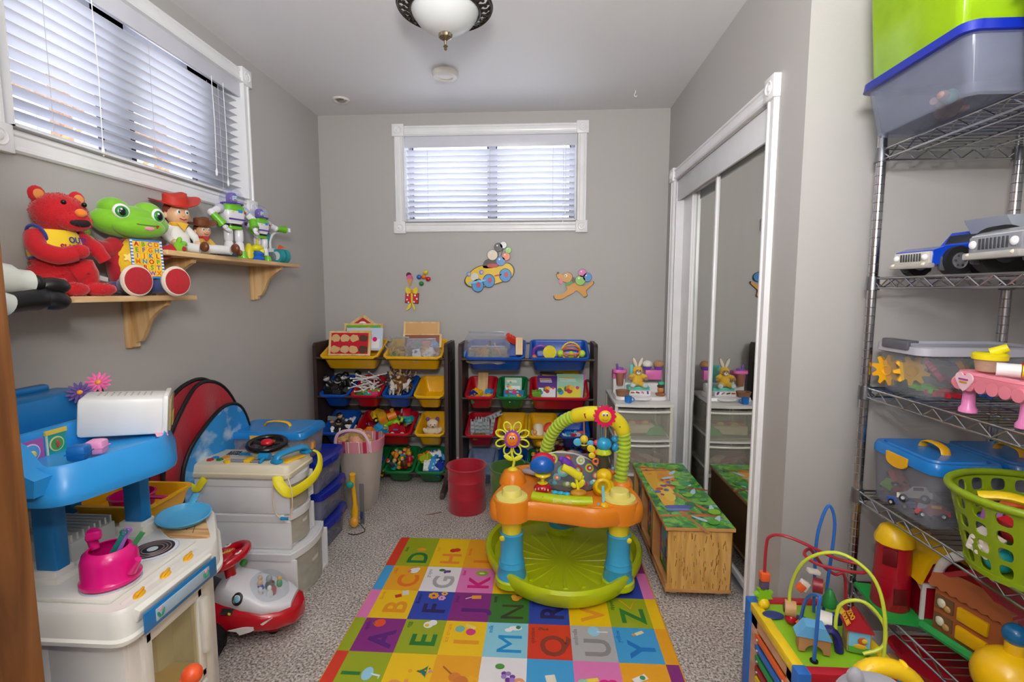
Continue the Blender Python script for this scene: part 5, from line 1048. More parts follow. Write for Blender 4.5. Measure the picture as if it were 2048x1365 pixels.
# ---------------- hamper with doll ----------------
t = thing('laundry_hamper', 'beige fabric hamper with pink plaid rim and arched handle', 'hamper', (-1.04, 2.74, 0))
LIN = CL('b9aca0'); 
def plaid():
    m, tt, n, o = nt('pink_plaid'); b = n.new('ShaderNodeBsdfPrincipled'); b.inputs['Roughness'].default_value = .8; tt.links.new(b.outputs[0], o.inputs[0])
    tc = n.new('ShaderNodeTexCoord'); wv = n.new('ShaderNodeTexWave'); wv.inputs['Scale'].default_value = 2.6; wv.inputs['Distortion'].default_value = 0; r = n.new('ShaderNodeValToRGB'); e = r.color_ramp.elements; r.color_ramp.interpolation = 'CONSTANT'
    e[0].color = (*rgb('d88a9a'), 1); e[1].position = .45; e[1].color = (*rgb('e9e0cc'), 1); q = e.new(.62); q.color = (*rgb('c03048'), 1); q = e.new(.70); q.color = (*rgb('d890a4'), 1); q = e.new(.93); q.color = (*rgb('b02840'), 1)
    tt.links.new(tc.outputs['Object'], wv.inputs['Vector']); tt.links.new(wv.outputs[0], r.inputs[0]); tt.links.new(r.outputs[0], b.inputs['Base Color']); return m
PL = plaid()
b = B(); b.rr([(.135, .15, .02, 0), (.14, .155, .02, .005), (.20, .19, .06, .20), (.245, .215, .09, .355)], LIN, cap1=False); b.rr([(.13, .145, .02, .008), (.195, .185, .06, .20), (.24, .21, .09, .355)], LIN, cap1=False, cap0=True); b.obj('fabric_body', t)
b = B(); b.rr([(.24, .21, .09, .345), (.250, .220, .09, .343), (.262, .232, .10, .405), (.256, .226, .10, .408), (.24, .21, .09, .35)], PL, cap0=False, cap1=False); b.obj('plaid_rim', t)
b = B(); b.tube(smooth([(-.115, -.075, .35), (-.115, -.085, .40), (-.09, -.095, .452), (-.02, -.10, .472), (.05, -.098, .455), (.08, -.095, .40), (.082, -.09, .35)], 5), .009, CL('e6b8cc'), 10); b.obj('arched_handle', t)
b = B(); b.box((.0, -.098, .315), (.06, .004, .004), CL('9a8e84')); b.obj('seam', t)
t = thing('baby_doll', 'blond doll peering out of the fabric hamper', 'doll', (-1.05, 2.72, .20))
b = B(); b.ell((0, -.02, .19), (.048, .044, .055), P('e0a080', .45)); b.lathe([(.03, 0), (.045, .06), (.03, .13), (.018, .15)], CL('7ab8a8'), 18); b.ell((0, -.063, .182), (.006, .006, .006), P('e0a080', .45)); b.obj('doll_body', t)
b = B(); hr = P('c8a468', .6); rd = random.Random(4); b.ell((0, -.004, .212), (.056, .050, .050), hr, n=22, noise=.04)
for i in range(26): a = rd.uniform(-.3, PI+.3); b.ell((.062*math.cos(a)*rd.uniform(.7, 1.5), -.005-.03*rd.random(), .20+.045*math.sin(a)*rd.uniform(.6, 1.2)), (.020, .014, .014), hr, (0, a, 0), n=8, m=6, noise=.08)
b.obj('hair', t)
b = B()
for x in (-.018, .018): b.ell((x, -.062, .195), (.007, .004, .006), 'white', n=10); b.ell((x, -.065, .195), (.004, .002, .004), P('3a4a5a'), n=8)
b.obj('eyes', t)
t = thing('yellow_hand_tool', 'yellow and teal toy tool hanging between totes and hamper', 'toy tool', (-.985, 2.47, 0))
b = B(); b.tube(smooth([(0, 0, .02), (0, .01, .12), (-.005, 0, .23), (0, -.01, .29)], 4), [.018]*4+[.012]*5+[.016]*4, P('e8b020', .35), 10); b.obj('body', t)
b = B(); b.ell((-.012, -.02, .235), (.02, .015, .02), P('2aa090', .35)); b.obj('trigger', t)
b = B(); b.ell((.004, -.02, .03), (.024, .018, .028), P('e8a83a', .35)); b.obj('base_ball', t)
b = B(); b.tube(smooth([(.01, 0, .03), (.05, -.03, .015), (.075, -.06, .004), (.04, -.10, .004), (-.0, -.09, .004)], 5), .002, 'black', 5); b.obj('cord', t)
b = B(); b.box((0, 0, .11), (.022, .01, .22), P('7a7c80', .4, .4), bev=.002); b.box((0, -.008, .05), (.012, .01, .04), P('2a3a7a'), bev=.002); tag(b.obj('metal_bar', loc=(-.955, 2.50, 0)), 'upright grey metal bar beside the fabric hamper', 'bar')
# ---------------- ride-on car ----------------
CR = P('c0061e', .2, coat=.3); CW = P('e8e8ee', .25)
t = thing('ride_on_car', 'red and white toddler ride-on car with red steering wheel and clear dome', 'ride-on toy', (-1.06, 1.635, 0), .20); t.scale = (.88, 1, 1.04)
def sec(x, w, z0, z1, k=14): # superellipse section in yz
    return [(x, w/2*math.copysign(abs(math.cos(a))**.6, math.cos(a)), (z0+z1)/2+(z1-z0)/2*math.copysign(abs(math.sin(a))**.7, math.sin(a))) for a in [2*PI*i/28 for i in range(28)]]
b = B(); b.loft([sec(-.24, .10, .07, .13), sec(-.22, .17, .05, .17), sec(-.12, .19, .05, .16), sec(-.03, .20, .055, .16), sec(.08, .215, .05, .135), sec(.15, .19, .05, .125), sec(.20, .13, .05, .115), sec(.218, .05, .06, .10)], CR); b.obj('lower_body', t)
b = B(); b.loft([sec(-.10, .11, .12, .20), sec(-.05, .155, .12, .225), sec(.01, .18, .11, .205), sec(.09, .185, .10, .165), sec(.15, .155, .10, .145), sec(.185, .10, .10, .13)], CW); b.obj('bonnet', t)
b = B(); b.loft([sec(-.26, .12, .13, .20), sec(-.20, .17, .13, .215), sec(-.12, .14, .13, .18)], P('1c2430', .4)); b.box((-.26, 0, .20), (.02, .13, .12), P('1c2430', .4), bev=.01); b.obj('seat', t)
for sx_ in (-1, 1):
    for x, r_ in ((-.10, .058), (.115, .040)):
        if x > 0: continue
        b = B(); y = sx_*.118; b.cyl((x, y-.028, r_), (x, y+.028, r_), r_, P('17171a', .6), n=30); b.cyl((x, y-.030, r_), (x, y+.030, r_), r_*.5, CR, n=20)
        for k in range(22): a = 2*PI*k/22; b.box((x+(r_-.001)*math.cos(a), y, r_+(r_-.001)*math.sin(a)), (.006, .050, .006), P('17171a', .6), (0, -a, 0))
        b.obj('wheel', t)
b = B(); b.box((.10, 0, .045), (.05, .06, .07), CR, bev=.01); b.cyl((.10, -.02, .025), (.10, .02, .025), .025, 'black', n=18); b.obj('front_caster', t)
b = B(); b.ell((.075, 0, .135), (.088, .080, .085), CLEAR('dfe8ee', .14, .03), n=30, m=16, bot=.0, top=1.0); b.obj('clear_dome', t)
for i, (c_, x, y, s_) in enumerate([('3a50c0', .06, -.02, .016), ('f0b030', .085, .015, .014), ('c03040', .11, -.03, .016), ('f2f2f2', .105, -.045, .013), ('6a4a9a', .045, .02, .014), ('2a2a2a', .09, -.005, .018), ('e8d8c8', .07, -.045, .012), ('40a050', .12, .02, .012)]):
    b = B(); b.ell((x, y, .155+s_*.8), (s_, s_, s_*1.3), c_, n=12, m=8); b.ell((x, y, .155+s_*2.4), s_*.7, ['skin', 'skin', 'brown', 'white', 'skin', 'grey', 'white', 'yellow'][i], n=10, m=6); b.obj('dome_figure', t)
b = B(); b.cyl((-.055, 0, .20), (-.065, 0, .265), .020, CR, n=16); b.at((-.07, 0, .285), (0, -.28, 0)); b.torus((0, 0, 0), .078, .015, CR, n=36, k=10); b.ell((0, 0, .004), (.034, .05, .014), CR)
for a in (0, 2.1, -2.1): b.tube([(0, 0, 0), (.072*math.cos(a), .072*math.sin(a), 0)], .014, CR, 8)
b.pop(); b.obj('steering_wheel', t)
b = B(); b.at((-.07, 0, .285), (0, -.28, 0))
for a in (-.5, 1.9): b.ell((.078*math.cos(a), .078*math.sin(a), .014), (.014, .010, .003), 'white', (0, 0, a+PI/2), n=12); b.ell((.078*math.cos(a), .078*math.sin(a), .016), (.007, .005, .002), 'dgrey', (0, 0, a+PI/2), n=10)
b.box((-.005, -.074, .012), (.03, .014, .012), 'lgrey', (0, 0, .1), bev=.003)
for k in range(5): b.tube([(-.02+.01*k, -.01, .018), (-.012+.01*k, .006, .019)], .0012, 'yellow', 4)
b.pop(); b.obj('steering_wheel_stickers', t)
b = B(); b.torus((.0, -.083, .178), .016, .005, P('17171a', .4), (PI/2-.5, 0, -.05), n=20); b.ell((.0, -.084, .178), (.013, .004, .012), P('8ac4dc', .2), (-.4, 0, 0), n=14); b.obj('round_gauge', t)
b = B(); b.tube([(-.055, -.092, .145), (-.015, -.094, .140)], .015, P('17171a', .4), 10, flat=(1, .5)); b.tube([(-.053, -.098, .145), (-.017, -.100, .140)], .009, P('c8ccd0', .3), 8, flat=(1, .5)); b.tube([(-.027, -.104, .142), (-.017, -.104, .140)], .005, 'e0d030', 6); b.obj('side_indicator', t)
b = B(); b.prism([(-.05, 0), (.0, .006), (.05, .004), (.115, .030), (.08, .008), (.03, -.014), (-.01, -.022), (-.02, -.008)], .003, 'e8e4e0', (.02, -.104, .085), (PI/2+.12, 0, .04)); b.obj('side_flash', t)
b = B(); b.ell((-.03, .05, .235), (.014, .014, .012), P('3a9a3a', .3)); b.obj('green_button', t)
# ---------------- play mat ----------------
t = thing('alphabet_play_mat', 'foam alphabet play mat of bright squares on the carpet', 'play mat', (-.117, 1.75, 0))
X0, CW_ = -.655, .1535; XS = [X0+CW_*i for i in range(8)]; YS_ = [1.02, 1.205, 1.38, 1.555, 1.731, 1.908, 2.090, 2.345]
CC = dict(g='9aa81a', y='f0c411', o='eba51c', w='ece9ea', b='3f9fd8', k='e07ab8', p='87297f', r='d63a26', l='8ccbe0', n='2c44ac', d='3b7330', a='b1b1b4', e='c9a30c')
MATC = ['gyoowbk', 'gyoowbk'.replace('g', 'r'), 'gyowbko', 'pgylrab', 'ynpdnyg', 'owkyrpn', 'gyogbko']
LB = ['rrrgkbr', 'pppoykp']
M_ = lambda c: P(CC[c], .45, 0, '', .02, 40)
b = B()
b.rr([(1.165, 1.37, .035, .0), (1.17, 1.375, .035, .003), (1.17, 1.375, .035, .007), (1.166, 1.371, .035, .009)], M_('o'), c=(0, -.09, 0))
def cell(x0, x1, y0, y1, c): b.box(((x0+x1)/2+.117, (y0+y1)/2-1.75, .0095), (x1-x0, y1-y0, .0010), M_(c))
for j in range(7):
    for i in range(7): cell(XS[i], XS[i+1], YS_[j], YS_[j+1], MATC[j][i])
    cell(-.698, XS[0], YS_[j], YS_[j+1], LB[0][j]); cell(XS[7], .462, YS_[j], YS_[j+1], LB[1][j])
def ctr(i, j): return ((XS[i]+XS[i+1])/2+.117, (YS_[j]+YS_[j+1])/2-1.75)
LETS = {(0, 3): ('A', '5b1f7a', 'apple'), (1, 3): ('E', '2a7a30', 'egg'), (2, 3): ('I', 'e89a1e', 'ice cream'), (3, 3): ('M', '1c8fd0', 'milk'), (4, 3): ('Q', '8a3a30', 'question'), (5, 3): ('U', '88888c', 'umbrella'), (6, 3): ('Y', '1478c8', 'yellow'),
 (0, 4): ('B', 'e8951c', 'book'), (1, 4): ('F', '2a2260', 'flower'), (2, 4): ('J', '5b1f7a', 'juice'), (3, 4): ('N', '3a3a28', 'nuts'), (4, 4): ('R', '2a2260', 'rabbit'), (5, 4): ('V', 'e89a30', 'violin'), (6, 4): ('Z', '2a7a30', 'zipper'),
 (0, 5): ('C', 'e87820', 'cake'), (1, 5): ('G', 'a8a8ac', 'grapes'), (2, 5): ('K', 'd81c7c', 'kiwi'), (0, 6): ('D', '1e7a34', 'dots'), (1, 6): ('H', 'f08a30', 'hat'), (2, 6): ('L', 'e07a20', 'lemon'), (3, 5): ('O', 'e89a1e', 'onion'), (3, 6): ('P', '1e7a34', 'pear')}
for (i, j), (ch, c, w) in LETS.items():
    x, y = ctr(i, j)
    if j == 6: y -= .035
    b.text(ch, .125, P(c, .45), (x+.018, y-.022, .0102), (0, 0, PI/2), bold=0 if ch in 'MNW' else .022, sx=1.05)
for (i, ch, c, dx, dy) in ((0, '1', '2a7a30', -.03, -.01), (1, '2', 'e89a50', -.02, -.045), (2, '3', 'f0b420', -.045, -.055), (2, '4', 'f0b420', .05, -.02), (3, '5', 'e8a070', -.045, -.055), (3, '6', 'e8a070', .045, -.02), (4, '7', '1c8fd0', .04, -.05), (5, '8', 'd81c7c', .035, -.01), (6, '9', 'f0b420', .03, -.045)):
    x, y = ctr(i, 2); b.text(ch, .085, P(c, .45), (x+dx, y+dy, .0102), (0, 0, PI/2 if ch != '1' else PI/2), bold=.03)
for (i, j), (ch, c, w) in LETS.items():
    x, y = ctr(i, j); y = y-.035 if j == 6 else y
    b.text(w, .024, P(c, .45), (x-.060, y+.075-.006*len(w), .0102), (0, 0, PI/2), bold=.0)
Z = .0101
DZ = [0]
def dd(x, y, r, c, sx=1, sy=1, z=0): DZ[0] += .000012; b.disc((x, y, Z+z+DZ[0]), r, c, n=16, sx=sx, sy=sy, h=.0005)
def pos(i, j, dx=.012, dy=.060): x, y = ctr(i, j); return x+dx, y+dy-(.035 if j == 6 else 0)
x, y = pos(0, 3, -.018); dd(x, y, .022, 'e8502a'); dd(x-.02, y-.004, .007, '3a8a3a', 1, .5, .0003)
x, y = pos(1, 3); dd(x, y, .018, 'white'); dd(x+.015, y+.012, .016, 'white'); dd(x-.004, y-.003, .008, 'f0c020', z=.0006)
x, y = pos(2, 3, .0, .045); dd(x-.02, y, .018, '7abca8'); dd(x+.022, y-.014, .018, 'd83a80'); 
for k in range(4): dd(x+.004+.009*k, y+.02-.004*k, .006, 'f0d870', 1, 1.6)
x, y = pos(3, 3, .030); dd(x, y, .012, 'white', 2, 1); dd(x-.025, y-.012, .010, 'white', 1.4, 1, .0004); dd(x+.01, y+.004, .009, '3a8a4a', z=.0008)
x, y = pos(4, 3, -.02, .062); b.text('?', .05, P('8a3a30'), (x, y, Z+.0004), (0, 0, PI/2), bold=.04)
x, y = pos(5, 3); dd(x-.004, y, .022, '9ad0ea', 1, 1.2); b.box((x+.026, y-.002, Z+.0004), (.04, .004, .0006), 'white')
x, y = pos(6, 3); b.box((x+.006, y, Z+.0004), (.034, .014, .0006), 'f0e0b0', (0, 0, .5)); dd(x-.016, y-.01, .006, 'e8a020')
x, y = pos(0, 4, .022); b.box((x-.018, y-.01, Z+.0003), (.026, .020, .0006), 'c83030', (0, 0, .4)); b.box((x+.006, y+.012, Z+.0006), (.026, .030, .0006), 'e6e2d8', (0, 0, .3))
x, y = pos(1, 4, .016); 
for k in range(7): a = k*.9; dd(x-.022+.014*math.cos(a), y+.014*math.sin(a), .008, 'f0a020')
for k in range(6): a = k*1.05; dd(x+.014+.010*math.cos(a), y-.014+.010*math.sin(a), .006, 'e8a0c8'); dd(x+.02+.009*math.cos(a), y+.016+.009*math.sin(a), .005, 'f0b030')
x, y = pos(2, 4, .010); b.box((x+.006, y, Z+.0004), (.038, .022, .0006), 'f0a030', (0, 0, .08)); b.box((x-.024, y-.006, Z+.0004), (.03, .003, .0006), 'white', (0, 0, .5))
x, y = pos(3, 4, .022); dd(x, y, .016, 'e8952a'); dd(x-.008, y+.012, .012, 'f0a83a'); dd(x+.016, y+.008, .010, 'e8952a')
x, y = pos(6, 4, .005, .050); b.tube(smooth([(x-.03, y+.025, Z), (x-.01, y, Z), (x+.006, y-.03, Z)], 3), .002, 'f0a020', 5); b.tube(smooth([(x+.036, y+.025, Z), (x+.02, y, Z), (x+.006, y-.03, Z)], 3), .002, 'f0a020', 5)
x, y = pos(0, 5, .022, .055); dd(x, y, .020, 'white'); dd(x-.02, y-.006, .009, 'e07a80', z=.0004); dd(x+.012, y+.012, .012, 'white', z=.0002)
x, y = pos(1, 5, .014, .055)
for k in range(7): dd(x+.009*(k % 3)-.006, y-.007*(k // 3)+.004, .006, '6a3a8a', z=.0002*k)
dd(x-.022, y+.01, .010, '4a8a3a', 1.4, 1)
x, y = pos(2, 5, .018, .052); dd(x, y, .024, '8ab02a', 1.2, .8); dd(x, y-.003, .010, 'e8e0a0', 1.3, .6, .0004)
x, y = pos(0, 6, .012, .050); dd(x, y, .014, 'f0a020', 1.6, 1); x, y = pos(1, 6, .02, .050); dd(x-.008, y, .016, 'd03030'); dd(x+.010, y+.006, .016, 'd03030'); x, y = pos(2, 6, .03, .045); dd(x, y, .018, 'f0d0a0')
x, y = pos(0, 2, .034, -.01); dd(x-.012, y, .026, '9ad0ea', .7, 1.1); b.tube([(x, y, Z), (x+.03, y-.006, Z), (x+.028, y-.018, Z)], .003, 'd8ecf8', 5)
x, y = pos(1, 2, .030, .01)
for k in range(4): b.prism([(-.004-.008*k, -.010-.006*k), (-.004-.008*k, .010+.006*k), (-.026-.004*k, 0)], .0006, P('1f7a5a'), (x+.022*k*.55+.02, y, Z+.0001*k))
dd(x-.026, y, .007, 'f0a020'); dd(x+.040, y, .006, 'b890c8')
for k in range(8): dd(x-.0+.006*k, y+.012*math.sin(k*2.3), .0028, ['red', 'yellow', 'pink'][k % 3], z=.0008)
x, y = pos(2, 2, .0, .0); b.tube([(x-.045, y+.035, Z), (x-.012, y+.004, Z)], .003, 'b87030', 5); dd(x+.0, y-.008, .020, 'd88030'); dd(x+.022, y-.026, .024, 'd07828')
x, y = pos(3, 2, .0, .02)
for k in range(6): dd(x+.004+.014*(k % 3), y-.004-.013*(k // 2), .009, ['6a3a9a', 'a080c8'][k % 2], z=.0002*k)
dd(x-.012, y+.026, .012, '4a9a3a', 1.3, 1)
x, y = pos(4, 2, -.01, -.01); b.box((x-.01, y-.02, Z+.0003), (.030, .03, .0006), 'd83a30', (0, 0, .3)); b.box((x+.012, y+.01, Z+.0006), (.032, .038, .0006), 'e8e4d0', (0, 0, .2))
x, y = pos(5, 2, -.03, -.01); dd(x-.02, y, .018, '8ad0b0'); dd(x+.022, y-.012, .019, 'e03a8a'); b.box((x+.01, y+.016, Z+.0003), (.04, .014, .0006), 'f0d840', (0, 0, .2))
x, y = pos(6, 2, -.02, .02); b.box((x, y, Z+.0003), (.05, .022, .0006), 'white', (0, 0, .5)); dd(x+.008, y+.004, .009, '3a9a5a', z=.0006)
bpy.data.objects.remove(t); tag(b.obj('alphabet_play_mat', loc=(-.117, 1.75, 0)), 'foam alphabet play mat of bright squares on the carpet', 'play mat')
# ---------------- activity saucer ----------------
SO = P('f08c1e', .3); SLm = P('c6d816', .3); SB = P('3faee0', .32); SYw = P('f6e02c', .32); SYl = P('f2e47a', .35)
S = thing('activity_saucer', 'orange and lime baby activity saucer with a toy arch standing on the mat', 'activity saucer', (.105, 2.15, .010))
SX, SY2, SZ = .105, 2.15, .010
def so(b, name, lab=None): return b.obj(name, S, label=lab)
def lobes(r, amt, k=3, ph=-PI/6, n=72, sx=1, sy=1, cx=0, cy=0, z=0):
    return [(cx+sx*r*(1+amt*math.cos(k*(a-ph)))*math.cos(a), cy+sy*r*(1+amt*math.cos(k*(a-ph)))*math.sin(a), z) for a in [2*PI*i/n for i in range(n)]]
b = B()  # bowl base: lobes at front-left, front-right and back
ph = -PI/2
b.loft([lobes(.24, .02, 3, ph, z=.0), lobes(.28, .035, 3, ph, z=.002), lobes(.330, .03, 3, ph, z=.014), lobes(.350, .035, 3, ph, z=.050), lobes(.354, .035, 3, ph, z=.080), lobes(.346, .035, 3, ph, z=.094), lobes(.328, .035, 3, ph, z=.088), lobes(.312, .03, 3, ph, z=.050), lobes(.25, .03, 3, ph, z=.030), lobes(.16, 0, 3, ph, z=.022), lobes(.08, 0, 3, ph, z=.018), lobes(.03, 0, 3, ph, z=.016)], SLm)
for i in range(20):
    a = 2*PI*i/20; b.tube([(.045*math.cos(a), .045*math.sin(a), .014), (.15*math.cos(a), .15*math.sin(a), .020), (.24*math.cos(a), .24*math.sin(a), .029)], [.004, .007, .010], SLm, 8, flat=(1, .7))
so(b, 'saucer_base')
LEG = [(-.222, -.195), (.218, -.185), (0, .27)]
for x, y in LEG:
    b = B(); b.lathe([(.068, .026), (.068, .05), (.060, .058)], SLm, 32, (x, y, 0)); 
    b.lathe([(.062, .052), (.060, .07), (.054, .10), (.056, .104), (.050, .125), (.052, .128), (.047, .14), (.047, .24), (.049, .243), (.047, .248), (.030, .25)], SB, 36, (x, y, 0)); so(b, 'leg')
    b = B(); b.lathe([(.041, .24), (.041, .33)], SYw, 32, (x, y, 0)); so(b, 'leg_insert')
    b = B(); b.ell((x-.036*(1 if x <= 0 else -1)*1.0, y-.034, .232), (.012, .008, .012), SYw, n=12); so(b, 'height_button')
# tray
def trayring(s, z, dx=0): return [(SXo*s, SYo*s, z) for SXo, SYo in TP]
TPS = 1.04
raw = [(-.275, -.245), (-.15, -.232), (0, -.262), (.10, -.285), (.19, -.262), (.285, -.225), (.30, -.14), (.285, -.03), (.30, .07), (.26, .17), (.14, .21), (.06, .255), (-.06, .265), (-.15, .23), (-.24, .19), (-.29, .08), (-.275, -.02), (-.30, -.11), (-.31, -.20)]
TP = [(v.x*1.03+.006, v.y) for v in smooth([(x, y, 0) for x, y in raw], 5, True)]
hole = [(.03+.145*math.cos(math.atan2(y, x)), .035+.115*math.sin(math.atan2(y, x))) for x, y in TP]
b = B(); b.loft([trayring(.955, .315), trayring(.985, .312), trayring(1.0, .322), trayring(1.0, .36), trayring(.985, .377), trayring(.955, .386), [(x*.75+hx*.25, y*.75+hy*.25, .378) for (x, y), (hx, hy) in zip(TP, hole)], [(x, y, .372) for x, y in hole], [(x, y, .33) for x, y in hole], trayring(.955, .315)], SO, cap0=False, cap1=False)
for x, y in LEG: b.lathe([(.075, .31), (.078, .37), (.072, .392), (.055, .396)], SO, 32, (x, y, 0))
b.lathe([(.062, .37), (.055, .40), (.040, .425), (.028, .432)], SO, 28, (-.23, .02, 0)); b.lathe([(.05, .37), (.042, .40), (.036, .408)], SO, 28, (-.075, .20, 0)); b.lathe([(.05, .37), (.042, .392), (.032, .40)], SO, 28, (.255, .0, 0)); b.lathe([(.06, .37), (.054, .385), (.04, .388)], SO, 28, (.13, -.20, 0))
so(b, 'tray')
for x, y in LEG:
    b = B(); b.lathe([(.062, .392), (.066, .394), (.064, .402), (.042, .406), (.040, .424), (.036, .430), (0, .431)], SYl, 36, (x, y, 0)); so(b, 'leg_cap')
# seat fabric with printed discs
b = B(); SG = CL('6f7076', .8)
b.loft([[(.03+r_*1.25*math.cos(a), .035+r_*math.sin(a), z) for a in [2*PI*i/40 for i in range(40)]] for r_, z in ((.115, .376), (.118, .40), (.105, .41), (.10, .37), (.09, .25), (.05, .18), (.001, .17))], SG)
b.loft([[(.03+x, .135+y, z) for x, y in [(-.13+k*.026, (.012 if k not in (0, 10) else 0)) for k in range(11)]+[(.13-k*.026, -.012) for k in range(11)]] for z in (.38, .43, .47)], SG)
bk = [(-.125, .0), (-.145, .06), (-.12, .115), (-.06, .145), (.03, .14), (.10, .11), (.155, .055), (.165, .0)]
b.loft([[(.02+x, .06+.35*z+dy, .375+z*.75) for x, z in bk] for dy in (-.014, .014)], SG); so(b, 'seat_fabric')
b = B(); rd = random.Random(5)
for k, (x, z, r_, c_, c2_) in enumerate([(-.10, .04, .022, '8a1c30', '6ac0d0'), (-.07, .115, .024, 'c5d84a', 'c8203a'), (-.02, .05, .026, '7ac8c0', 'b8dcb0'), (.0, .115, .020, 'c83028', 'f09040'), (.045, .055, .022, 'c01c34', '8ac060'), (.06, .11, .020, 'f0f0e8', 'c5d84a'), (.10, .07, .020, 'c5d84a', 'c8203a'), (.13, .03, .016, 'f08040', 'f0f0e8'), (-.05, .015, .018, '5ab8c8', 'f08040'), (-.115, .085, .016, 'd8d8c8', '5ab8c8')]):
    b.at((.02+x, .06+.35*z-.0155, .375+z*.75), (PI/2-.42, 0, 0)); b.disc((0, 0, 0), r_, CL(c_), n=20, h=.001); b.disc((0, 0, .001), r_*.62, CL(c2_), n=16, h=.0008); b.disc((r_*.1, 0, .0018), r_*.3, CL('f4f0e8'), n=12, h=.0006); b.pop()
so(b, 'seat_print')
for a0, c_, c2_ in ((-2.2, '5ab8c8', '6f7076'), (-1.7, '8ac060', 'f0f0e8'), (-1.2, 'c01c34', '5ab8c8'), (-.8, '6ac0d0', 'f0f0e8')):
    b = B(); b.ell((.03+.138*math.cos(a0), .035+.112*math.sin(a0), .404), (.022, .012, .012), CL(c_), (0, 0, a0+PI/2), n=14); b.ell((.03+.140*math.cos(a0), .035+.115*math.sin(a0), .408), (.010, .012, .009), CL(c2_), (0, 0, a0+PI/2), n=12); so(b, 'fabric_roll')
b = B(); b.tube(smooth([(.02+x, .06+.35*z, .375+z*.75) for x, z in bk], 4), .004, CL('e8e4dc'), 6); so(b, 'seat_binding')
# toy bar at the front of the tray
b = B(); q0 = [(-.135, -.165, .388), (-.04, -.195, .388), (.04, -.205, .388), (.105, -.205, .388)]
b.tube(smooth(q0, 5), .020, P('c0d41a', .28), 14, flat=(1.3, .95)); so(b, 'toy_bar')
b = B(); b.text('ExerSaucer', .0175, P('e8ec9a', .3), (-.015, -.2235, .392), (PI/2-.1, 0, -.16), bold=.04, h=.0014); b.text('S', .016, P('6a7a10'), (-.095, -.1995, .394), (PI/2, 0, -.3), bold=.02, h=.001); so(b, 'lettering')
b = B(); b.ell((-.095, -.145, .415), (.038, .028, .020), P('b8141e', .2), n=26); so(b, 'red_drum')
b = B(); 
for k in range(5): b.ell((-.125+.013*k, -.170, .418+.003*math.sin(k)), (.0025, .003, .006), 'white', n=6, m=4)
so(b, 'drum_studs')
b = B(); b.lathe([(.018, .430), (.022, .436), (.008, .440), (.007, .452), (.034, .470), (.030, .478)], P('f0d81a', .3), 24, (-.095, -.140, 0)); so(b, 'mushroom_stem')
b = B(); b.ell((-.098, -.138, .505), (.052, .034, .044), P('0f62c0', .2), n=28, warp=lambda p: (p.x, p.y, p.z if p.z > -.4 else p.z*.7)); so(b, 'blue_mushroom_cap')
b = B(); b.ell((-.094, -.116, .515), (.050, .026, .044), P('d0183c', .25), n=28); so(b, 'red_mushroom_cap')
b = B()
for k in range(3): b.ell((-.045+.024*k, -.172-.006*k, .408), (.014, .012, .008), P('2cb0dc', .25), n=14)
so(b, 'blue_rollers')
b = B(); b.ell((.052, -.178, .410), (.034, .024, .016), P('c88a1c', .35), n=20); so(b, 'amber_base')
b = B(); b.tube(smooth([(.052, -.178, .42), (.046, -.172, .45), (.040, -.165, .475)], 4), .006, P('e8e020', .3), 8); b.ell((.064, -.172, .448), (.012, .005, .020), P('e8e020', .3), (0, .5, 0)); b.ell((.032, -.172, .440), (.010, .004, .014), P('e8e020', .3), (0, -.6, 0)); so(b, 'flower_stem')
b = B(); b.tube(smooth([(-.015, -.165, .515), (.015, -.165, .502), (.045, -.165, .482), (.072, -.165, .470)], 4), [.016]*4+[.017]*4+[.018]*3+[.008]*2, P('e8e020', .3), 14); so(b, 'yellow_bug_body')
b = B(); b.tube(smooth([(-.030, -.150, .545), (-.005, -.150, .535), (.020, -.152, .515), (.035, -.154, .500)], 4), [.010]*3+[.018]*5+[.014]*5, P('6a34a8', .3), 12); so(b, 'purple_flower')
# right front: beehive ring with hanging bee
b = B(); b.ell((.165, -.10, .405), (.048, .036, .040), P('f2c80c', .3), n=24); b.ell((.165, -.095, .455), (.034, .030, .030), P('f2c80c', .3), n=22); b.torus((.155, -.138, .425), .028, .008, P('f2c80c', .3), (PI/2, 0, 0)); b.disc((.155, -.135, .425), .026, P('b89a10', .4), (PI/2, 0, 0), h=.003); so(b, 'yellow_hive')
b = B(); b.tube(smooth([(.155, -.145, .428), (.152, -.185, .405), (.150, -.215, .388)], 4), .006, P('7ac8dc', .4), 8, flat=(1, .5)); so(b, 'blue_strap')
b = B(); b.ell((.150, -.235, .372), (.020, .018, .026), P('f2c80c', .3), n=18); b.ell((.128, -.232, .378), (.008, .006, .016), P('5ab8d8', .3), n=10); b.ell((.172, -.232, .378), (.008, .006, .016), P('5ab8d8', .3), n=10); so(b, 'bee_charm')
b = B(); b.ell((.150, -.248, .350), (.016, .010, .009), 'white', n=12); b.ell((.147, -.257, .350), (.004, .002, .004), 'black', n=6, m=4); so(b, 'bee_face')
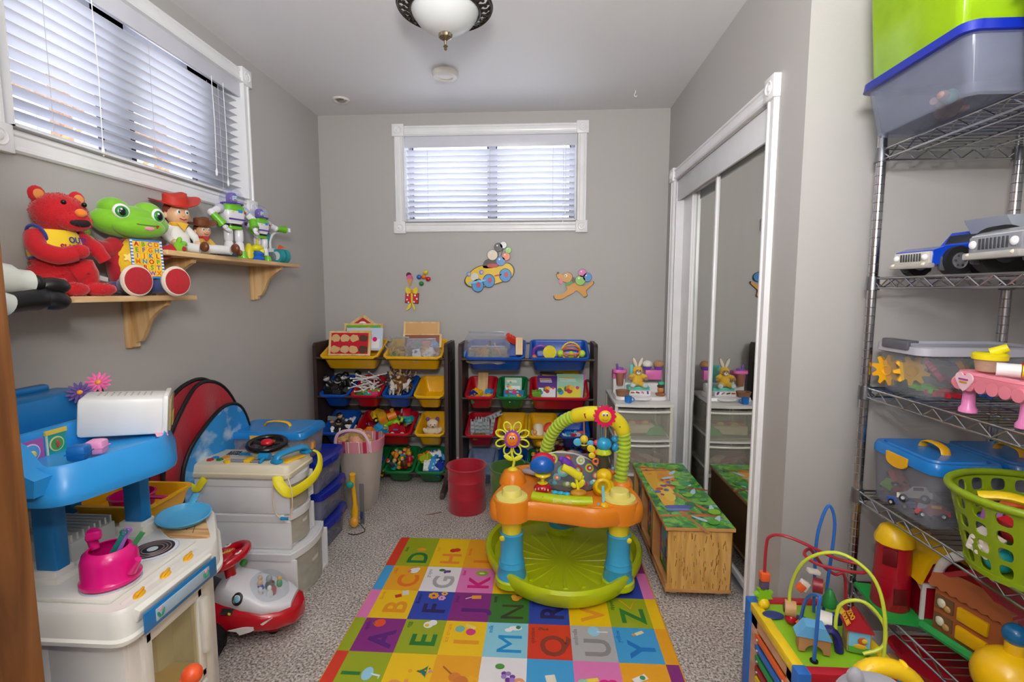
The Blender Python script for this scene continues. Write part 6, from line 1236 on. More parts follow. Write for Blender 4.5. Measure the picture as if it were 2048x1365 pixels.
# flower spinner left
b = B(); SPY = P('e4ea34', .3); b.lathe([(.024, .43), (.018, .438), (.008, .442)], SYw, 20, (-.23, .02, 0)); b.tube(smooth([(-.23, .02, .44), (-.224, .02, .47), (-.234, .02, .50), (-.232, .02, .525)], 4), .006, SPY, 8)
for s_ in (-1, 1): b.ell((-.228+s_*.022, .02, .485), (.024, .004, .011), SPY, (0, -s_*.5, 0), n=14)
so(b, 'spinner_stem')
b = B(); 
for k in range(8): a = 2*PI*k/8+PI/8; b.tube([(-.232+.030*math.cos(a)+dx_*math.cos(a)-dy_*math.sin(a), .022, .575+.030*math.sin(a)+dx_*math.sin(a)+dy_*math.cos(a)) for dx_, dy_ in [(.026+.024*math.cos(q), .016*math.sin(q)) for q in [2*PI*i/14 for i in range(14)]]], .0038, SPY, 6, closed=True)
so(b, 'petal_loops')
b = B(); b.prism([((.036+.003*math.cos(16*a))*math.cos(a), (.040+.003*math.cos(16*a))*math.sin(a)) for a in [2*PI*i/96 for i in range(96)]], .012, P('9a3fb8', .3), (-.232, .020, .575), (PI/2, 0, 0)); so(b, 'purple_ruff')
b = B(); b.ell((-.232, .006, .575), (.027, .008, .032), P('f08220', .3), n=20); so(b, 'orange_flower_face')
b = B()
for s_ in (-1, 1): b.ell((-.232+s_*.007, -.002, .584), (.006, .003, .008), 'white', n=10); b.ell((-.232+s_*.006, -.005, .583), (.003, .002, .005), 'black', n=8)
b.tube(smooth([(-.243, -.001, .566), (-.232, -.003, .561), (-.221, -.001, .566)], 3), .0012, 'c05010', 5); so(b, 'flower_eyes')
# arch
arch = smooth([(-.085, .19, .395), (-.080, .17, .47), (-.055, .13, .56), (-.01, .08, .635), (.05, .03, .68), (.12, -.02, .705), (.19, -.03, .695), (.245, -.02, .65), (.262, -.01, .57), (.258, .0, .48), (.250, .0, .395)], 6)
b = B(); AG = CL('b4d22a', .6); n_ = len(arch); L1 = [p for p in arch[:25]]; L2 = arch[44:]
def ribbed(pts): 
    out = []; rr_ = []
    for i in range(len(pts)-1):
        for k in range(3): out.append(pts[i].lerp(pts[i+1], k/3)); rr_.append(.0200 if (i*3+k) % 4 < 2 else .0245)
    return out, rr_
p_, r_ = ribbed(L1); r_ = [q*1.22 for q in r_]; b.tube(p_, r_, AG, 16); so(b, 'fabric_arch')
b = B(); p_, r_ = ribbed(L2); r_ = [q*1.22 for q in r_]; b.tube(p_, r_, AG, 16); so(b, 'fabric_arch')
b = B(); mid = arch[23:46]; b.tube(mid, [.022]+[.030]*(len(mid)-2)+[.022], P('f2e02a', .3), 16, flat=(1, 1.1)); so(b, 'arch_top')
pm, pq = arch[28], arch[40]
b = B(); b.box((pm.x, pm.y-.026, pm.z), (.026, .008, .022), P('a01c30', .3), (0, -.3, 0), bev=.002); b.prism([(-.015, -.012), (.015, -.012), (0, .014)], .006, P('6a7a18', .3), (pq.x, pq.y-.022, pq.z), (PI/2, .5, 0)); so(b, 'arch_windows')
fc = arch[34]
b = B(); b.prism([((.044+.005*math.cos(14*a))*math.cos(a), (.044+.005*math.cos(14*a))*math.sin(a)) for a in [2*PI*i/112 for i in range(112)]], .022, P('e01458', .25), (fc.x, fc.y-.022, fc.z+.004), (PI/2, 0, 0)); so(b, 'pink_flower')
b = B(); b.ell((fc.x, fc.y-.046, fc.z+.004), (.027, .010, .027), P('e4c414', .3), n=22); so(b, 'flower_face')
b = B()
for s_ in (-1, 1): b.ell((fc.x+s_*.007, fc.y-.055, fc.z+.014), (.006, .003, .008), 'white', n=10); b.ell((fc.x+s_*.007, fc.y-.058, fc.z+.013), (.003, .002, .005), 'black', n=8)
b.tube(smooth([(fc.x-.012, fc.y-.054, fc.z-.006), (fc.x, fc.y-.057, fc.z-.011), (fc.x+.012, fc.y-.054, fc.z-.006)], 3), .0013, '8a6a10', 5); so(b, 'flower_eyes')
# hanging toys
def hang(x, y, z0, z1, c): b = B(); b.tube([(x, y, z0), (x+.002, y, z1)], .0055, CL(c), 8, flat=(1.3, .5)); so(b, 'strap')
hang(.085, -.0, .672, .60, 'f07a20')
b = B(); b.ell((.087, -.005, .585), (.018, .014, .018), P('f2d02a', .35), n=16); b.ell((.087, -.004, .556), (.014, .012, .018), P('3a3a2a', .4), n=14); b.torus((.087, -.004, .560), .013, .003, P('f2d02a'), n=16); so(b, 'hanging_bee')
b = B(); b.ell((.060, -.002, .570), (.020, .004, .018), P('5ab8e0', .35), n=14); b.ell((.116, -.002, .566), (.016, .004, .014), P('5ab8e0', .35), n=14); so(b, 'bee_wings')
hang(.165, -.015, .67, .59, '2a6ac0'); hang(.178, -.015, .67, .58, 'e8c820'); hang(.155, -.012, .67, .58, '2a8a4a')
b = B(); b.ell((.172, -.022, .570), (.034, .028, .030), P('2aa4d8', .2), n=24); so(b, 'hanging_blue_ball')
b = B(); b.lathe([(.020, .52), (.034, .528), (.030, .540), (.020, .548)], P('c8dc2a', .35), 24, (.170, -.02, 0), rib=.08, ribn=10); b.lathe([(.020, .44), (.024, .47), (.020, .52)], P('4a4632', .5), 20, (.170, -.015, 0)); b.lathe([(.030, .425), (.026, .437), (.02, .44)], SYw, 20, (.170, -.015, 0)); so(b, 'hanging_lantern')
b = B(); b.ell((.118, -.015, .545), (.020, .004, .016), P('f0d82a', .35), (0, .5, 0), n=14); b.ell((.122, -.015, .515), (.016, .004, .014), P('f0d82a', .35), n=14); b.ell((.138, -.02, .575), (.012, .01, .012), P('ee4a6a', .35), n=10); b.ell((.14, -.02, .53), (.010, .008, .012), P('f07a40', .35), n=10); b.torus((.138, -.02, .490), .012, .005, P('f07a40', .35), (PI/2, 0, 0), n=16); so(b, 'butterfly_charm')
hang(.215, -.01, .66, .605, 'f07a30')
b = B(); b.ell((.220, -.012, .590), (.016, .016, .016), P('2a9ad0', .2), n=16); b.ell((.222, -.012, .553), (.016, .013, .020), P('2a9ad0', .2), n=16); b.torus((.232, -.015, .545), .012, .003, P('c8dc2a'), (PI/2, .4, 0), n=16); so(b, 'hanging_blue_beads')
hang(.190, .0, .67, .48, '1a3a8a'); hang(.205, .0, .60, .46, '20202a')
b = B(); b.ell((.055, .235, .425), (.050, .036, .030), CLEAR('d8c8c8', .35), n=24, bot=-.3); b.lathe([(.050, .395), (.052, .405), (.048, .41)], P('a0602a', .4), 24, (.055, .235, 0)); so(b, 'rattle_dome')
b = B(); b.ell((-.115, .18, .415), (.038, .03, .02), P('f2f0e8', .4), n=16) if 0 else b.box((-.15, .10, .395), (.07, .05, .018), P('b8b4b8', .3), (0, 0, -.5), bev=.006); b.prism([(-.03, 0), (.03, 0), (.02, .02), (-.02, .02)], .004, P('d88a60', .4), (-.145, .10, .405), (.3, 0, -.5)); so(b, 'activity_book')
b = B(); b.box((.262, .05, .415), (.012, .02, .05), P('6a3ab0', .3), bev=.003); b.ell((.225, .045, .42), (.016, .012, .014), P('f07a30', .3), n=14); b.ell((.222, .04, .437), (.009, .006, .009), P('8ac4d8'), n=10); so(b, 'small_charms')
# ---------------- round pop-up bins in the middle ----------------
def popbin(label, x, y, r_, h, c, seed):
    t = thing('pop_up_bin', label, 'fabric bin', (x, y, 0)); m = CLEAR(c, .88, .55) if 0 else P(c, .55, 0, 'cloth', .12, 9)
    b = B(); b.lathe([(r_*.97, 0), (r_*1.0, .006), (r_*.985, h*.32), (r_*1.0, h*.34), (r_*.985, h*.36), (r_*.99, h*.68), (r_*1.01, h*.70), (r_*.99, h*.72), (r_*1.0, h*.93), (r_*1.04, h*.96), (r_*1.04, h), (r_*1.0, h), (r_*.97, h*.93), (r_*.965, .01)], m, 44, rib=.006, ribn=7); b.obj('fabric_wall', t)
    b = B(); b.torus((0, 0, h-.004), r_*1.03, .005, m, n=40); b.obj('wire_rim', t); return t
popbin('red round fabric bin on the carpet between the organizers', -.42, 2.715, .108, .262, 'b80f2a', 1)
t = popbin('olive green round fabric bin behind the orange saucer tray', -.165, 2.70, .118, .262, '4f7a2c', 2)
b = B(); b.tube(smooth([(.02, -.0, .262), (.03, .04, .285), (.06, .06, .28), (.08, .05, .262)], 4), .006, P('3f7a34'), 8); b.obj('loop_handle', t)
sp('ball', ('ball', 'e8a01c', .03), 'orange-yellow ball resting behind the red fabric bin', 'ball', (-.375, 2.86, .03))
b = B(); b.tube(smooth([(0, 0, .002), (-.03, -.02, .004), (-.05, -.03, .002), (-.08, -.04, .003)], 4), .0018, '8a2030', 5); tag(b.obj('loose_string', loc=(-.555, 2.66, 0)), 'short dark red string on the carpet left of the red bin', 'string')
# ---------------- wall cutouts ----------------
def cut(b, poly, x, z, c, lay, base=None, th=.004, k=4, sm=True):
    pl = [(v.x, v.y) for v in smooth([(a, q, 0) for a, q in poly], k, True)] if sm else poly
    b.at((x, -.004-.0022*lay, z), (PI/2, 0, 0)); b.prism([(px_*1.0, py_*1.0) for px_, py_ in pl], th, c, side='black'); 
    b.pop()
def circ(r_, cx=0, cy=0, sx=1, sy=1, n=16): return [(cx+r_*sx*math.cos(2*PI*i/n), cy+r_*sy*math.sin(2*PI*i/n)) for i in range(n)]
def balloon(b, x, z, r_, c, lay):
    cut(b, circ(r_*1.08), x, z, 'black', lay, k=1); cut(b, circ(r_), x, z, c, lay+1, k=1); cut(b, circ(r_*.2), x-r_*.3, z+r_*.4, 'white', lay+2, k=1)
t = thing('wall_cutout', 'painted cutout of a yellow toy car with balloons under the back window', 'wall decoration', (-.345, 3.3145, 1.36))
CY = P('f4c814', .4); CBl = P('4a9ad8', .4)
b = B(); body = [(-.155, -.02), (-.16, -.055), (-.13, -.08), (-.06, -.085), (.05, -.06), (.13, -.03), (.155, .0), (.155, .04), (.12, .07), (.06, .055), (.02, .05), (-.04, .055), (-.10, .035)]
cut(b, [(x*1.05, y*1.08) for x, y in body], 0, 0, 'black', 0); cut(b, body, 0, 0, CY, 1); b.obj('car_shape', t)
for x, z in ((-.08, -.075), (-.005, -.045), (.105, -.008)): b = B(); cut(b, circ(.042, sy=1.1), x, z, 'black', 2, k=1); cut(b, circ(.038, sy=1.1), x, z, CBl, 3, k=1); cut(b, circ(.014, sy=1.3), x+.006, z+.004, 'c83a5a', 4, k=1); b.obj('painted_wheel', t)
b = B(); cut(b, circ(.026, sy=1.1), -.10, -.02, 'd8d8d0', 3, k=1); cut(b, [(-.05, -.008), (.05, .01), (.05, .022), (-.05, .004)], -.085, -.058, 'lblue', 4)
for x, z in ((-.14, .0), (-.055, .012)): cut(b, circ(.016), x, z, CBl, 4, k=1); cut(b, circ(.009), x+.004, z, 'f0a8a0', 5, k=1)
cut(b, [(-.02, -.004), (.02, .004), (.02, .012), (-.02, .004)], .055, -.012, 'c83a2a', 3); b.obj('painted_details', t)
b = B(); cut(b, [(-.05, -.02), (.05, -.01), (.06, .03), (.02, .045), (-.04, .03)], .01, .06, '4a3a34', 1); cut(b, [(-.03, -.01), (.03, -.01), (.03, .01), (-.03, .01)], .02, .055, 'c8383a', 2); b.obj('painted_seat', t)
for x, z, r_, c_ in ((.075, .085, .030, '3a8ad0'), (.11, .115, .026, 'ee7a2a'), (.125, .155, .020, '8ac83a'), (.02, .125, .034, 'e9dcc4'), (.06, .175, .028, '2a2a30'), (.092, .19, .022, 'f0f0f2')):
    b = B(); balloon(b, x, z, r_, P(c_, .3), 3); b.obj('painted_balloon', t)
b = B(); 
for x, z in ((.02, .09), (.06, .145), (.092, .168), (.11, .088), (.125, .133)): b.tube([(x, -.009, z), (.05, -.009, .05)], .0012, 'black', 4)
b.obj('balloon_strings', t)
t = thing('wall_cutout', 'painted cutout of a polka dot gift with bow, ice cream and small balloons at left', 'wall decoration', (-.85, 3.3145, 1.25))
b = B(); RDm = P('d82232', .4); YLm = P('ecd02a', .4)
cut(b, [(-.052, -.052), (.04, -.058), (.046, .012), (-.046, .018)], -.02, -.03, 'black', 0, sm=False); cut(b, [(-.049, -.049), (.037, -.055), (.043, .009), (-.043, .015)], -.02, -.03, RDm, 1, sm=False)
for x, z in ((-.05, -.03), (-.055, -.06), (.0, -.032), (.012, -.055), (-.008, -.075), (-.045, -.078)): cut(b, circ(.006), x, z, 'white', 3, k=1)
cut(b, [(-.007, -.052), (.006, -.053), (.006, .013), (-.007, .014)], -.022, -.03, YLm, 2, sm=False); b.obj('gift_box', t)
b = B()
for s_ in (-1, 1): cut(b, [(0, .006), (s_*.034, .03), (s_*.042, .004), (s_*.03, -.018), (0, -.006)], -.022, -.004, YLm, 3)
cut(b, circ(.010), -.022, -.002, 'e0901a', 4, k=1); b.obj('bow', t)
b = B(); cut(b, [(-.016, 0), (.016, 0), (.003, -.042), (-.003, -.042)], -.035, .075, 'd89a50', 2); cut(b, circ(.022), -.035, .085, 'e060a0', 1, k=1); cut(b, circ(.018), -.042, .105, '5a3222', 0, k=1); b.obj('ice_cream', t)
b = B(); cut(b, [(-.004, 0), (.006, 0), (.0, -.03), (-.03, -.05), (-.02, -.028)], -.035, -.085, YLm, 2); cut(b, [(-.004, 0), (.006, 0), (.02, -.03), (.016, -.05), (.004, -.028)], -.02, -.085, YLm, 2); b.obj('ribbon_tail', t)
for x, z, c_ in ((.030, .092, '2a6ac0'), (.062, .093, 'e8732a'), (.075, .122, 'd8c820'), (.092, .078, 'c81c2c'), (.045, .048, '2a8a3a')):
    b = B(); b.ell((x, -.016, z), (.017, .012, .015), P(c_, .25), n=16); b.obj('small_balloon', t)
t = thing('wall_cutout', 'painted cutout of a running tan puppy with three balloons at right', 'wall decoration', (.21, 3.3145, 1.28))
TN = P('dd9a35', .4); b = B()
body = [(-.02, .03), (.03, .025), (.07, .0), (.10, .01), (.125, .03), (.13, .015), (.10, -.012), (.085, -.03), (.09, -.06), (.07, -.07), (.05, -.05), (.02, -.03), (.0, -.045), (-.04, -.065), (-.075, -.085), (-.115, -.085), (-.125, -.06), (-.10, -.055), (-.065, -.05), (-.04, -.02), (-.05, .01)]
cut(b, [(x*1.04, y*1.06) for x, y in body], 0, 0, 'black', 0); cut(b, body, 0, 0, TN, 1); b.obj('puppy_body', t)
b = B(); hd = [(-.11, .075), (-.10, .05), (-.085, .045), (-.06, .028), (-.03, .025), (-.012, .045), (-.012, .075), (-.04, .09), (-.07, .075), (-.09, .085)]
cut(b, [(-.06+(x+.06)*1.08, .06+(y-.06)*1.08) for x, y in hd], 0, 0, 'black', 1); cut(b, hd, 0, 0, TN, 2); cut(b, circ(.008), -.102, .086, 'black', 4, k=1); cut(b, circ(.010), -.050, .068, 'white', 4, k=1); cut(b, circ(.004), -.053, .067, 'black', 5, k=1); cut(b, [(-.012, .05), (.004, .06), (.012, .04), (.004, .02), (-.008, .03)], 0, 0, '5a3a1c', 4); cut(b, circ(.012, sy=1.6), -.082, .032, 'e07a8a', 3, k=1); b.obj('puppy_head', t)
b = B(); cut(b, [(-.05, .02), (-.01, .03), (-.008, .015), (-.045, .002)], 0, 0, '2f9a3a', 4); b.obj('collar', t)
for x, z, r_, c_ in ((.058, .085, .026, 'd85aa8'), (.09, .058, .028, '3a8ad0'), (.045, .038, .032, '86c43a')): b = B(); balloon(b, x, z, r_, P(c_, .3), 4); b.obj('painted_balloon', t)
# ---------------- toy chest ----------------
CHW = WOOD('c08a3c', 'e6b868', (26, 26, 3), .45); CHE = WOOD('c48a4e', 'd8a468', (4, 4, 4), .5)
CX0, CX1, CY0_, CY1_, CZ1 = .507, .768, 1.925, 2.66, .31
ct = thing('toy_chest', 'low wooden toy bench with painted forest lid beside the mirrored closet', 'toy chest', ((CX0+CX1)/2, (CY0_+CY1_)/2, 0))
cw, cdp = CX1-CX0, CY1_-CY0_
b = B(); b.box((0, -cdp/2+.008, .165), (cw-.012, .014, .25), CHW); 
rd = random.Random(8)
for i in range(70): b.box((rd.uniform(-.11, .11), -cdp/2+.0005, rd.uniform(.05, .28)), (rd.uniform(.0008, .002), .0016, rd.uniform(.006, .03)), P('7a4a14', .6), (0, rd.uniform(-.15, .15), 0))
b.obj('end_panel', ct)
b = B(); b.box((0, cdp/2-.008, .165), (cw-.012, .014, .25), CHW); b.obj('end_panel', ct)
b = B(); b.box((cw/2-.006, 0, .165), (.010, cdp-.01, .25), P('7a5528', .6)); b.obj('back_panel', ct)
b = B(); b.box((0, 0, .040), (cw, cdp, .014), CHE, bev=.001); b.obj('bottom_board', ct)
for y in (-.10, .14): b = B(); b.box((-cw/2+.007, y, .17), (.012, .04, .25), CHE); b.box((0, y, .17), (cw-.02, .012, .25), CHE); b.obj('divider', ct)
b = B(); b.box((-cw/2+.007, 0, .056), (.012, cdp-.01, .022), CHE); b.obj('front_rail', ct)
def forest():
    m, t, n, o = nt('forest_print'); b = n.new('ShaderNodeBsdfPrincipled'); b.inputs['Roughness'].default_value = .25; t.links.new(b.outputs[0], o.inputs[0])
    tc = n.new('ShaderNodeTexCoord'); nz = n.new('ShaderNodeTexNoise'); nz.inputs['Scale'].default_value = 14; nz.inputs['Detail'].default_value = 3; nz.inputs['Distortion'].default_value = 1.2
    r = n.new('ShaderNodeValToRGB'); e = r.color_ramp.elements; e[0].position = .3; e[0].color = (*rgb('1d5a30'), 1); e[1].position = .75; e[1].color = (*rgb('b8d8e8'), 1)
    for p_, c_ in ((.42, '2f8a3e'), (.50, '5aa832'), (.57, '8cc43c'), (.64, '3f9a6a')): q = e.new(p_); q.color = (*rgb(c_), 1)
    t.links.new(tc.outputs['Object'], nz.inputs['Vector']); t.links.new(nz.outputs[0], r.inputs[0]); t.links.new(r.outputs[0], b.inputs['Base Color']); return m
FO = forest()
b = B(); b.box((0, 0, CZ1-.008), (cw+.012, cdp+.012, .014), CHE, bev=.001); b.box((0, 0, CZ1), (cw+.008, cdp+.008, .003), FO)
rd = random.Random(12); zt = [CZ1+.0016]
def pt(poly, c, x, y, a=0, sc=1):
    zt[0] += .00006; pl = [(v.x*sc, v.y*sc) for v in smooth([(p, q, 0) for p, q in poly], 3, True)]; b.prism(pl, .0003, P(c, .3), (x, y, zt[0]), (0, 0, a))
pt([(-.02, -.26), (.03, -.20), (.04, -.05), (.055, .08), (.04, .20), (-.03, .26), (-.04, .05), (-.03, -.10)], 'f0b82a', -.070, .06); pt([(-.03, -.08), (.03, -.06), (.04, .04), (.0, .08), (-.04, .05)], 'f0a83a', .0, .20)
pt([(-.02, -.10), (.02, -.08), (.03, .04), (.0, .12), (-.03, .06)], 'e89a2c', -.02, .10); pt([(-.02, -.10), (.02, -.08), (.03, .04), (.0, .12), (-.03, .06)], 'f6cf4a', -.045, -.02)
for x, y, a, c_ in ((-.02, .29, 1.5, 'a85a34'), (-.01, .26, 1.7, 'c0703c'), (-.03, -.27, 1.62, 'c87838'), (.03, -.245, 1.2, 'b8642c'), (.06, .03, 1.3, '9a3a30'), (.03, -.13, .5, 'c07a3a'), (-.01, -.33, .3, 'b87a40')):
    pt([(-.010, -.09), (.008, -.08), (.006, .02), (.014, .09), (-.008, .10), (-.006, .0)], c_, x, y, a)
for i in range(16): pt([(-.02, 0), (0, .016), (.02, .002), (.004, -.014)], ['7a3a6a', '5a6ac8', '3a6ac0', 'd8582a', 'e87a30', 'c83040', '6a4a9a', 'f0a030'][i % 8], rd.uniform(-.09, .03), rd.uniform(-.22, .30), rd.uniform(0, 3), rd.uniform(.5, 1.1))
pt([(-.06, -.012), (.03, -.016), (.06, .0), (.03, .014), (-.055, .012)], '4a5fb0', -.03, -.185, .05); pt([(-.05, -.010), (.03, -.010), (.04, .008), (-.045, .012)], '6f86cc', -.04, -.215, .1)
for x, y, a in ((.09, -.30, .9), (.10, -.20, 1.2), (.075, -.02, 1.0), (.085, .08, 1.2), (.02, -.30, 2.2), (.04, .22, .8), (.0, .15, .3)): pt([(-.035, -.006), (-.01, -.012), (.02, -.004), (.04, .006), (.015, .012), (-.02, .008)], 'bfe0ee', x, y, a)
for i in range(14): pt([(-.02, -.006), (0, -.018), (.02, -.004), (.012, .016), (-.014, .014)], ['8cc832', '5fae2e', '2d7a3a', '3f9a58'][i % 4], rd.uniform(.02, .11), rd.uniform(-.34, .33), rd.uniform(0, 3), rd.uniform(.7, 1.5))
b.obj('painted_lid', ct)
for y, w in ((-.25, .20), (.02, .17), (.265, .17)):
    t = thing('fabric_drawer', ['picture fabric drawer nearest the camera in the toy bench', 'picture fabric drawer in the middle of the toy bench', 'picture fabric drawer at the far end of the toy bench'][0 if y < -.1 else 1 if y < .1 else 2], 'fabric drawer', ((CX0+CX1)/2-.0, (CY0_+CY1_)/2+y, .05))
    b = B(); b.rr([(.20, w-.03, .02, 0), (.20, w-.02, .02, .20), (.19, w-.03, .02, .202), (.185, w-.035, .02, .01)], CL('b81c30')); b.obj('drawer_box', t)
    b = B(); b.box((-.102, 0, .10), (.003, w-.04, .18), P('7ab8d8', .5)); rd = random.Random(int(y*100))
    b.box((-.104, 0, .03), (.002, w-.04, .04), P('4a9a40', .5))
    for k in range(12): b.ell((-.105-.0004*k, rd.uniform(-.4, .4)*(w-.06), rd.uniform(.03, .15)), (.0015, .010, .020), P(['c83040', '3a5ac0', 'e8952a', 'f0cf40', '8a3a6a', '2a7a40'][k % 6], .5), n=8, m=5)
    b.tube([(-.104, (w-.04)/2*s1, z) for s1, z in ((-1, .19), (-1, .02), (1, .02), (1, .19))], .003, CL('c8202e'), 6, closed=True); b.obj('picture_front', t)
for x in (-.09, .09):
    for y in (-.32, .32): b = B(); b.cyl((x-.01, y, .014), (x+.01, y, .014), .014, P('c8c6bc', .35), n=18); b.lathe([(.024, .026), (.020, .034), (.0, .034)], P('d8d6cc', .4), 18, (x, y, 0)); b.torus((x, y, .020), .026, .003, P('d0cec4'), n=20); b.obj('caster', ct)
# ---------------- white drawer tower ----------------
tw = thing('drawer_tower', 'white three-drawer tower with clear fronts in the corner by the closet', 'drawer tower', (.598, 3.06, 0)); w_, d_ = .335, .43
PW = P('efeeea', .3)
b = B()
for z, h in ((.580, .016), (.375, .012), (.178, .012), (.0, .014)):
    n = 10; fr = [(-w_/2+w_*k/n, -d_/2-.018*(1-(2*k/n-1)**2)) for k in range(n+1)]; b.prism(fr+[(w_/2, d_/2), (-w_/2, d_/2)], h, PW, (0, 0, z))
for x in (-1, 1):
    for y in (-.20, .19): b.box((x*(w_/2-.010), y, .29), (.018, .018, .58), P('e4dfd0', .4), bev=.002)
b.obj('frame', tw)
b = B()
for x in (-1, 1): b.box((x*(w_/2-.006), .0, .29), (.003, .38, .57), CLEAR('e0ddd0', .35))
b.obj('side_sheet', tw)
for z0 in (.392, .192, .016):
    h = .175; b = B(); fr = [(-w_/2+.018+(w_-.036)*k/10, -d_/2+.004-.016*(1-(2*k/10-1)**2)) for k in range(11)]
    b.prism(fr+[(p[0], p[1]+.004) for p in reversed(fr)], h, CLEAR('e6e4da', .22, .12), (0, 0, z0)); b.box((0, 0, z0+.004), (w_-.05, d_-.04, .004), CLEAR('e6e4da', .4))
    b.tube([(p[0], p[1]-.004, z0+h-.016) for p in fr], .007, P('f0efe8', .3), 8); b.obj('drawer', tw)
t = thing('toy_oven_tray', 'white edged toy with red and yellow food pieces in the top clear drawer', 'toy', (.575, 2.95, .402), .1)
b = B(); b.box((0, 0, .03), (.19, .10, .05), P('e8dcc0', .5), bev=.006); b.obj('tray_body', t)
b = B()
for i in range(8): b.ell((-.07+.02*i, -.01+.03*(i % 2), .060), (.022, .018, .012), P(['c83a3a', 'a02a34', 'e8c040', 'c84a3a'][i % 4], .5), n=10, m=7)
b.obj('food_pieces', t)
b = B(); b.rr([(.12, .08, .03, 0), (.09, .06, .03, .035), (.03, .02, .01, .05)], P('4ab86a', .6)); tag(b.obj('green_cloth', loc=(.68, 2.93, .402)), 'green cloth bundle at the right of the top clear drawer', 'cloth')
b = B(); b.box((0, 0, .012), (.16, .12, .022), P('a82a3a', .5), bev=.004); tag(b.obj('red_book', loc=(.55, 2.94, .26), r=(.1, .35, .3)), 'dark red book slanting in the second clear drawer', 'book')
t = thing('soft_doll', 'beige soft doll lying in the second clear drawer', 'doll', (.62, 2.93, .215))
b = B(); b.ell((0, 0, .03), (.06, .03, .028), CL('d8c0a0')); b.ell((-.07, 0, .03), (.028, .026, .026), CL('e0c8a8')); b.tube([(.04, 0, .03), (.09, -.02, .02)], .014, CL('d8c0a0'), 8); b.obj('doll_body', t)
b = B(); b.ell((.0, 0, .03), (.04, .034, .036), CL('6a5a50')); tag(b.obj('dark_plush', loc=(.705, 2.95, .208)), 'dark brown plush lump at the right of the second clear drawer', 'plush toy')
# toys on the tower
z = .597
t = thing('toy_bakery_stand', 'white and pink toy bakery stand with drink dispenser on the drawer tower', 'toy shop', (.60, 3.04, z))
PK = P('ea78bc', .3); b = B(); b.rr([(.30, .22, .04, 0), (.31, .23, .045, .006), (.30, .22, .04, .022), (.28, .20, .04, .024)], P('f4f2f2', .3)); b.ell((.0, -.105, .012), (.06, .03, .011), P('f4f2f2', .3), n=24); b.box((.01, .07, .05), (.26, .05, .06), P('f4f2f2', .3), bev=.01); b.obj('stand_base', t)
b = B(); b.box((-.115, .045, .085), (.075, .05, .14), P('f4f2f2', .3), bev=.01); b.box((-.115, .045, .135), (.082, .055, .06), PK, bev=.01); b.rr([(.085, .08, .03, .150), (.09, .085, .03, .155), (.085, .08, .03, .170)], PK, c=(-.115, .015, 0)); b.obj('dispenser', t)
b = B(); b.cyl((-.115, .0, .075), (-.115, .0, .150), .020, P('a8705a', .3), r1=.026, n=22); b.obj('drink_tube', t)
b = B(); b.cyl((-.115, .01, .168), (-.115, .01, .182), .022, P('8a5ac0', .3), n=20); b.cyl((-.13, .01, .180), (-.133, .012, .205), .007, P('8a5ac0', .3)); b.obj('tap', t)
b = B(); b.box((.10, .075, .13), (.10, .055, .06), PK, bev=.005); b.obj('shelf_box', t)
b = B(); b.box((-.01, .09, .13), (.06, .01, .12), P('6fd8cc', .4), bev=.004); b.obj('mint_panel', t)
b = B(); b.box((-.005, .0, .060), (.13, .09, .024), P('5fcfc0', .35), bev=.008); b.box((-.005, -.02, .038), (.13, .11, .03), P('f4f2f2', .3), bev=.008); b.obj('mint_counter', t)
for i, (x, c_) in enumerate([(-.05, 'c04a30'), (-.02, '8a2a40'), (.01, 'ee8ab8'), (.04, '7a4ab0')]): b = B(); b.box((x, -.078, .044), (.022, .010, .008), P(c_), (0, .3*i, .4*i), bev=.002); b.obj('label_sticker', t)
for x, c_, n_ in ((.065, 'f4efe8', 'white frosted'), (.135, 'b8895e', 'brown topped')):
    t = thing('toy_cupcake', n_+' toy cupcake on the pink shelf box', 'toy cupcake', (.60+x, 3.115, z+.16)); b = B(); b.lathe([(.020, 0), (.028, .022), (0, .022)], P('7a4ab8', .4), 24, rib=.05, ribn=12); b.obj('cup', t); b = B(); b.ell((0, 0, .034), (.032, .032, .024), P(c_, .5), noise=.03); b.obj('frosting', t)
t = thing('plush_rabbit', 'yellow dressed plush rabbit seated on the mint counter', 'plush toy', (.588, 3.02, z+.073))
YR = CL('eec23a'); YF = CL('b98a56'); b = B(); b.ell((0, 0, .040), (.034, .028, .040), YR, n=22); b.ell((0, .0, .095), (.030, .027, .028), YR, n=20); b.ell((0, -.018, .090), (.020, .014, .019), YF, n=16)
for s_ in (-1, 1):
    b.tube(smooth([(s_*.022, -.005, .065), (s_*.040, -.015, .060), (s_*.046, -.026, .052)], 3), .014, YR, 10); b.ell((s_*.048, -.028, .050), .013, YF, n=12)
    b.tube(smooth([(s_*.016, -.01, .018), (s_*.032, -.035, .014), (s_*.038, -.05, .012)], 3), .016, YR, 12); b.ell((s_*.038, -.056, .014), (.015, .009, .014), CL('c8dfe8'), n=12)
b.obj('plush_body', t)
for s_ in (-1, 1): b = B(); b.ell((s_*.016, .0, .142), (.010, .006, .034), CL('efe6d8'), (0, s_*.35, 0), n=14); b.ell((s_*.016, .004, .142), (.012, .005, .036), YF, (0, s_*.35, 0), n=14); b.obj('ear', t)
b = B(); b.ell((0, -.030, .084), (.012, .006, .010), 'white', n=14); b.ell((0, -.036, .090), (.004, .003, .003), '7a3a3a', n=8)
for s_ in (-1, 1): b.ell((s_*.009, -.031, .098), .0028, 'black', n=8, m=5)
b.obj('face', t)
b = B(); b.lathe([(.034, 0), (.042, .03), (.043, .032), (.038, .032), (.032, .006)], P('9a7355', .7), 28, rib=.012, ribn=14); tag(b.obj('toy_basket', loc=(.492, 2.965, z+.024)), 'small brown toy basket at the left of the bakery stand', 'basket')
t = thing('toy_mug', 'little blue toy mug at the front edge of the drawer tower', 'mug', (.512, 2.885, z))
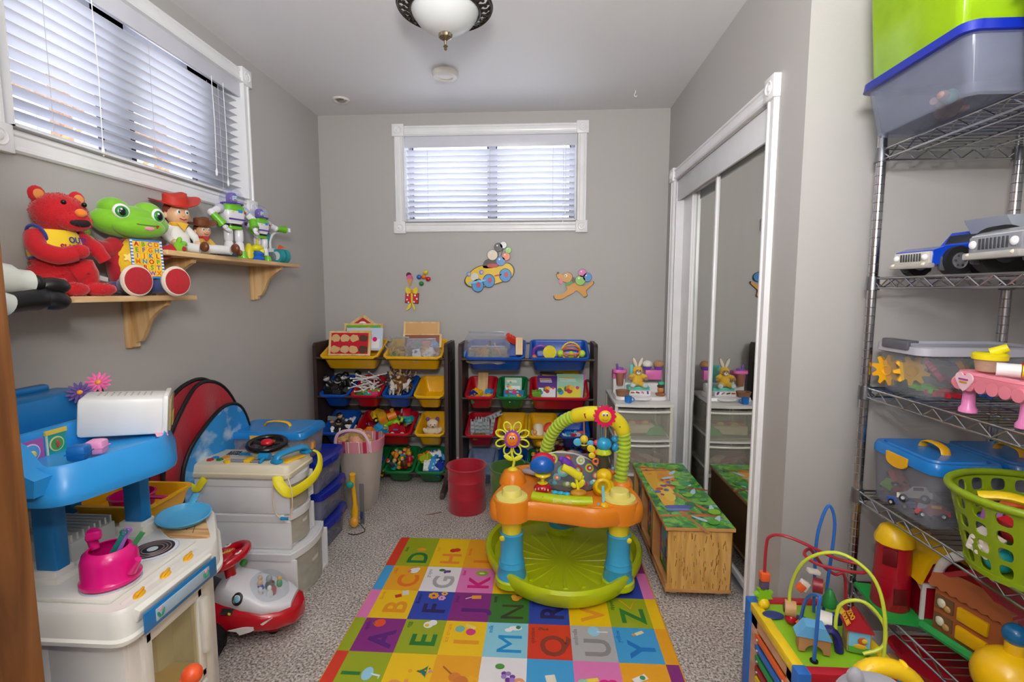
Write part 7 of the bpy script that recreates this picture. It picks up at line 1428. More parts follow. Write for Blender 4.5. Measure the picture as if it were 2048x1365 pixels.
b = B(); b.lathe([(.018, 0), (.020, .002), (.021, .036), (.018, .036), (.017, .004)], P('2a78d0', .3), 24); b.obj('cup', t); b = B(); b.torus((.024, 0, .018), .010, .003, P('2a78d0', .3), (PI/2, 0, 0), n=16); b.obj('handle', t)
t = thing('toy_ice_cream', 'small brown toy dessert with an orange scoop and mint cap', 'toy food', (.718, 2.975, z+.024))
b = B(); b.lathe([(.024, 0), (.032, .012), (.020, .016), (0, .016)], P('a8744a', .6), 24); b.obj('biscuit_base', t); b = B(); b.ell((0, 0, .036), (.018, .018, .022), P('d88a50', .4)); b.ell((0, 0, .058), (.021, .021, .012), P('4a2c1c', .5)); b.obj('scoop', t); b = B(); b.ell((.002, .0, .074), (.020, .018, .012), P('3fc09a', .4)); b.obj('mint_cap', t)
# ---------------- activity cube ----------------
AX0, AX1, AY0, AY1, AZ = .598, .842, 1.095, 1.385, .365
ac = thing('activity_cube', 'wooden activity cube with bead mazes on its lime top beside the wire rack', 'activity cube', ((AX0+AX1)/2, (AY0+AY1)/2, 0)); aw, ad = AX1-AX0, AY1-AY0
BUm = P('2a6fc4', .4); YEm = P('f0cc1c', .4); REm = P('b8192c', .4); NW = WOOD('c8966a', 'dcb088', (5, 5, 20), .5)
b = B(); b.box((0, 0, AZ-.008), (aw-.03, ad-.03, .012), P('8cc024', .4)); b.obj('top_board', ac)
for x in (-1, 1): b = B(); b.box((x*(aw/2-.012), 0, AZ-.010), (.026, ad-.05, .026), YEm, bev=.003); b.obj('yellow_edge', ac)
for y in (-1, 1): b = B(); b.box((0, y*(ad/2-.012), AZ-.010), (aw-.05, .026, .028), REm, bev=.003); b.obj('red_edge', ac)
for x in (-1, 1):
    for y in (-1, 1): b = B(); b.box((x*(aw/2-.012), y*(ad/2-.012), (AZ+.004)/2), (.032, .032, AZ+.004), BUm, bev=.004); b.cyl((x*(aw/2-.012), y*(ad/2+.003), AZ-.03), (x*(aw/2-.012), y*(ad/2+.006), AZ-.03), .005, 'silver', n=12); b.obj('corner_post', ac)
for x in (-1, 1):
    b = B(); b.box((x*(aw/2-.010), 0, AZ-.040), (.012, ad-.055, .03), NW); b.box((x*(aw/2-.010), 0, .03), (.012, ad-.055, .05), NW)
    for y in (-1, 1): b.box((x*(aw/2-.010), y*(ad/2-.045), .19), (.012, .035, .33), NW)
    b.box((x*(aw/2-.045), 0, .19), (.006, ad-.06, .33), P('3a1c16', .6)); b.obj('side_frame', ac)
b = B(); b.box((0, -ad/2+.012, .17), (aw-.05, .010, .31), NW); b.tube(smooth([(-.06, -ad/2+.004, .25), (-.06, -ad/2+.004, .305), (.0, -ad/2+.004, .31), (.06, -ad/2+.004, .30), (.06, -ad/2+.004, .22)], 3), .003, 'black', 6); b.obj('front_panel', ac)
b = B(); b.box((0, ad/2-.012, .17), (aw-.05, .010, .31), NW); b.obj('rear_panel', ac)
for i, c_ in enumerate(['e8682a', '2a6fc4', '2f9a48', 'a81c30', 'f0cc1c', 'e8682a', '2a6fc4', 'd8c020']):
    b = B(); zz = AZ-.078-.030*i; L = .19-.006*i; b.box((-aw/2+.008, .0, zz), (.012, L, .020), P(c_, .35), (.0, 0, 0), bev=.006)
    for y in (-1, 1): b.cyl((-aw/2+.002, y*L*.38, zz), (-aw/2-.0005, y*L*.38, zz), .003, 'silver', n=8)
    b.obj('xylophone_bar', ac)
TZ = AZ-.001
def wire(name, pts, c, r_=.0042, k=6): b = B(); b.tube(smooth(pts, k), r_, P(c, .35), 8); b.obj(name, ac)
wire('red_wire', [(-.093, .105, TZ), (-.095, .105, .53), (-.085, .10, .575), (-.045, .07, .585), (.05, .04, .55), (.10, .02, .545), (.085, -.02, .545), (.0, .01, .545), (-.02, .05, .55), (.01, .08, .55), (.05, .09, .50), (.09, .10, .47), (.118, .10, .46), (.128, .10, TZ-.06)], 'a82434')
wire('lime_wire', [(-.055, .04, TZ), (-.055, .04, .47), (-.035, .01, .56), (.02, -.03, .60), (.075, -.07, .565), (.093, -.095, .48), (.090, -.105, TZ)], 'c8d83a')
wire('blue_wire', [(-.065, -.10, TZ), (-.062, -.10, .50), (-.058, -.095, .525), (-.055, -.05, .50), (-.053, -.02, .45), (-.05, .0, TZ)], '2a6ac0')
wire('blue_wire', [(.035, .09, TZ), (.03, .09, .55), (.04, .09, .63), (.058, .09, .67), (.075, .09, .62), (.07, .09, .50), (.06, .09, TZ)], '2a6ac0')
wire('lime_wire', [(.02, -.06, TZ), (.01, -.05, .42), (.02, -.05, .48), (.06, -.07, .50), (.095, -.09, .46), (.09, -.10, .41), (.05, -.095, .385)], 'c8d83a')
def bead(name, f): b = B(); f(b); b.obj(name, ac)
bead('orange_bead', lambda b: b.box((-.095, .105, .455), (.024, .022, .024), P('e8602a', .4), bev=.003)); bead('purple_bead', lambda b: b.box((-.095, .105, .431), (.022, .020, .022), P('5a4a6a', .4), bev=.003))
bead('green_tree_bead', lambda b: b.prism([((.026 if k % 2 else .016)*math.cos(PI*k/7), (.022 if k % 2 else .014)*math.sin(PI*k/7)) for k in range(14)], .016, P('8ac81e', .4), (-.095, .113, .402), (PI/2, 0, 0))); bead('yellow_bead', lambda b: b.ell((-.095, .10, .378), .015, P('f0cc1c', .3)))
bead('tan_bead', lambda b: (b.cyl((-.066, .045, .405), (-.042, .035, .405), .020, P('c89a68', .5), n=20), b.cyl((-.069, .046, .405), (-.066, .045, .405), .013, P('5a3a20'), n=12))); bead('red_bead', lambda b: b.ell((-.053, .035, .380), .015, P('c0142a', .2)))
bead('dark_blue_bead', lambda b: (b.ell((-.085, .065, TZ+.004), (.028, .018, .003), P('2a3a7a', .4)), b.ell((-.025, .055, TZ+.004), (.024, .014, .003), P('2a3a7a', .4))))
bead('orange_fish', lambda b: b.prism([(-.018, 0), (0, .014), (.016, .002), (.026, .012), (.024, -.012), (0, -.012)], .010, P('e86a2a', .4), (-.035, .015, .385), (PI/2, 0, 0)))
bead('blue_roof', lambda b: b.prism([(-.040, 0), (.038, 0), (.022, .030), (-.020, .030)], .035, P('6ab4e4', .4), (-.045, -.045, .405), (PI/2, 0, -.25))); bead('tan_arch', lambda b: b.prism([(-.034, 0), (-.034, .035), (.034, .035), (.034, 0), (.020, 0)]+[(.020*math.cos(PI*k/8), .020*math.sin(PI*k/8)) for k in range(9)]+[(-.020, 0)], .030, P('b8845a', .5), (-.045, -.048, TZ+.004), (PI/2, 0, -.25)))
bead('navy_hook', lambda b: b.tube(smooth([(-.012, -.045, .405), (.0, -.05, .412), (.012, -.055, .395), (.014, -.065, .365)], 3), .010, P('26246a', .35), 8, flat=(1.3, 1)))
bead('white_bead', lambda b: b.cyl((-.005, -.0, .405), (.022, -.015, .405), .024, P('e8e4d8', .4), n=24)); bead('navy_bead', lambda b: b.box((.045, .01, .40), (.030, .02, .03), P('1e3a8a', .4), bev=.006)); bead('green_pear', lambda b: b.lathe([(.004, .03), (.010, .02), (.018, .0), (.016, -.018), (0, -.024)], P('2a8a40', .35), 20, (.048, .045, .430)))
bead('patterned_bead', lambda b: (b.cyl((.0, .04, .475), (.02, .03, .475), .019, P('8a1c28', .4), n=20), b.cyl((.021, .029, .475), (.022, .028, .475), .013, P('c89a30'), n=14))); bead('white_flag_bead', lambda b: (b.box((-.018, .05, .465), (.022, .016, .026), P('ece4d8', .4), (0, .5, 0), bev=.002), b.box((.005, .05, .505), (.030, .018, .010), P('ece4d8', .4), (0, .2, 0), bev=.002), b.box((-.028, .045, .462), (.020, .012, .020), P('e8602a', .4), (0, .7, 0), bev=.002)))
b = B(); b.at((.060, -.052, TZ+.002), (0, 0, -.28)); b.box((0, 0, .032), (.050, .040, .062), P('b89a6a', .5), bev=.002); b.box((0, -.021, .032), (.044, .002, .054), P('7ac4e8', .4)); b.box((0, -.0222, .012), (.044, .001, .014), P('5aa83a', .4)); b.ell((.006, -.023, .036), (.010, .0015, .010), P('c0602a')); b.ell((.010, -.0245, .038), (.006, .0015, .006), P('e8b83a')); b.ell((.002, -.0235, .022), (.014, .0015, .006), P('e8b030'))
b.pop(); b.obj('zoo_house_block', ac)
b = B(); b.at((.060, -.052, TZ+.002), (0, 0, -.28)); b.prism([(-.030, 0), (.030, 0), (0, .036)], .056, P('b0182a', .4), (0, .028, .060), (PI/2, 0, 0)); b.at((-.0185, -.0, .081), (0, -math.atan2(.036, .030), 0)); b.text('ZOO', .017, P('f0b030'), (.006, .0, .0005), (0, 0, -PI/2), bold=.04); b.text('HOUSE', .015, P('f0b030'), (-.010, .0, .0005), (0, 0, -PI/2), bold=.04); b.pop(); b.pop(); b.obj('zoo_house_roof', ac)
bead('peg_holes', lambda b: [b.cyl((x, y, TZ), (x, y, TZ+.004), .009, 'black', n=14) for x, y in ((-.065, -.10), (.090, -.105))])
# ---------------- yellow case and grey plush in front ----------------
t = thing('toy_case', 'yellow plastic toy case with arched handle at the bottom edge', 'toy case', (.655, .90, 0)); t.scale = (.82, 1, .955); YC_ = P('f2c610', .3)
b = B(); b.rr([(.18, .10, .03, 0), (.20, .12, .04, .02), (.20, .12, .04, .44), (.17, .09, .04, .50)], YC_); b.obj('case_body', t)
b = B(); b.tube(smooth([(-.065, 0, .485), (-.075, 0, .530), (-.045, 0, .566), (.015, 0, .566), (.062, 0, .535), (.075, 0, .485)], 5), [.017]*26, YC_, 12)
for k in range(6): b.ell((-.045+.015*k, 0, .578), (.006, .012, .005), YC_, n=8, m=5)
b.obj('handle', t)
t = thing('grey_plush', 'grey stuffed animal with a small black eye in front of the yellow case', 'plush toy', (.565, .825, .0)); t.scale = (1, 1, 1.01); GP = CL('9c9aa2')
b = B(); b.ell((0, 0, .20), (.075, .055, .20), GP, n=26); b.tube(smooth([(0, 0, .36), (-.01, .0, .46), (.0, 0, .53)], 4), [.05]*5+[.045]*4, GP, 18); b.ell((.01, 0, .545), (.060, .038, .032), GP, n=24); b.ell((.058, -.004, .530), (.035, .026, .022), GP, n=18); b.ell((-.02, .0, .575), (.014, .012, .018), GP); b.obj('plush_body', t)
b = B(); b.ell((.014, -.034, .560), .006, 'black', n=10, m=6); b.obj('eye', t)
# ---------------- chrome wire rack ----------------
CHR = P('b8b8bc', .22, 1); CHD = P('8d8f94', .3, 1)
RX0, RX1, RY0, RY1 = .985, 1.365, .42, 1.545
rk = thing('wire_rack', 'chrome wire shelving rack filled with toys in the niche at right', 'wire rack', ((RX0+RX1)/2, (RY0+RY1)/2, 0)); rw, rl = RX1-RX0, RY1-RY0
SHZ = [1.655, 1.285, .955, .63, .33]
for x in (-1, 1):
    for y in (-1, 1):
        b = B(); b.cyl((x*rw/2, y*rl/2, .01), (x*rw/2, y*rl/2, 1.86 if y < 0 else 1.70), .0125, CHR, n=20)
        for k in range(64): b.torus((x*rw/2, y*rl/2, .05+.0255*k), .0127, .0009, CHD, n=16, k=4)
        b.cyl((x*rw/2, y*rl/2, 0), (x*rw/2, y*rl/2, .02), .018, CHD, n=16); b.obj('post', rk)
for z in SHZ:
    b = B()
    for y in (-1, 1):
        for dz in (-.002, -.030): b.tube([(-rw/2, y*rl/2, z+dz), (rw/2, y*rl/2, z+dz)], .0032, CHR, 7)
        n = 12; b.tube([(-rw/2+rw*k/n, y*rl/2, z-.004-(.024 if k % 2 else 0)) for k in range(n+1)], .0022, CHR, 6)
    for x in (-1, 1):
        for dz in (-.002, -.030): b.tube([(x*rw/2, -rl/2, z+dz), (x*rw/2, rl/2, z+dz)], .0032, CHR, 7)
        n = 34; b.tube([(x*rw/2, -rl/2+rl*k/n, z-.004-(.024 if k % 2 else 0)) for k in range(n+1)], .0022, CHR, 6)
    for k in range(1, 44): b.tube([(-rw/2, -rl/2+rl*k/44, z-.002), (rw/2, -rl/2+rl*k/44, z-.002)], .0015, CHR, 5)
    for x in (-.09, 0, .09): b.tube([(x, -rl/2, z-.006), (x, rl/2, z-.006)], .0026, CHR, 6)
    for x in (-1, 1):
        for y in (-1, 1): b.cyl((x*rw/2, y*rl/2, z-.036), (x*rw/2, y*rl/2, z+.004), .0185, CHD, r1=.0165, n=18)
    b.obj('wire_shelf', rk)
# shelf 1
t = tote('clear tote with blue lid and doll legs on the top rack shelf', (1.10, 1.295, 1.657), .34, .45, .14, -PI/2); t.rotation_euler = (0, 0, -PI/2)
def bigtote(label, loc, w, d, h, body, a, lid, group=None, lidh=.02):
    t = thing('lidded_tote', label, 'storage box', loc); m = CLEAR(body, a, .15)
    b = B(); b.rr([(w*.86, d*.86, .02, 0), (w*.87, d*.87, .02, .004), (w*.96, d*.96, .025, h-.02), (w*.98, d*.98, .025, h-.018), (w*.98, d*.98, .025, h-.014), (w*.92, d*.92, .02, h-.016), (w*.84, d*.84, .02, .008)], m); b.obj('box_body', t)
    if lid: b = B(); b.rr([(w, d, .03, h-.018), (w*1.02, d*1.02, .03, h-.016), (w*1.01, d*1.01, .03, h+.004), (w*.94, d*.94, .03, h+lidh*.5), (w*.90, d*.90, .03, h)], P(lid, .22)); b.obj('lid', t)
    return t
for o_ in list(t.children): bpy.data.objects.remove(o_)
bpy.data.objects.remove(t)
t = bigtote('clear tote with blue lid and doll limbs inside on the top rack shelf', (1.095, 1.290, 1.657), .46, .345, .135, 'b4bacc', .24, '0c249a')
t = thing('fashion_doll', 'slim doll with bare legs and mint shoe lying inside the blue lidded tote', 'doll', (.98, 1.30, 1.672), .9); SKn = P('dca890', .4)
b = B(); 
for dx in (0, .022): b.tube(smooth([(.10, .0+dx, .03), (.03, -.01+dx, .03), (-.04, .0+dx*1.2, .016), (-.085, dx*1.3, .012)], 4), [.014]*5+[.010]*4+[.008]*4, SKn, 10)
b.ell((-.10, .012, .016), (.02, .012, .010), SKn); b.obj('legs', t)
b = B(); b.ell((-.075, .0, .018), (.018, .016, .016), P('3aa880', .4)); b.obj('shoe', t)
b = B(); b.ell((.13, .01, .035), (.03, .024, .022), P('5a4a6a', .6)); b.tube([(.14, .01, .04), (.16, -.03, .05)], .008, SKn, 8); b.obj('doll_body', t)
bigtote('lime green translucent tote stacked on the blue lidded tote', (1.09, 1.325, 1.81), .45, .34, .34, 'a4cc1c', .62, None)
for i, (c_, x, y, zz, n_) in enumerate([('e8d820', .96, 1.30, 1.84, 'yellow'), ('f0a020', 1.10, 1.22, 1.90, 'orange'), ('e8e8e0', 1.04, 1.24, 1.86, 'white'), ('3a9a3a', 1.0, 1.36, 1.92, 'green')]): sp('building_brick', ('brick', c_, 5, 3, .06), n_+' bulky piece seen through the lime green tote', 'building brick', (x, y, zz), (0, .2*i, i), None, 1.4)
bigtote('pale grey translucent box at the near end of the top rack shelf', (1.105, .965, 1.657), .35, .285, .20, 'b0b4c0', .8, 'c8ccd4')
# shelf 2 vehicles
def truck(label, loc, rz, L, Wd_, Hh, c, grille, hub, cabc, big=1.0, stripe=None):
    """front faces local -x"""
    t = thing('toy_truck', label, 'toy vehicle', loc, rz); r_ = Hh*.30*big; zb = r_*.75
    b = B(); prof = [(-L/2, zb), (L/2, zb), (L/2, zb+Hh*.38), (L*.02, zb+Hh*.42), (-L*.10, zb+Hh*.44), (-L*.40, zb+Hh*.38), (-L/2, zb+Hh*.30)]
    b.prism(prof, Wd_*.88, P(c, .18, coat=.4), (0, Wd_*.44, 0), (PI/2, 0, 0)); b.prism([(-L*.12, 0), (L*.30, 0), (L*.24, Hh*.34), (L*.0, Hh*.34)], Wd_*.76, P(cabc, .2), (0, Wd_*.38, zb+Hh*.40), (PI/2, 0, 0)); b.obj('body', t)
    b = B(); b.prism([(-L*.10, 0), (L*.27, 0), (L*.225, Hh*.25), (L*.005, Hh*.25)], Wd_*.78, P('2a2e38', .1), (0, Wd_*.39, zb+Hh*.44), (PI/2, 0, 0)); b.box((-L*.065, 0, zb+Hh*.56), (.003, Wd_*.62, Hh*.24), P('2a2e38', .1), (0, .55, 0)); b.obj('windows', t)
    b = B(); b.box((-L/2-.002, 0, zb+Hh*.14), (.012, Wd_*.84, Hh*.28), P(grille, .2, .3), bev=.003)
    for k in range(8): b.box((-L/2-.009, -Wd_*.22+Wd_*.063*k, zb+Hh*.16), (.004, Wd_*.022, Hh*.16), P('3c3e44', .3))
    b.box((-L/2-.006, 0, zb-.002), (.022, Wd_*.92, Hh*.11), P('c4c2bc', .25, .4), bev=.004)
    for y in (-1, 1): b.ell((-L/2-.010, y*Wd_*.33, zb+Hh*.16), (.006, Wd_*.06, Wd_*.06), P('f0f0f4', .05), n=12); b.ell((-L/2-.014, y*Wd_*.36, zb+.001), (.005, .007, .005), P('f0e8d0', .1), n=8)
    b.obj('grille_and_lamps', t)
    if stripe: b = B(); b.prism([(-L*.30, 0), (L*.2, .006), (L*.4, .02), (-L*.28, .016)], .002, P(stripe, .3), (0, -Wd_*.44-.0005, zb+Hh*.18), (PI/2, 0, 0)); b.obj('side_stripe', t)
    b = B()
    for y in (-1, 1): b.box((-L*.30, y*Wd_*.42, zb+Hh*.02), (r_*2.2, Wd_*.10, Hh*.30), P('4a4c52', .4), bev=.006); b.box((L*.30, y*Wd_*.42, zb+Hh*.02), (r_*2.2, Wd_*.10, Hh*.30), P('4a4c52', .4), bev=.006)
    b.obj('wheel_arches', t)
    for x in (-L*.30, L*.30):
        for y in (-1, 1):
            b = B(); yy = y*Wd_*.44; b.cyl((x, yy-Wd_*.10, r_), (x, yy+Wd_*.10, r_), r_, P('18181a', .6), n=26); b.cyl((x, yy-Wd_*.11, r_), (x, yy+Wd_*.11, r_), r_*.55, P(hub, .15, .8), n=18)
            for k in range(6): a = PI*k/3; b.cyl((x+r_*.36*math.cos(a), yy+y*Wd_*.11, r_+r_*.36*math.sin(a)), (x+r_*.36*math.cos(a), yy+y*Wd_*.115, r_+r_*.36*math.sin(a)), r_*.09, 'dgrey', n=6)
            b.obj('wheel', t)
    return t
truck('blue toy pickup truck with silver grille on the second rack shelf', (1.15, 1.425, 1.286), .10, .30, .135, .125, '1244c8', 'd8d4c8', 'd8d8de', '1244c8')
truck('silver toy off-road car with big wheels in front of the blue truck', (1.19, 1.19, 1.286), -.06, .32, .17, .155, 'c8cad0', '9a9ca4', '3a3c42', 'dcdce2', 1.25, 'b82030')
t = thing('toy_hopper', 'pale grey toy dumper hopper behind the silver off-road car', 'toy vehicle', (1.24, 1.36, 1.286), .1)
b = B(); b.prism([(-.09, .0), (.07, 0), (.09, .055), (-.12, .045)], .11, P('a4aab4', .35), (0, .055, .10), (PI/2, .0, 0)); b.box((0, 0, .10), (.16, .08, .02), P('8a8e98', .4)); b.obj('hopper', t)
b = B(); b.tube([(.08, -.06, .15), (.10, -.06, .165), (.10, .06, .165), (.08, .06, .15)], .009, 'black', 8); b.obj('lip', t)
b = B(); b.box((0, 0, .055), (.15, .07, .07), P('6a6e78', .4), bev=.006)
for x in (-.05, .05): b.cyl((x, -.05, .025), (x, .05, .025), .025, P('18181a', .6), n=18)
b.obj('chassis', t)
# shelf 3
t = bigtote('clear tote of plastic gears with pale lid and grey latch, middle rack shelf', (1.165, 1.435, .957), .345, .185, .135, 'd8dce0', .14, 'b4b4c0', None, .014)
b = B(); b.box((-.176, 0, .142), (.012, .10, .026), P('5a5a62', .4), bev=.004); b.box((-.165, 0, .152), (.03, .10, .006), P('5a5a62', .4), bev=.002); b.obj('latch', t)
def gear(b, c, r_, th, mat, rot): b.prism([((r_ if k % 4 in (0, 1) else r_*.66)*math.cos(2*PI*k/36), (r_ if k % 4 in (0, 1) else r_*.66)*math.sin(2*PI*k/36)) for k in range(36)], th, mat, c, rot); b.at(c, rot); b.torus((0, 0, th), r_*.3, r_*.08, mat, n=18, k=6); b.pop()
for i, (c_, n_, loc, r_, rot) in enumerate([('f2b014', 'yellow', (1.022, 1.50, 1.015), .045, (PI/2, 0, -1.2)), ('f4ba18', 'second yellow', (1.035, 1.435, 1.025), .042, (PI/2, .3, -.4)), ('6ac838', 'lime green', (1.07, 1.42, .972), .042, (.1, .1, 0)), ('c81c34', 'red', (1.09, 1.385, .966), .044, (.05, 0, 0)), ('2a7ad0', 'blue', (1.16, 1.38, .985), .045, (.5, .2, .3)), ('8a2a5a', 'plum', (1.10, 1.41, 1.0), .040, (.6, .3, 1)), ('e8952a', 'orange', (1.15, 1.40, 1.025), .042, (1.0, .5, .4)), ('c84a6a', 'rose', (1.06, 1.40, 1.03), .036, (.4, .9, 0)), ('3a9a48', 'dark green', (1.20, 1.42, 1.04), .040, (.3, .2, 0)), ('7a2a90', 'violet', (1.24, 1.38, .975), .042, (.2, .3, 0)), ('2a5ab0', 'deep blue', (1.13, 1.46, 1.045), .040, (.2, .3, 1))]):
    b = B(); gear(b, (0, 0, 0), r_, .012, P(c_, .3), (0, 0, 0)); tag(b.obj('toy_gear', loc=loc, r=rot), n_+' toothed gear in the pale lidded tote', 'toy gear', None)
t = thing('toy_tea_table', 'small pink toy table with scalloped edge and heart label on the middle shelf', 'toy table', (1.135, 1.155, .957)); PKt = P('ee8a9c', .3)
b = B(); n = 64; sc_ = []
base_ = rpoly([(-.135, -.095), (.135, -.095), (.135, .095), (-.135, .095)], .03, 6)
b.rr([(.27, .19, .03, .088), (.275, .195, .03, .094), (.27, .19, .03, .100), (.24, .16, .03, .100), (.235, .155, .03, .094)], PKt); b.rr([(.272, .192, .03, .070), (.275, .195, .03, .072), (.275, .195, .03, .092), (.26, .18, .03, .092), (.26, .18, .03, .072)], PKt, cap0=False, cap1=False)
for k in range(9):
    for s_ in (-1, 1): b.cyl((-.12+.03*k, s_*.092, .070), (-.12+.03*k, s_*.098, .070), .015, PKt, n=14)
for k in range(6):
    for s_ in (-1, 1): b.cyl((s_*.132, -.075+.03*k, .070), (s_*.138, -.075+.03*k, .070), .015, PKt, n=14)
b.obj('table_top', t)
for x in (-1, 1):
    for y in (-1, 1): b = B(); b.lathe([(.018, 0), (.018, .008), (.013, .016), (.012, .045), (.016, .072)], P('ee8ac4', .3), 20, (x*.112, y*.072, 0)); b.obj('leg', t)
b = B(); hp_ = [(0, -.024), (.022, .0), (.022, .014), (.010, .020), (0, .012), (-.010, .020), (-.022, .014), (-.022, 0)]; b.prism([(v.x, v.y) for v in smooth([(x, y, 0) for x, y in hp_], 3, True)], .003, P('f4ccd8', .3), (-.139, .055, .078), (PI/2, 0, -PI/2)); b.box((-.1428, .055, .082), (.001, .026, .004), P('b04a9a')); b.box((-.1428, .055, .075), (.001, .020, .004), P('c89a30')); b.obj('heart_label', t)
t = thing('toy_tub', 'clear toy tub with yellow lid at the back of the pink table', 'toy tub', (1.06, 1.225, 1.057)); b = B(); b.lathe([(.024, 0), (.030, .03), (0, .03)], CLEAR('e8c8b0', .5), 22); b.obj('tub_body', t); b = B(); b.lathe([(.033, .028), (.034, .040), (.028, .044), (0, .044)], P('f4e41a', .3), 22); b.cyl((.0, 0, .044), (.022, -.02, .058), .010, P('f4e41a', .3)); b.obj('lid', t)
t = thing('toy_bottle', 'white and yellow toy bottle lying on the pink table', 'toy bottle', (1.05, 1.12, 1.072)); b = B(); b.tube([(-.035, .035, 0), (-.005, .01, 0)], .015, 'white', 14); b.obj('bottle_body', t); b = B(); b.tube([(-.004, .009, 0), (.020, -.010, 0)], .013, P('f2d81a', .3), 14); b.cyl((.022, -.012, 0), (.034, -.022, 0), .005, P('f2d81a', .3)); b.obj('cap', t)
for i, (x, y, c_, n_) in enumerate([(1.13, 1.20, 'c8283a', 'red'), (1.16, 1.12, '8acb3a', 'green'), (1.20, 1.22, 'd0d4dc', 'silver'), (1.12, 1.09, 'f0e8d0', 'cream'), (1.19, 1.09, 'c07030', 'brown'), (1.22, 1.15, 'c87ab8', 'mauve')]): b = B(); b.ell((0, 0, .012), (.026, .020, .012), P(c_, .4), n=18); b.ell((.006, 0, .024), (.012, .010, .006), P('f0e8d0', .4), n=10); tag(b.obj('toy_food', loc=(x, y, 1.057), r=(0, 0, i)), n_+' piece of toy food on the pink table', 'toy food')
b = B(); b.lathe([(.03, 0), (.045, .03), (.04, .07), (.02, .09), (0, .092)], P('b0144a', .35), 26); tag(b.obj('toy_jug', loc=(1.16, 1.02, .957)), 'crimson toy jug under the near end of the pink table', 'jug')
# shelf 4
GL = 'clear boxes with sky blue lids on the fourth rack shelf'
latchbox('clear box of toy cars with sky blue lid, left on the fourth rack shelf', 'lidded_box', (1.085, 1.395, .632), .245, .185, .150, '1a7ed0', 'f2b414', -PI/2, .20, True, GL, .024, 'c8ccd8')
latchbox('second sky blue lidded box, right of the box with toy cars', 'lidded_box', (1.275, 1.385, .632), .235, .175, .150, '166fb8', 'e0a014', -PI/2, .20, True, GL, .024, 'c8ccd8')
for i, (s_, n_, p_, r_) in enumerate([(('car', 'e0d8c8', 'dgrey', 'black', .085, 'lgrey'), 'white and beige toy car', (1.03, 1.36, .665), (.5, .3, 2.1)), (('car', 'c82a34', 'black', 'black', .07, 'lgrey'), 'red toy car', (1.03, 1.43, .655), (.4, .2, 1.4)), (('car', 'e8622a', 'black', 'black', .07, 'lgrey'), 'orange toy car', (1.03, 1.46, .69), (.8, .5, .4)), (('car', '2a5ab0', 'lgrey', 'black', .07, 'lgrey'), 'blue toy car', (1.02, 1.40, .640), (.1, .1, 1.8)), (('car', 'b81c2c', 'yellow', 'black', .07, 'lgrey'), 'dark red toy car', (1.03, 1.31, .650), (.3, .1, 2.6)), (('car', '8ac83a', 'black', 'black', .06, 'lgrey'), 'lime toy car', (1.03, 1.475, .660), (.3, .2, .5)), (('car', 'd0d4d8', 'sky', 'black', .065, 'lgrey'), 'silver toy car', (1.03, 1.34, .640), (.1, .3, .9)), (('car', 'd85a2a', 'lgrey', 'black', .065, 'lgrey'), 'rust toy car', (1.05, 1.39, .640), (.2, .3, 1.2))]):
    sp('toy_car', s_, n_+' inside the left sky blue lidded box', 'toy vehicle', p_, r_, None, 1)
# perforated lime basket
t = thing('lime_basket', 'lime green perforated plastic basket of balls and toys on the fourth shelf', 'basket', (1.090, 1.095, .632)); LBm = P('8aa410', .35)
rx, ry = .165, .150; NP, ROW = 20, 4
def bp_(u, v, k=1.0): a = 2*PI*u; q = (.74+.26*v)*k; return Vector((rx*q*math.cos(a), ry*q*math.sin(a), .175*v))
b = B(); hole_v = []; vs = []; fs = []
for i in range(NP):
    for j in range(ROW):
        u0, u1, v0, v1 = i/NP, (i+1)/NP, .04+.90*j/ROW, .04+.90*(j+1)/ROW; K = 16
        outr = []; inn = []
        for k in range(K):
            a = 2*PI*k/K+PI/4; cx, cy = math.cos(a), math.sin(a); m_ = max(abs(cx), abs(cy)); sx_, sy_ = cx/m_, cy/m_
            outr.append((.5+.5*sx_, .5+.5*sy_)); pw = 3.2; n__ = (abs(cx)**pw+abs(cy)**pw)**(1/pw); inn.append((.5+.31*cx/n__, .5+.37*cy/n__))
        base = len(vs)
        for kk in (1.0, .975):
            for (a_, c_) in outr+inn: vs.append(bp_(u0+(u1-u0)*a_, v0+(v1-v0)*c_, kk))
        for k in range(K):
            k2 = (k+1) % K; fs += [(base+k, base+k2, base+K+k2, base+K+k), (base+2*K+k2, base+2*K+k, base+3*K+k, base+3*K+k2), (base+K+k, base+K+k2, base+3*K+k2, base+3*K+k)]
b.add(vs, fs, LBm); b.obj('basket_wall', t)
b = B(); b.lathe([(.755, -.004), (.77, .008), (.74, .008), (.0, .002)], LBm, 48, (0, 0, 0), sx=rx, sy=ry); b.obj('basket_floor', t)
b = B(); b.tube([Vector((rx*1.0*math.cos(a), ry*1.0*math.sin(a), .172)) for a in [2*PI*i/60 for i in range(60)]], .0085, LBm, 10, closed=True); b.obj('basket_rim', t)
rd = random.Random(9)
cols = [('f2c814', 'yellow'), ('c8142c', 'red'), ('1a6ad0', 'blue'), ('d83a2a', 'scarlet'), ('1aa0a0', 'teal'), ('f0e8e0', 'white'), ('e8b010', 'amber'), ('1a3a9a', 'navy'), ('e8682a', 'orange'), ('3a9a3a', 'green'), ('18181a', 'black'), ('8a3a9a', 'purple')]
for i in range(36):
    c_, n_ = cols[i % 12]; a = i*2.4; q = .60 if i % 3 else .25; lay = i//12
    sp('toy_ball' if i % 2 == 0 else 'chunky_block', ('ball', c_, .026) if i % 2 == 0 else ('brick', c_, 3, 3, .035), n_+(' ball' if i % 2 == 0 else ' chunky block')+' in the lime perforated basket', 'ball' if i % 2 == 0 else 'block', (1.090+rx*q*math.cos(a), 1.095+ry*q*math.sin(a), .665+.034*lay), (i*.5, i*.3, i), n_+(' balls' if i % 2 == 0 else ' blocks')+' in the lime basket', 1)
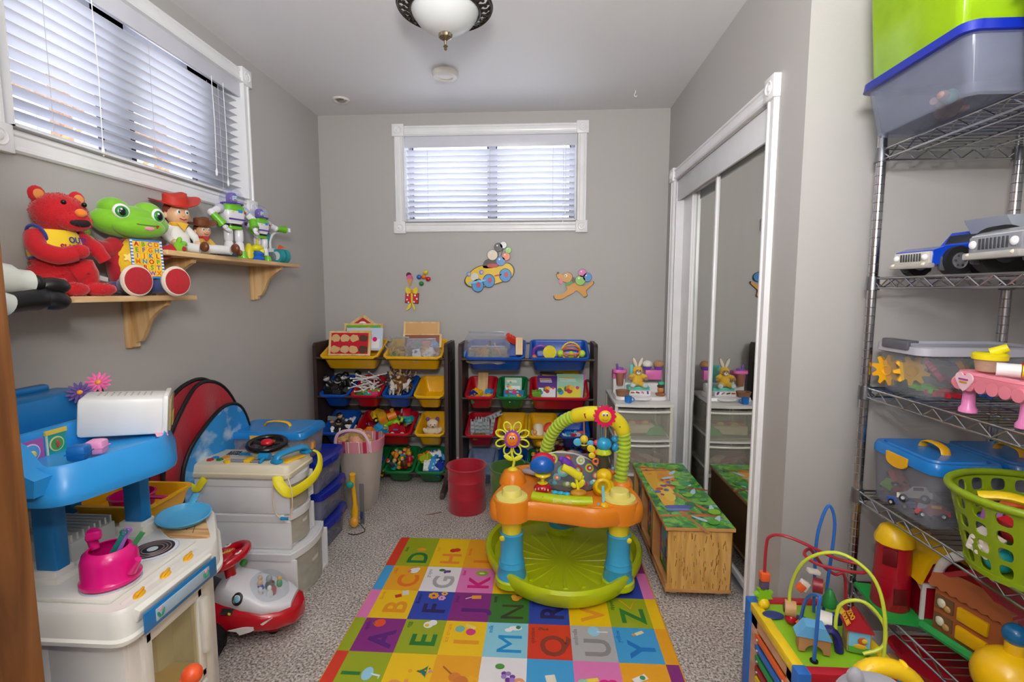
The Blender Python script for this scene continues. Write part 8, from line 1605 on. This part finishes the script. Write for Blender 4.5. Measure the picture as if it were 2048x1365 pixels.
b = B(); b.tube(smooth([(-.04, .03, 0), (0, .0, .010), (.04, -.03, .0)], 3), .014, P('f4d014', .3), 10, flat=(1.3, .7)); tag(b.obj('yellow_scoop', loc=(1.03, 1.11, .785)), 'long yellow piece lying on top inside the lime basket', 'toy')
b = B(); b.ell((0, 0, 0), (.03, .03, .022), P('2a8a3a', .35)); b.ell((.0, -.012, -.014), (.022, .02, .02), P('e0b070', .4)); tag(b.obj('capped_ball', loc=(1.14, 1.13, .80)), 'round toy head with green cap inside the lime basket', 'toy')
# shelf 5: farm toys
t = thing('toy_barn', 'red toy barn with yellow roof and round silo on a green base', 'toy barn', (1.085, 1.415, .332), -.15); RB = P('a80c24', .3); YB_ = P('e6b80c', .35)
b = B(); b.prism([(-.12, -.09), (.10, -.10), (.12, .08), (-.12, .09)], .010, P('1fa044', .35)); b.obj('green_base', t)
b = B(); b.lathe([(.046, .010), (.047, .012), (.045, .10), (.044, .10), (.042, .205)], RB, 36, (-.070, -.010, 0)); b.obj('silo', t)
for z0, a in ((.145, -2.2), (.035, -1.5)): b = B(); b.box((-.070+.040*math.cos(a), -.010+.040*math.sin(a), z0+.022), (.014, .034, .048), P('6a0616', .4), (0, 0, a), bev=.002); b.obj('silo_opening', t)
b = B(); b.lathe([(.049, .198), (.048, .210), (.036, .240), (.020, .250), (0, .252)], YB_, 12, (-.070, -.010, 0)); b.obj('silo_roof', t)
b = B(); b.box((.035, -.0, .075), (.11, .13, .13), RB); b.prism([(-.055, .14), (-.055, .0), (.055, 0), (.055, .14), (.0, .195)], .128, RB, (.035, .064, .0), (PI/2, 0, 0)); b.obj('barn_walls', t)
b = B(); 
for s_ in (-1, 1): b.prism([(0, .212), (.010, .212), (.050, .180), (.072, .115), (.064, .112), (.042, .174), (0, .200)], .15, YB_, (.035, .075, 0), (PI/2, 0, 0)) if s_ > 0 else b.prism([(0, .212), (-.010, .212), (-.050, .180), (-.072, .115), (-.064, .112), (-.042, .174), (0, .200)], .15, YB_, (.035, .075, 0), (PI/2, 0, 0))
b.obj('barn_roof', t)
b = B(); 
for x in (-.02, .09): b.box((x, -.068, .055), (.010, .006, .10), 'e8e4e0')
b.box((.035, -.068, .108), (.12, .006, .010), 'e8e4e0'); b.box((-.022, -.035, .112), (.006, .075, .010), 'e8e4e0', (.45, 0, 0)); b.obj('white_trim', t)
t = thing('toy_cottage', 'brown fronted toy cottage with yellow shutters and white roof edges', 'toy house', (1.115, 1.245, .332), .0); t.rotation_euler = (0, 0, -1.32)
BRo = P('b0643a', .4); b = B(); b.prism([(-.085, 0), (.085, 0), (.085, .13), (.0, .20), (-.085, .13)], .09, RB, (0, .06, .012), (PI/2, 0, 0)); b.obj('cottage_walls', t)
b = B(); b.box((0, -.034, .070), (.165, .012, .115), BRo, bev=.003); b.prism([(-.095, 0)]+[(-.095+.19*k/16, -.006 if k % 2 else .0) for k in range(17)]+[(.09, .03), (.03, .055), (-.05, .050), (-.09, .03)], .02, BRo, (0, -.030, .130), (PI/2-.25, 0, 0)); b.obj('brown_front', t)
for x, z in ((.015, .095), (.015, .045)): b = B(); b.box((x, -.045, z), (.070, .012, .036), P('f0b80c', .35), bev=.004); b.obj('yellow_shutter', t)
b = B(); 
for x, z in ((-.055, .095), (-.055, .045)):
    b.box((x, -.041, z), (.045, .004, .036), P('7a5a3a', .5)); b.ell((x-.005, -.045, z), (.011, .005, .012), 'cream', n=10, m=7, noise=.05); b.ell((x+.010, -.045, z-.008), (.009, .004, .009), P('c89a5a'), n=10, m=6)
b.obj('stall_animals', t)
b = B(); b.tube([(-.10, -.05, .008), (.10, -.05, .008)], .012, P('2fa050', .35), 8); b.box((0, .0, .006), (.19, .12, .012), P('2fa050', .35), bev=.003); b.obj('green_base', t)
for x in (-.06, .035): b = B(); b.tube(smooth([(x-.045, -.01, .135), (x-.03, -.01, .185), (x, -.0, .222), (x+.01, .03, .215)], 4), .009, CL('e6e4e6'), 10, flat=(1, 1.3)); b.obj('white_roof_edge', t)
b = B(); b.prism([(-.09, .0), (.0, .062), (.09, 0), (.095, .010), (0, .078), (-.095, .010)], .10, P('b0303c', .4), (0, .06, .145), (PI/2, 0, 0)); b.obj('roof', t)
t = thing('yellow_bulb_toy', 'round yellow toy with blue ball top and red stripe at bottom right', 'toy', (1.04, 1.075, .332)); b = B(); b.ell((0, 0, .062), (.072, .066, .064), P('f0bc0c', .25), n=28); b.cyl((0, 0, .11), (0, 0, .152), .017, P('f0bc0c', .25), n=18); b.obj('body', t)
b = B(); b.ell((0, 0, .165), .024, P('13669a', .2)); b.obj('blue_ball', t)
b = B(); b.tube(smooth([(-.028, -.062, .09), (-.012, -.068, .06), (.01, -.066, .035)], 4), .009, P('9a1430', .3), 8); b.ell((.03, -.045, .10), (.026, .012, .012), P('7a9a10', .3), (0, .5, 0)); b.obj('painted_marks', t)
b = B(); b.rr([(.16, .22, .03, 0), (.17, .23, .03, .008), (.22, .28, .04, .09), (.235, .295, .04, .094), (.235, .295, .04, .100), (.215, .275, .04, .098), (.16, .22, .03, .012)], P('b4b8be', .35)); tag(b.obj('grey_tray', loc=(1.245, 1.16, .40) if 0 else (1.27, 1.08, .332)), 'pale grey plastic tray on the lowest rack shelf behind the yellow toy', 'tray')
# floor under the rack
t = thing('wooden_toy_box', 'wooden toy box with a blue door under the lowest rack shelf', 'toy box', (1.17, 1.33, 0)); b = B(); b.box((0, 0, .09), (.28, .20, .18), NW, bev=.004); b.obj('box_body', t)
b = B(); b.box((-.085, -.102, .10), (.085, .010, .12), P('1a6ac0', .35), bev=.004); b.box((-.085, -.108, .12), (.045, .004, .05), P('5a1020', .4)); b.obj('blue_door', t)
b = B(); 
for i in range(8): b.box((.0+.017*i, -.102, .10), (.008, .006, .13), P(['c82030', '8a5a30'][i % 2]))
b.obj('red_slats', t)
b = B(); b.rr([(.22, .14, .05, 0), (.26, .18, .06, .03), (.27, .19, .06, .034), (.25, .17, .06, .034), (.21, .13, .05, .008)], P('c4142a', .3)); tag(b.obj('red_tray', loc=(1.15, 1.36, .185)), 'red plastic tray on the wooden box below the rack', 'tray')
b = B(); b.box((0, 0, .05), (.20, .16, .10), P('d8c8a8', .5), bev=.01); tag(b.obj('tan_box', loc=(1.15, 1.02, 0)), 'tan box on the floor under the near end of the rack', 'box')
# ---------------- nest small pieces under the part they belong to ----------------
NEST = dict(toy_kitchen=dict(door_window='door', door_grip='door', oven_interior='cabinet', burner='stove_top', knob='control_strip', picture_stickers='display_panel', name_label='canopy', utensil_hooks='canopy', cutting_board='counter'),
  lidded_box=dict(latch='lid', handle='lid'), drawer_unit=dict(drawer_pull='drawer'), toy_robot=dict(chest_panel='torso', hand='arm', dome='head'), plush_bear=dict(ear='head', nose='head', mouth='head', eye='head', vest_trim='vest', lettering='vest'),
  plush_frog=dict(eye='head', mouth='head', star_patch='belly', alphabet_panel='belly'), rag_doll=dict(face='head', hair='head', hat='head'), ride_on_car=dict(steering_wheel_stickers='steering_wheel', dome_figure='clear_dome', round_gauge='bonnet', side_flash='lower_body'),
  activity_saucer=dict(height_button='leg', leg_insert='leg', leg_cap='tray', seat_print='seat_fabric', seat_binding='seat_fabric', fabric_roll='seat_fabric', flower_face='pink_flower', flower_eyes='pink_flower', arch_windows='arch_top', lettering='toy_bar', bee_face='bee_charm', bee_wings='hanging_bee', orange_flower_face='purple_ruff', drum_studs='red_drum'),
  toy_chest=dict(caster='bottom_board'), fabric_drawer=dict(picture_front='drawer_box'), toy_dashboard=dict(horn_button='steering_wheel'), door_3=dict(door_handle='door_leaf'), ceiling_lamp=dict(finial='glass_bowl'), activity_cube=dict(zoo_house_roof='zoo_house_block', xylophone_bar='side_frame'),
  toy_train=dict(window='body'), toy_microwave=dict(vents='casing'), toy_flower=dict(flower_centre='petals'), baby_doll=dict(eyes='hair'), lidded_tote=dict(latch='lid'), play_rabbit=dict())
for root in [o for o in COL.objects if o.type == 'EMPTY' and o.parent is None]:
    rules = NEST.get(root.name.split('.')[0])
    if not rules: continue
    kids = list(root.children); base = lambda o: o.name.split('.')[0]
    ctr_ = lambda o: sum((o.matrix_basis @ Vector(c) for c in o.bound_box), Vector())/8
    for k in kids:
        want = rules.get(base(k))
        if not want: continue
        cand = [q for q in kids if q is not k and base(q) not in rules and (base(q) == want or (want == 'door' and base(q) in ('oven_door', 'lower_door')))]
        if not cand: continue
        q = min(cand, key=lambda q: (ctr_(q)-ctr_(k)).length)
        M0 = q.matrix_basis.inverted() @ k.matrix_basis; k.parent = q; k.matrix_basis = M0
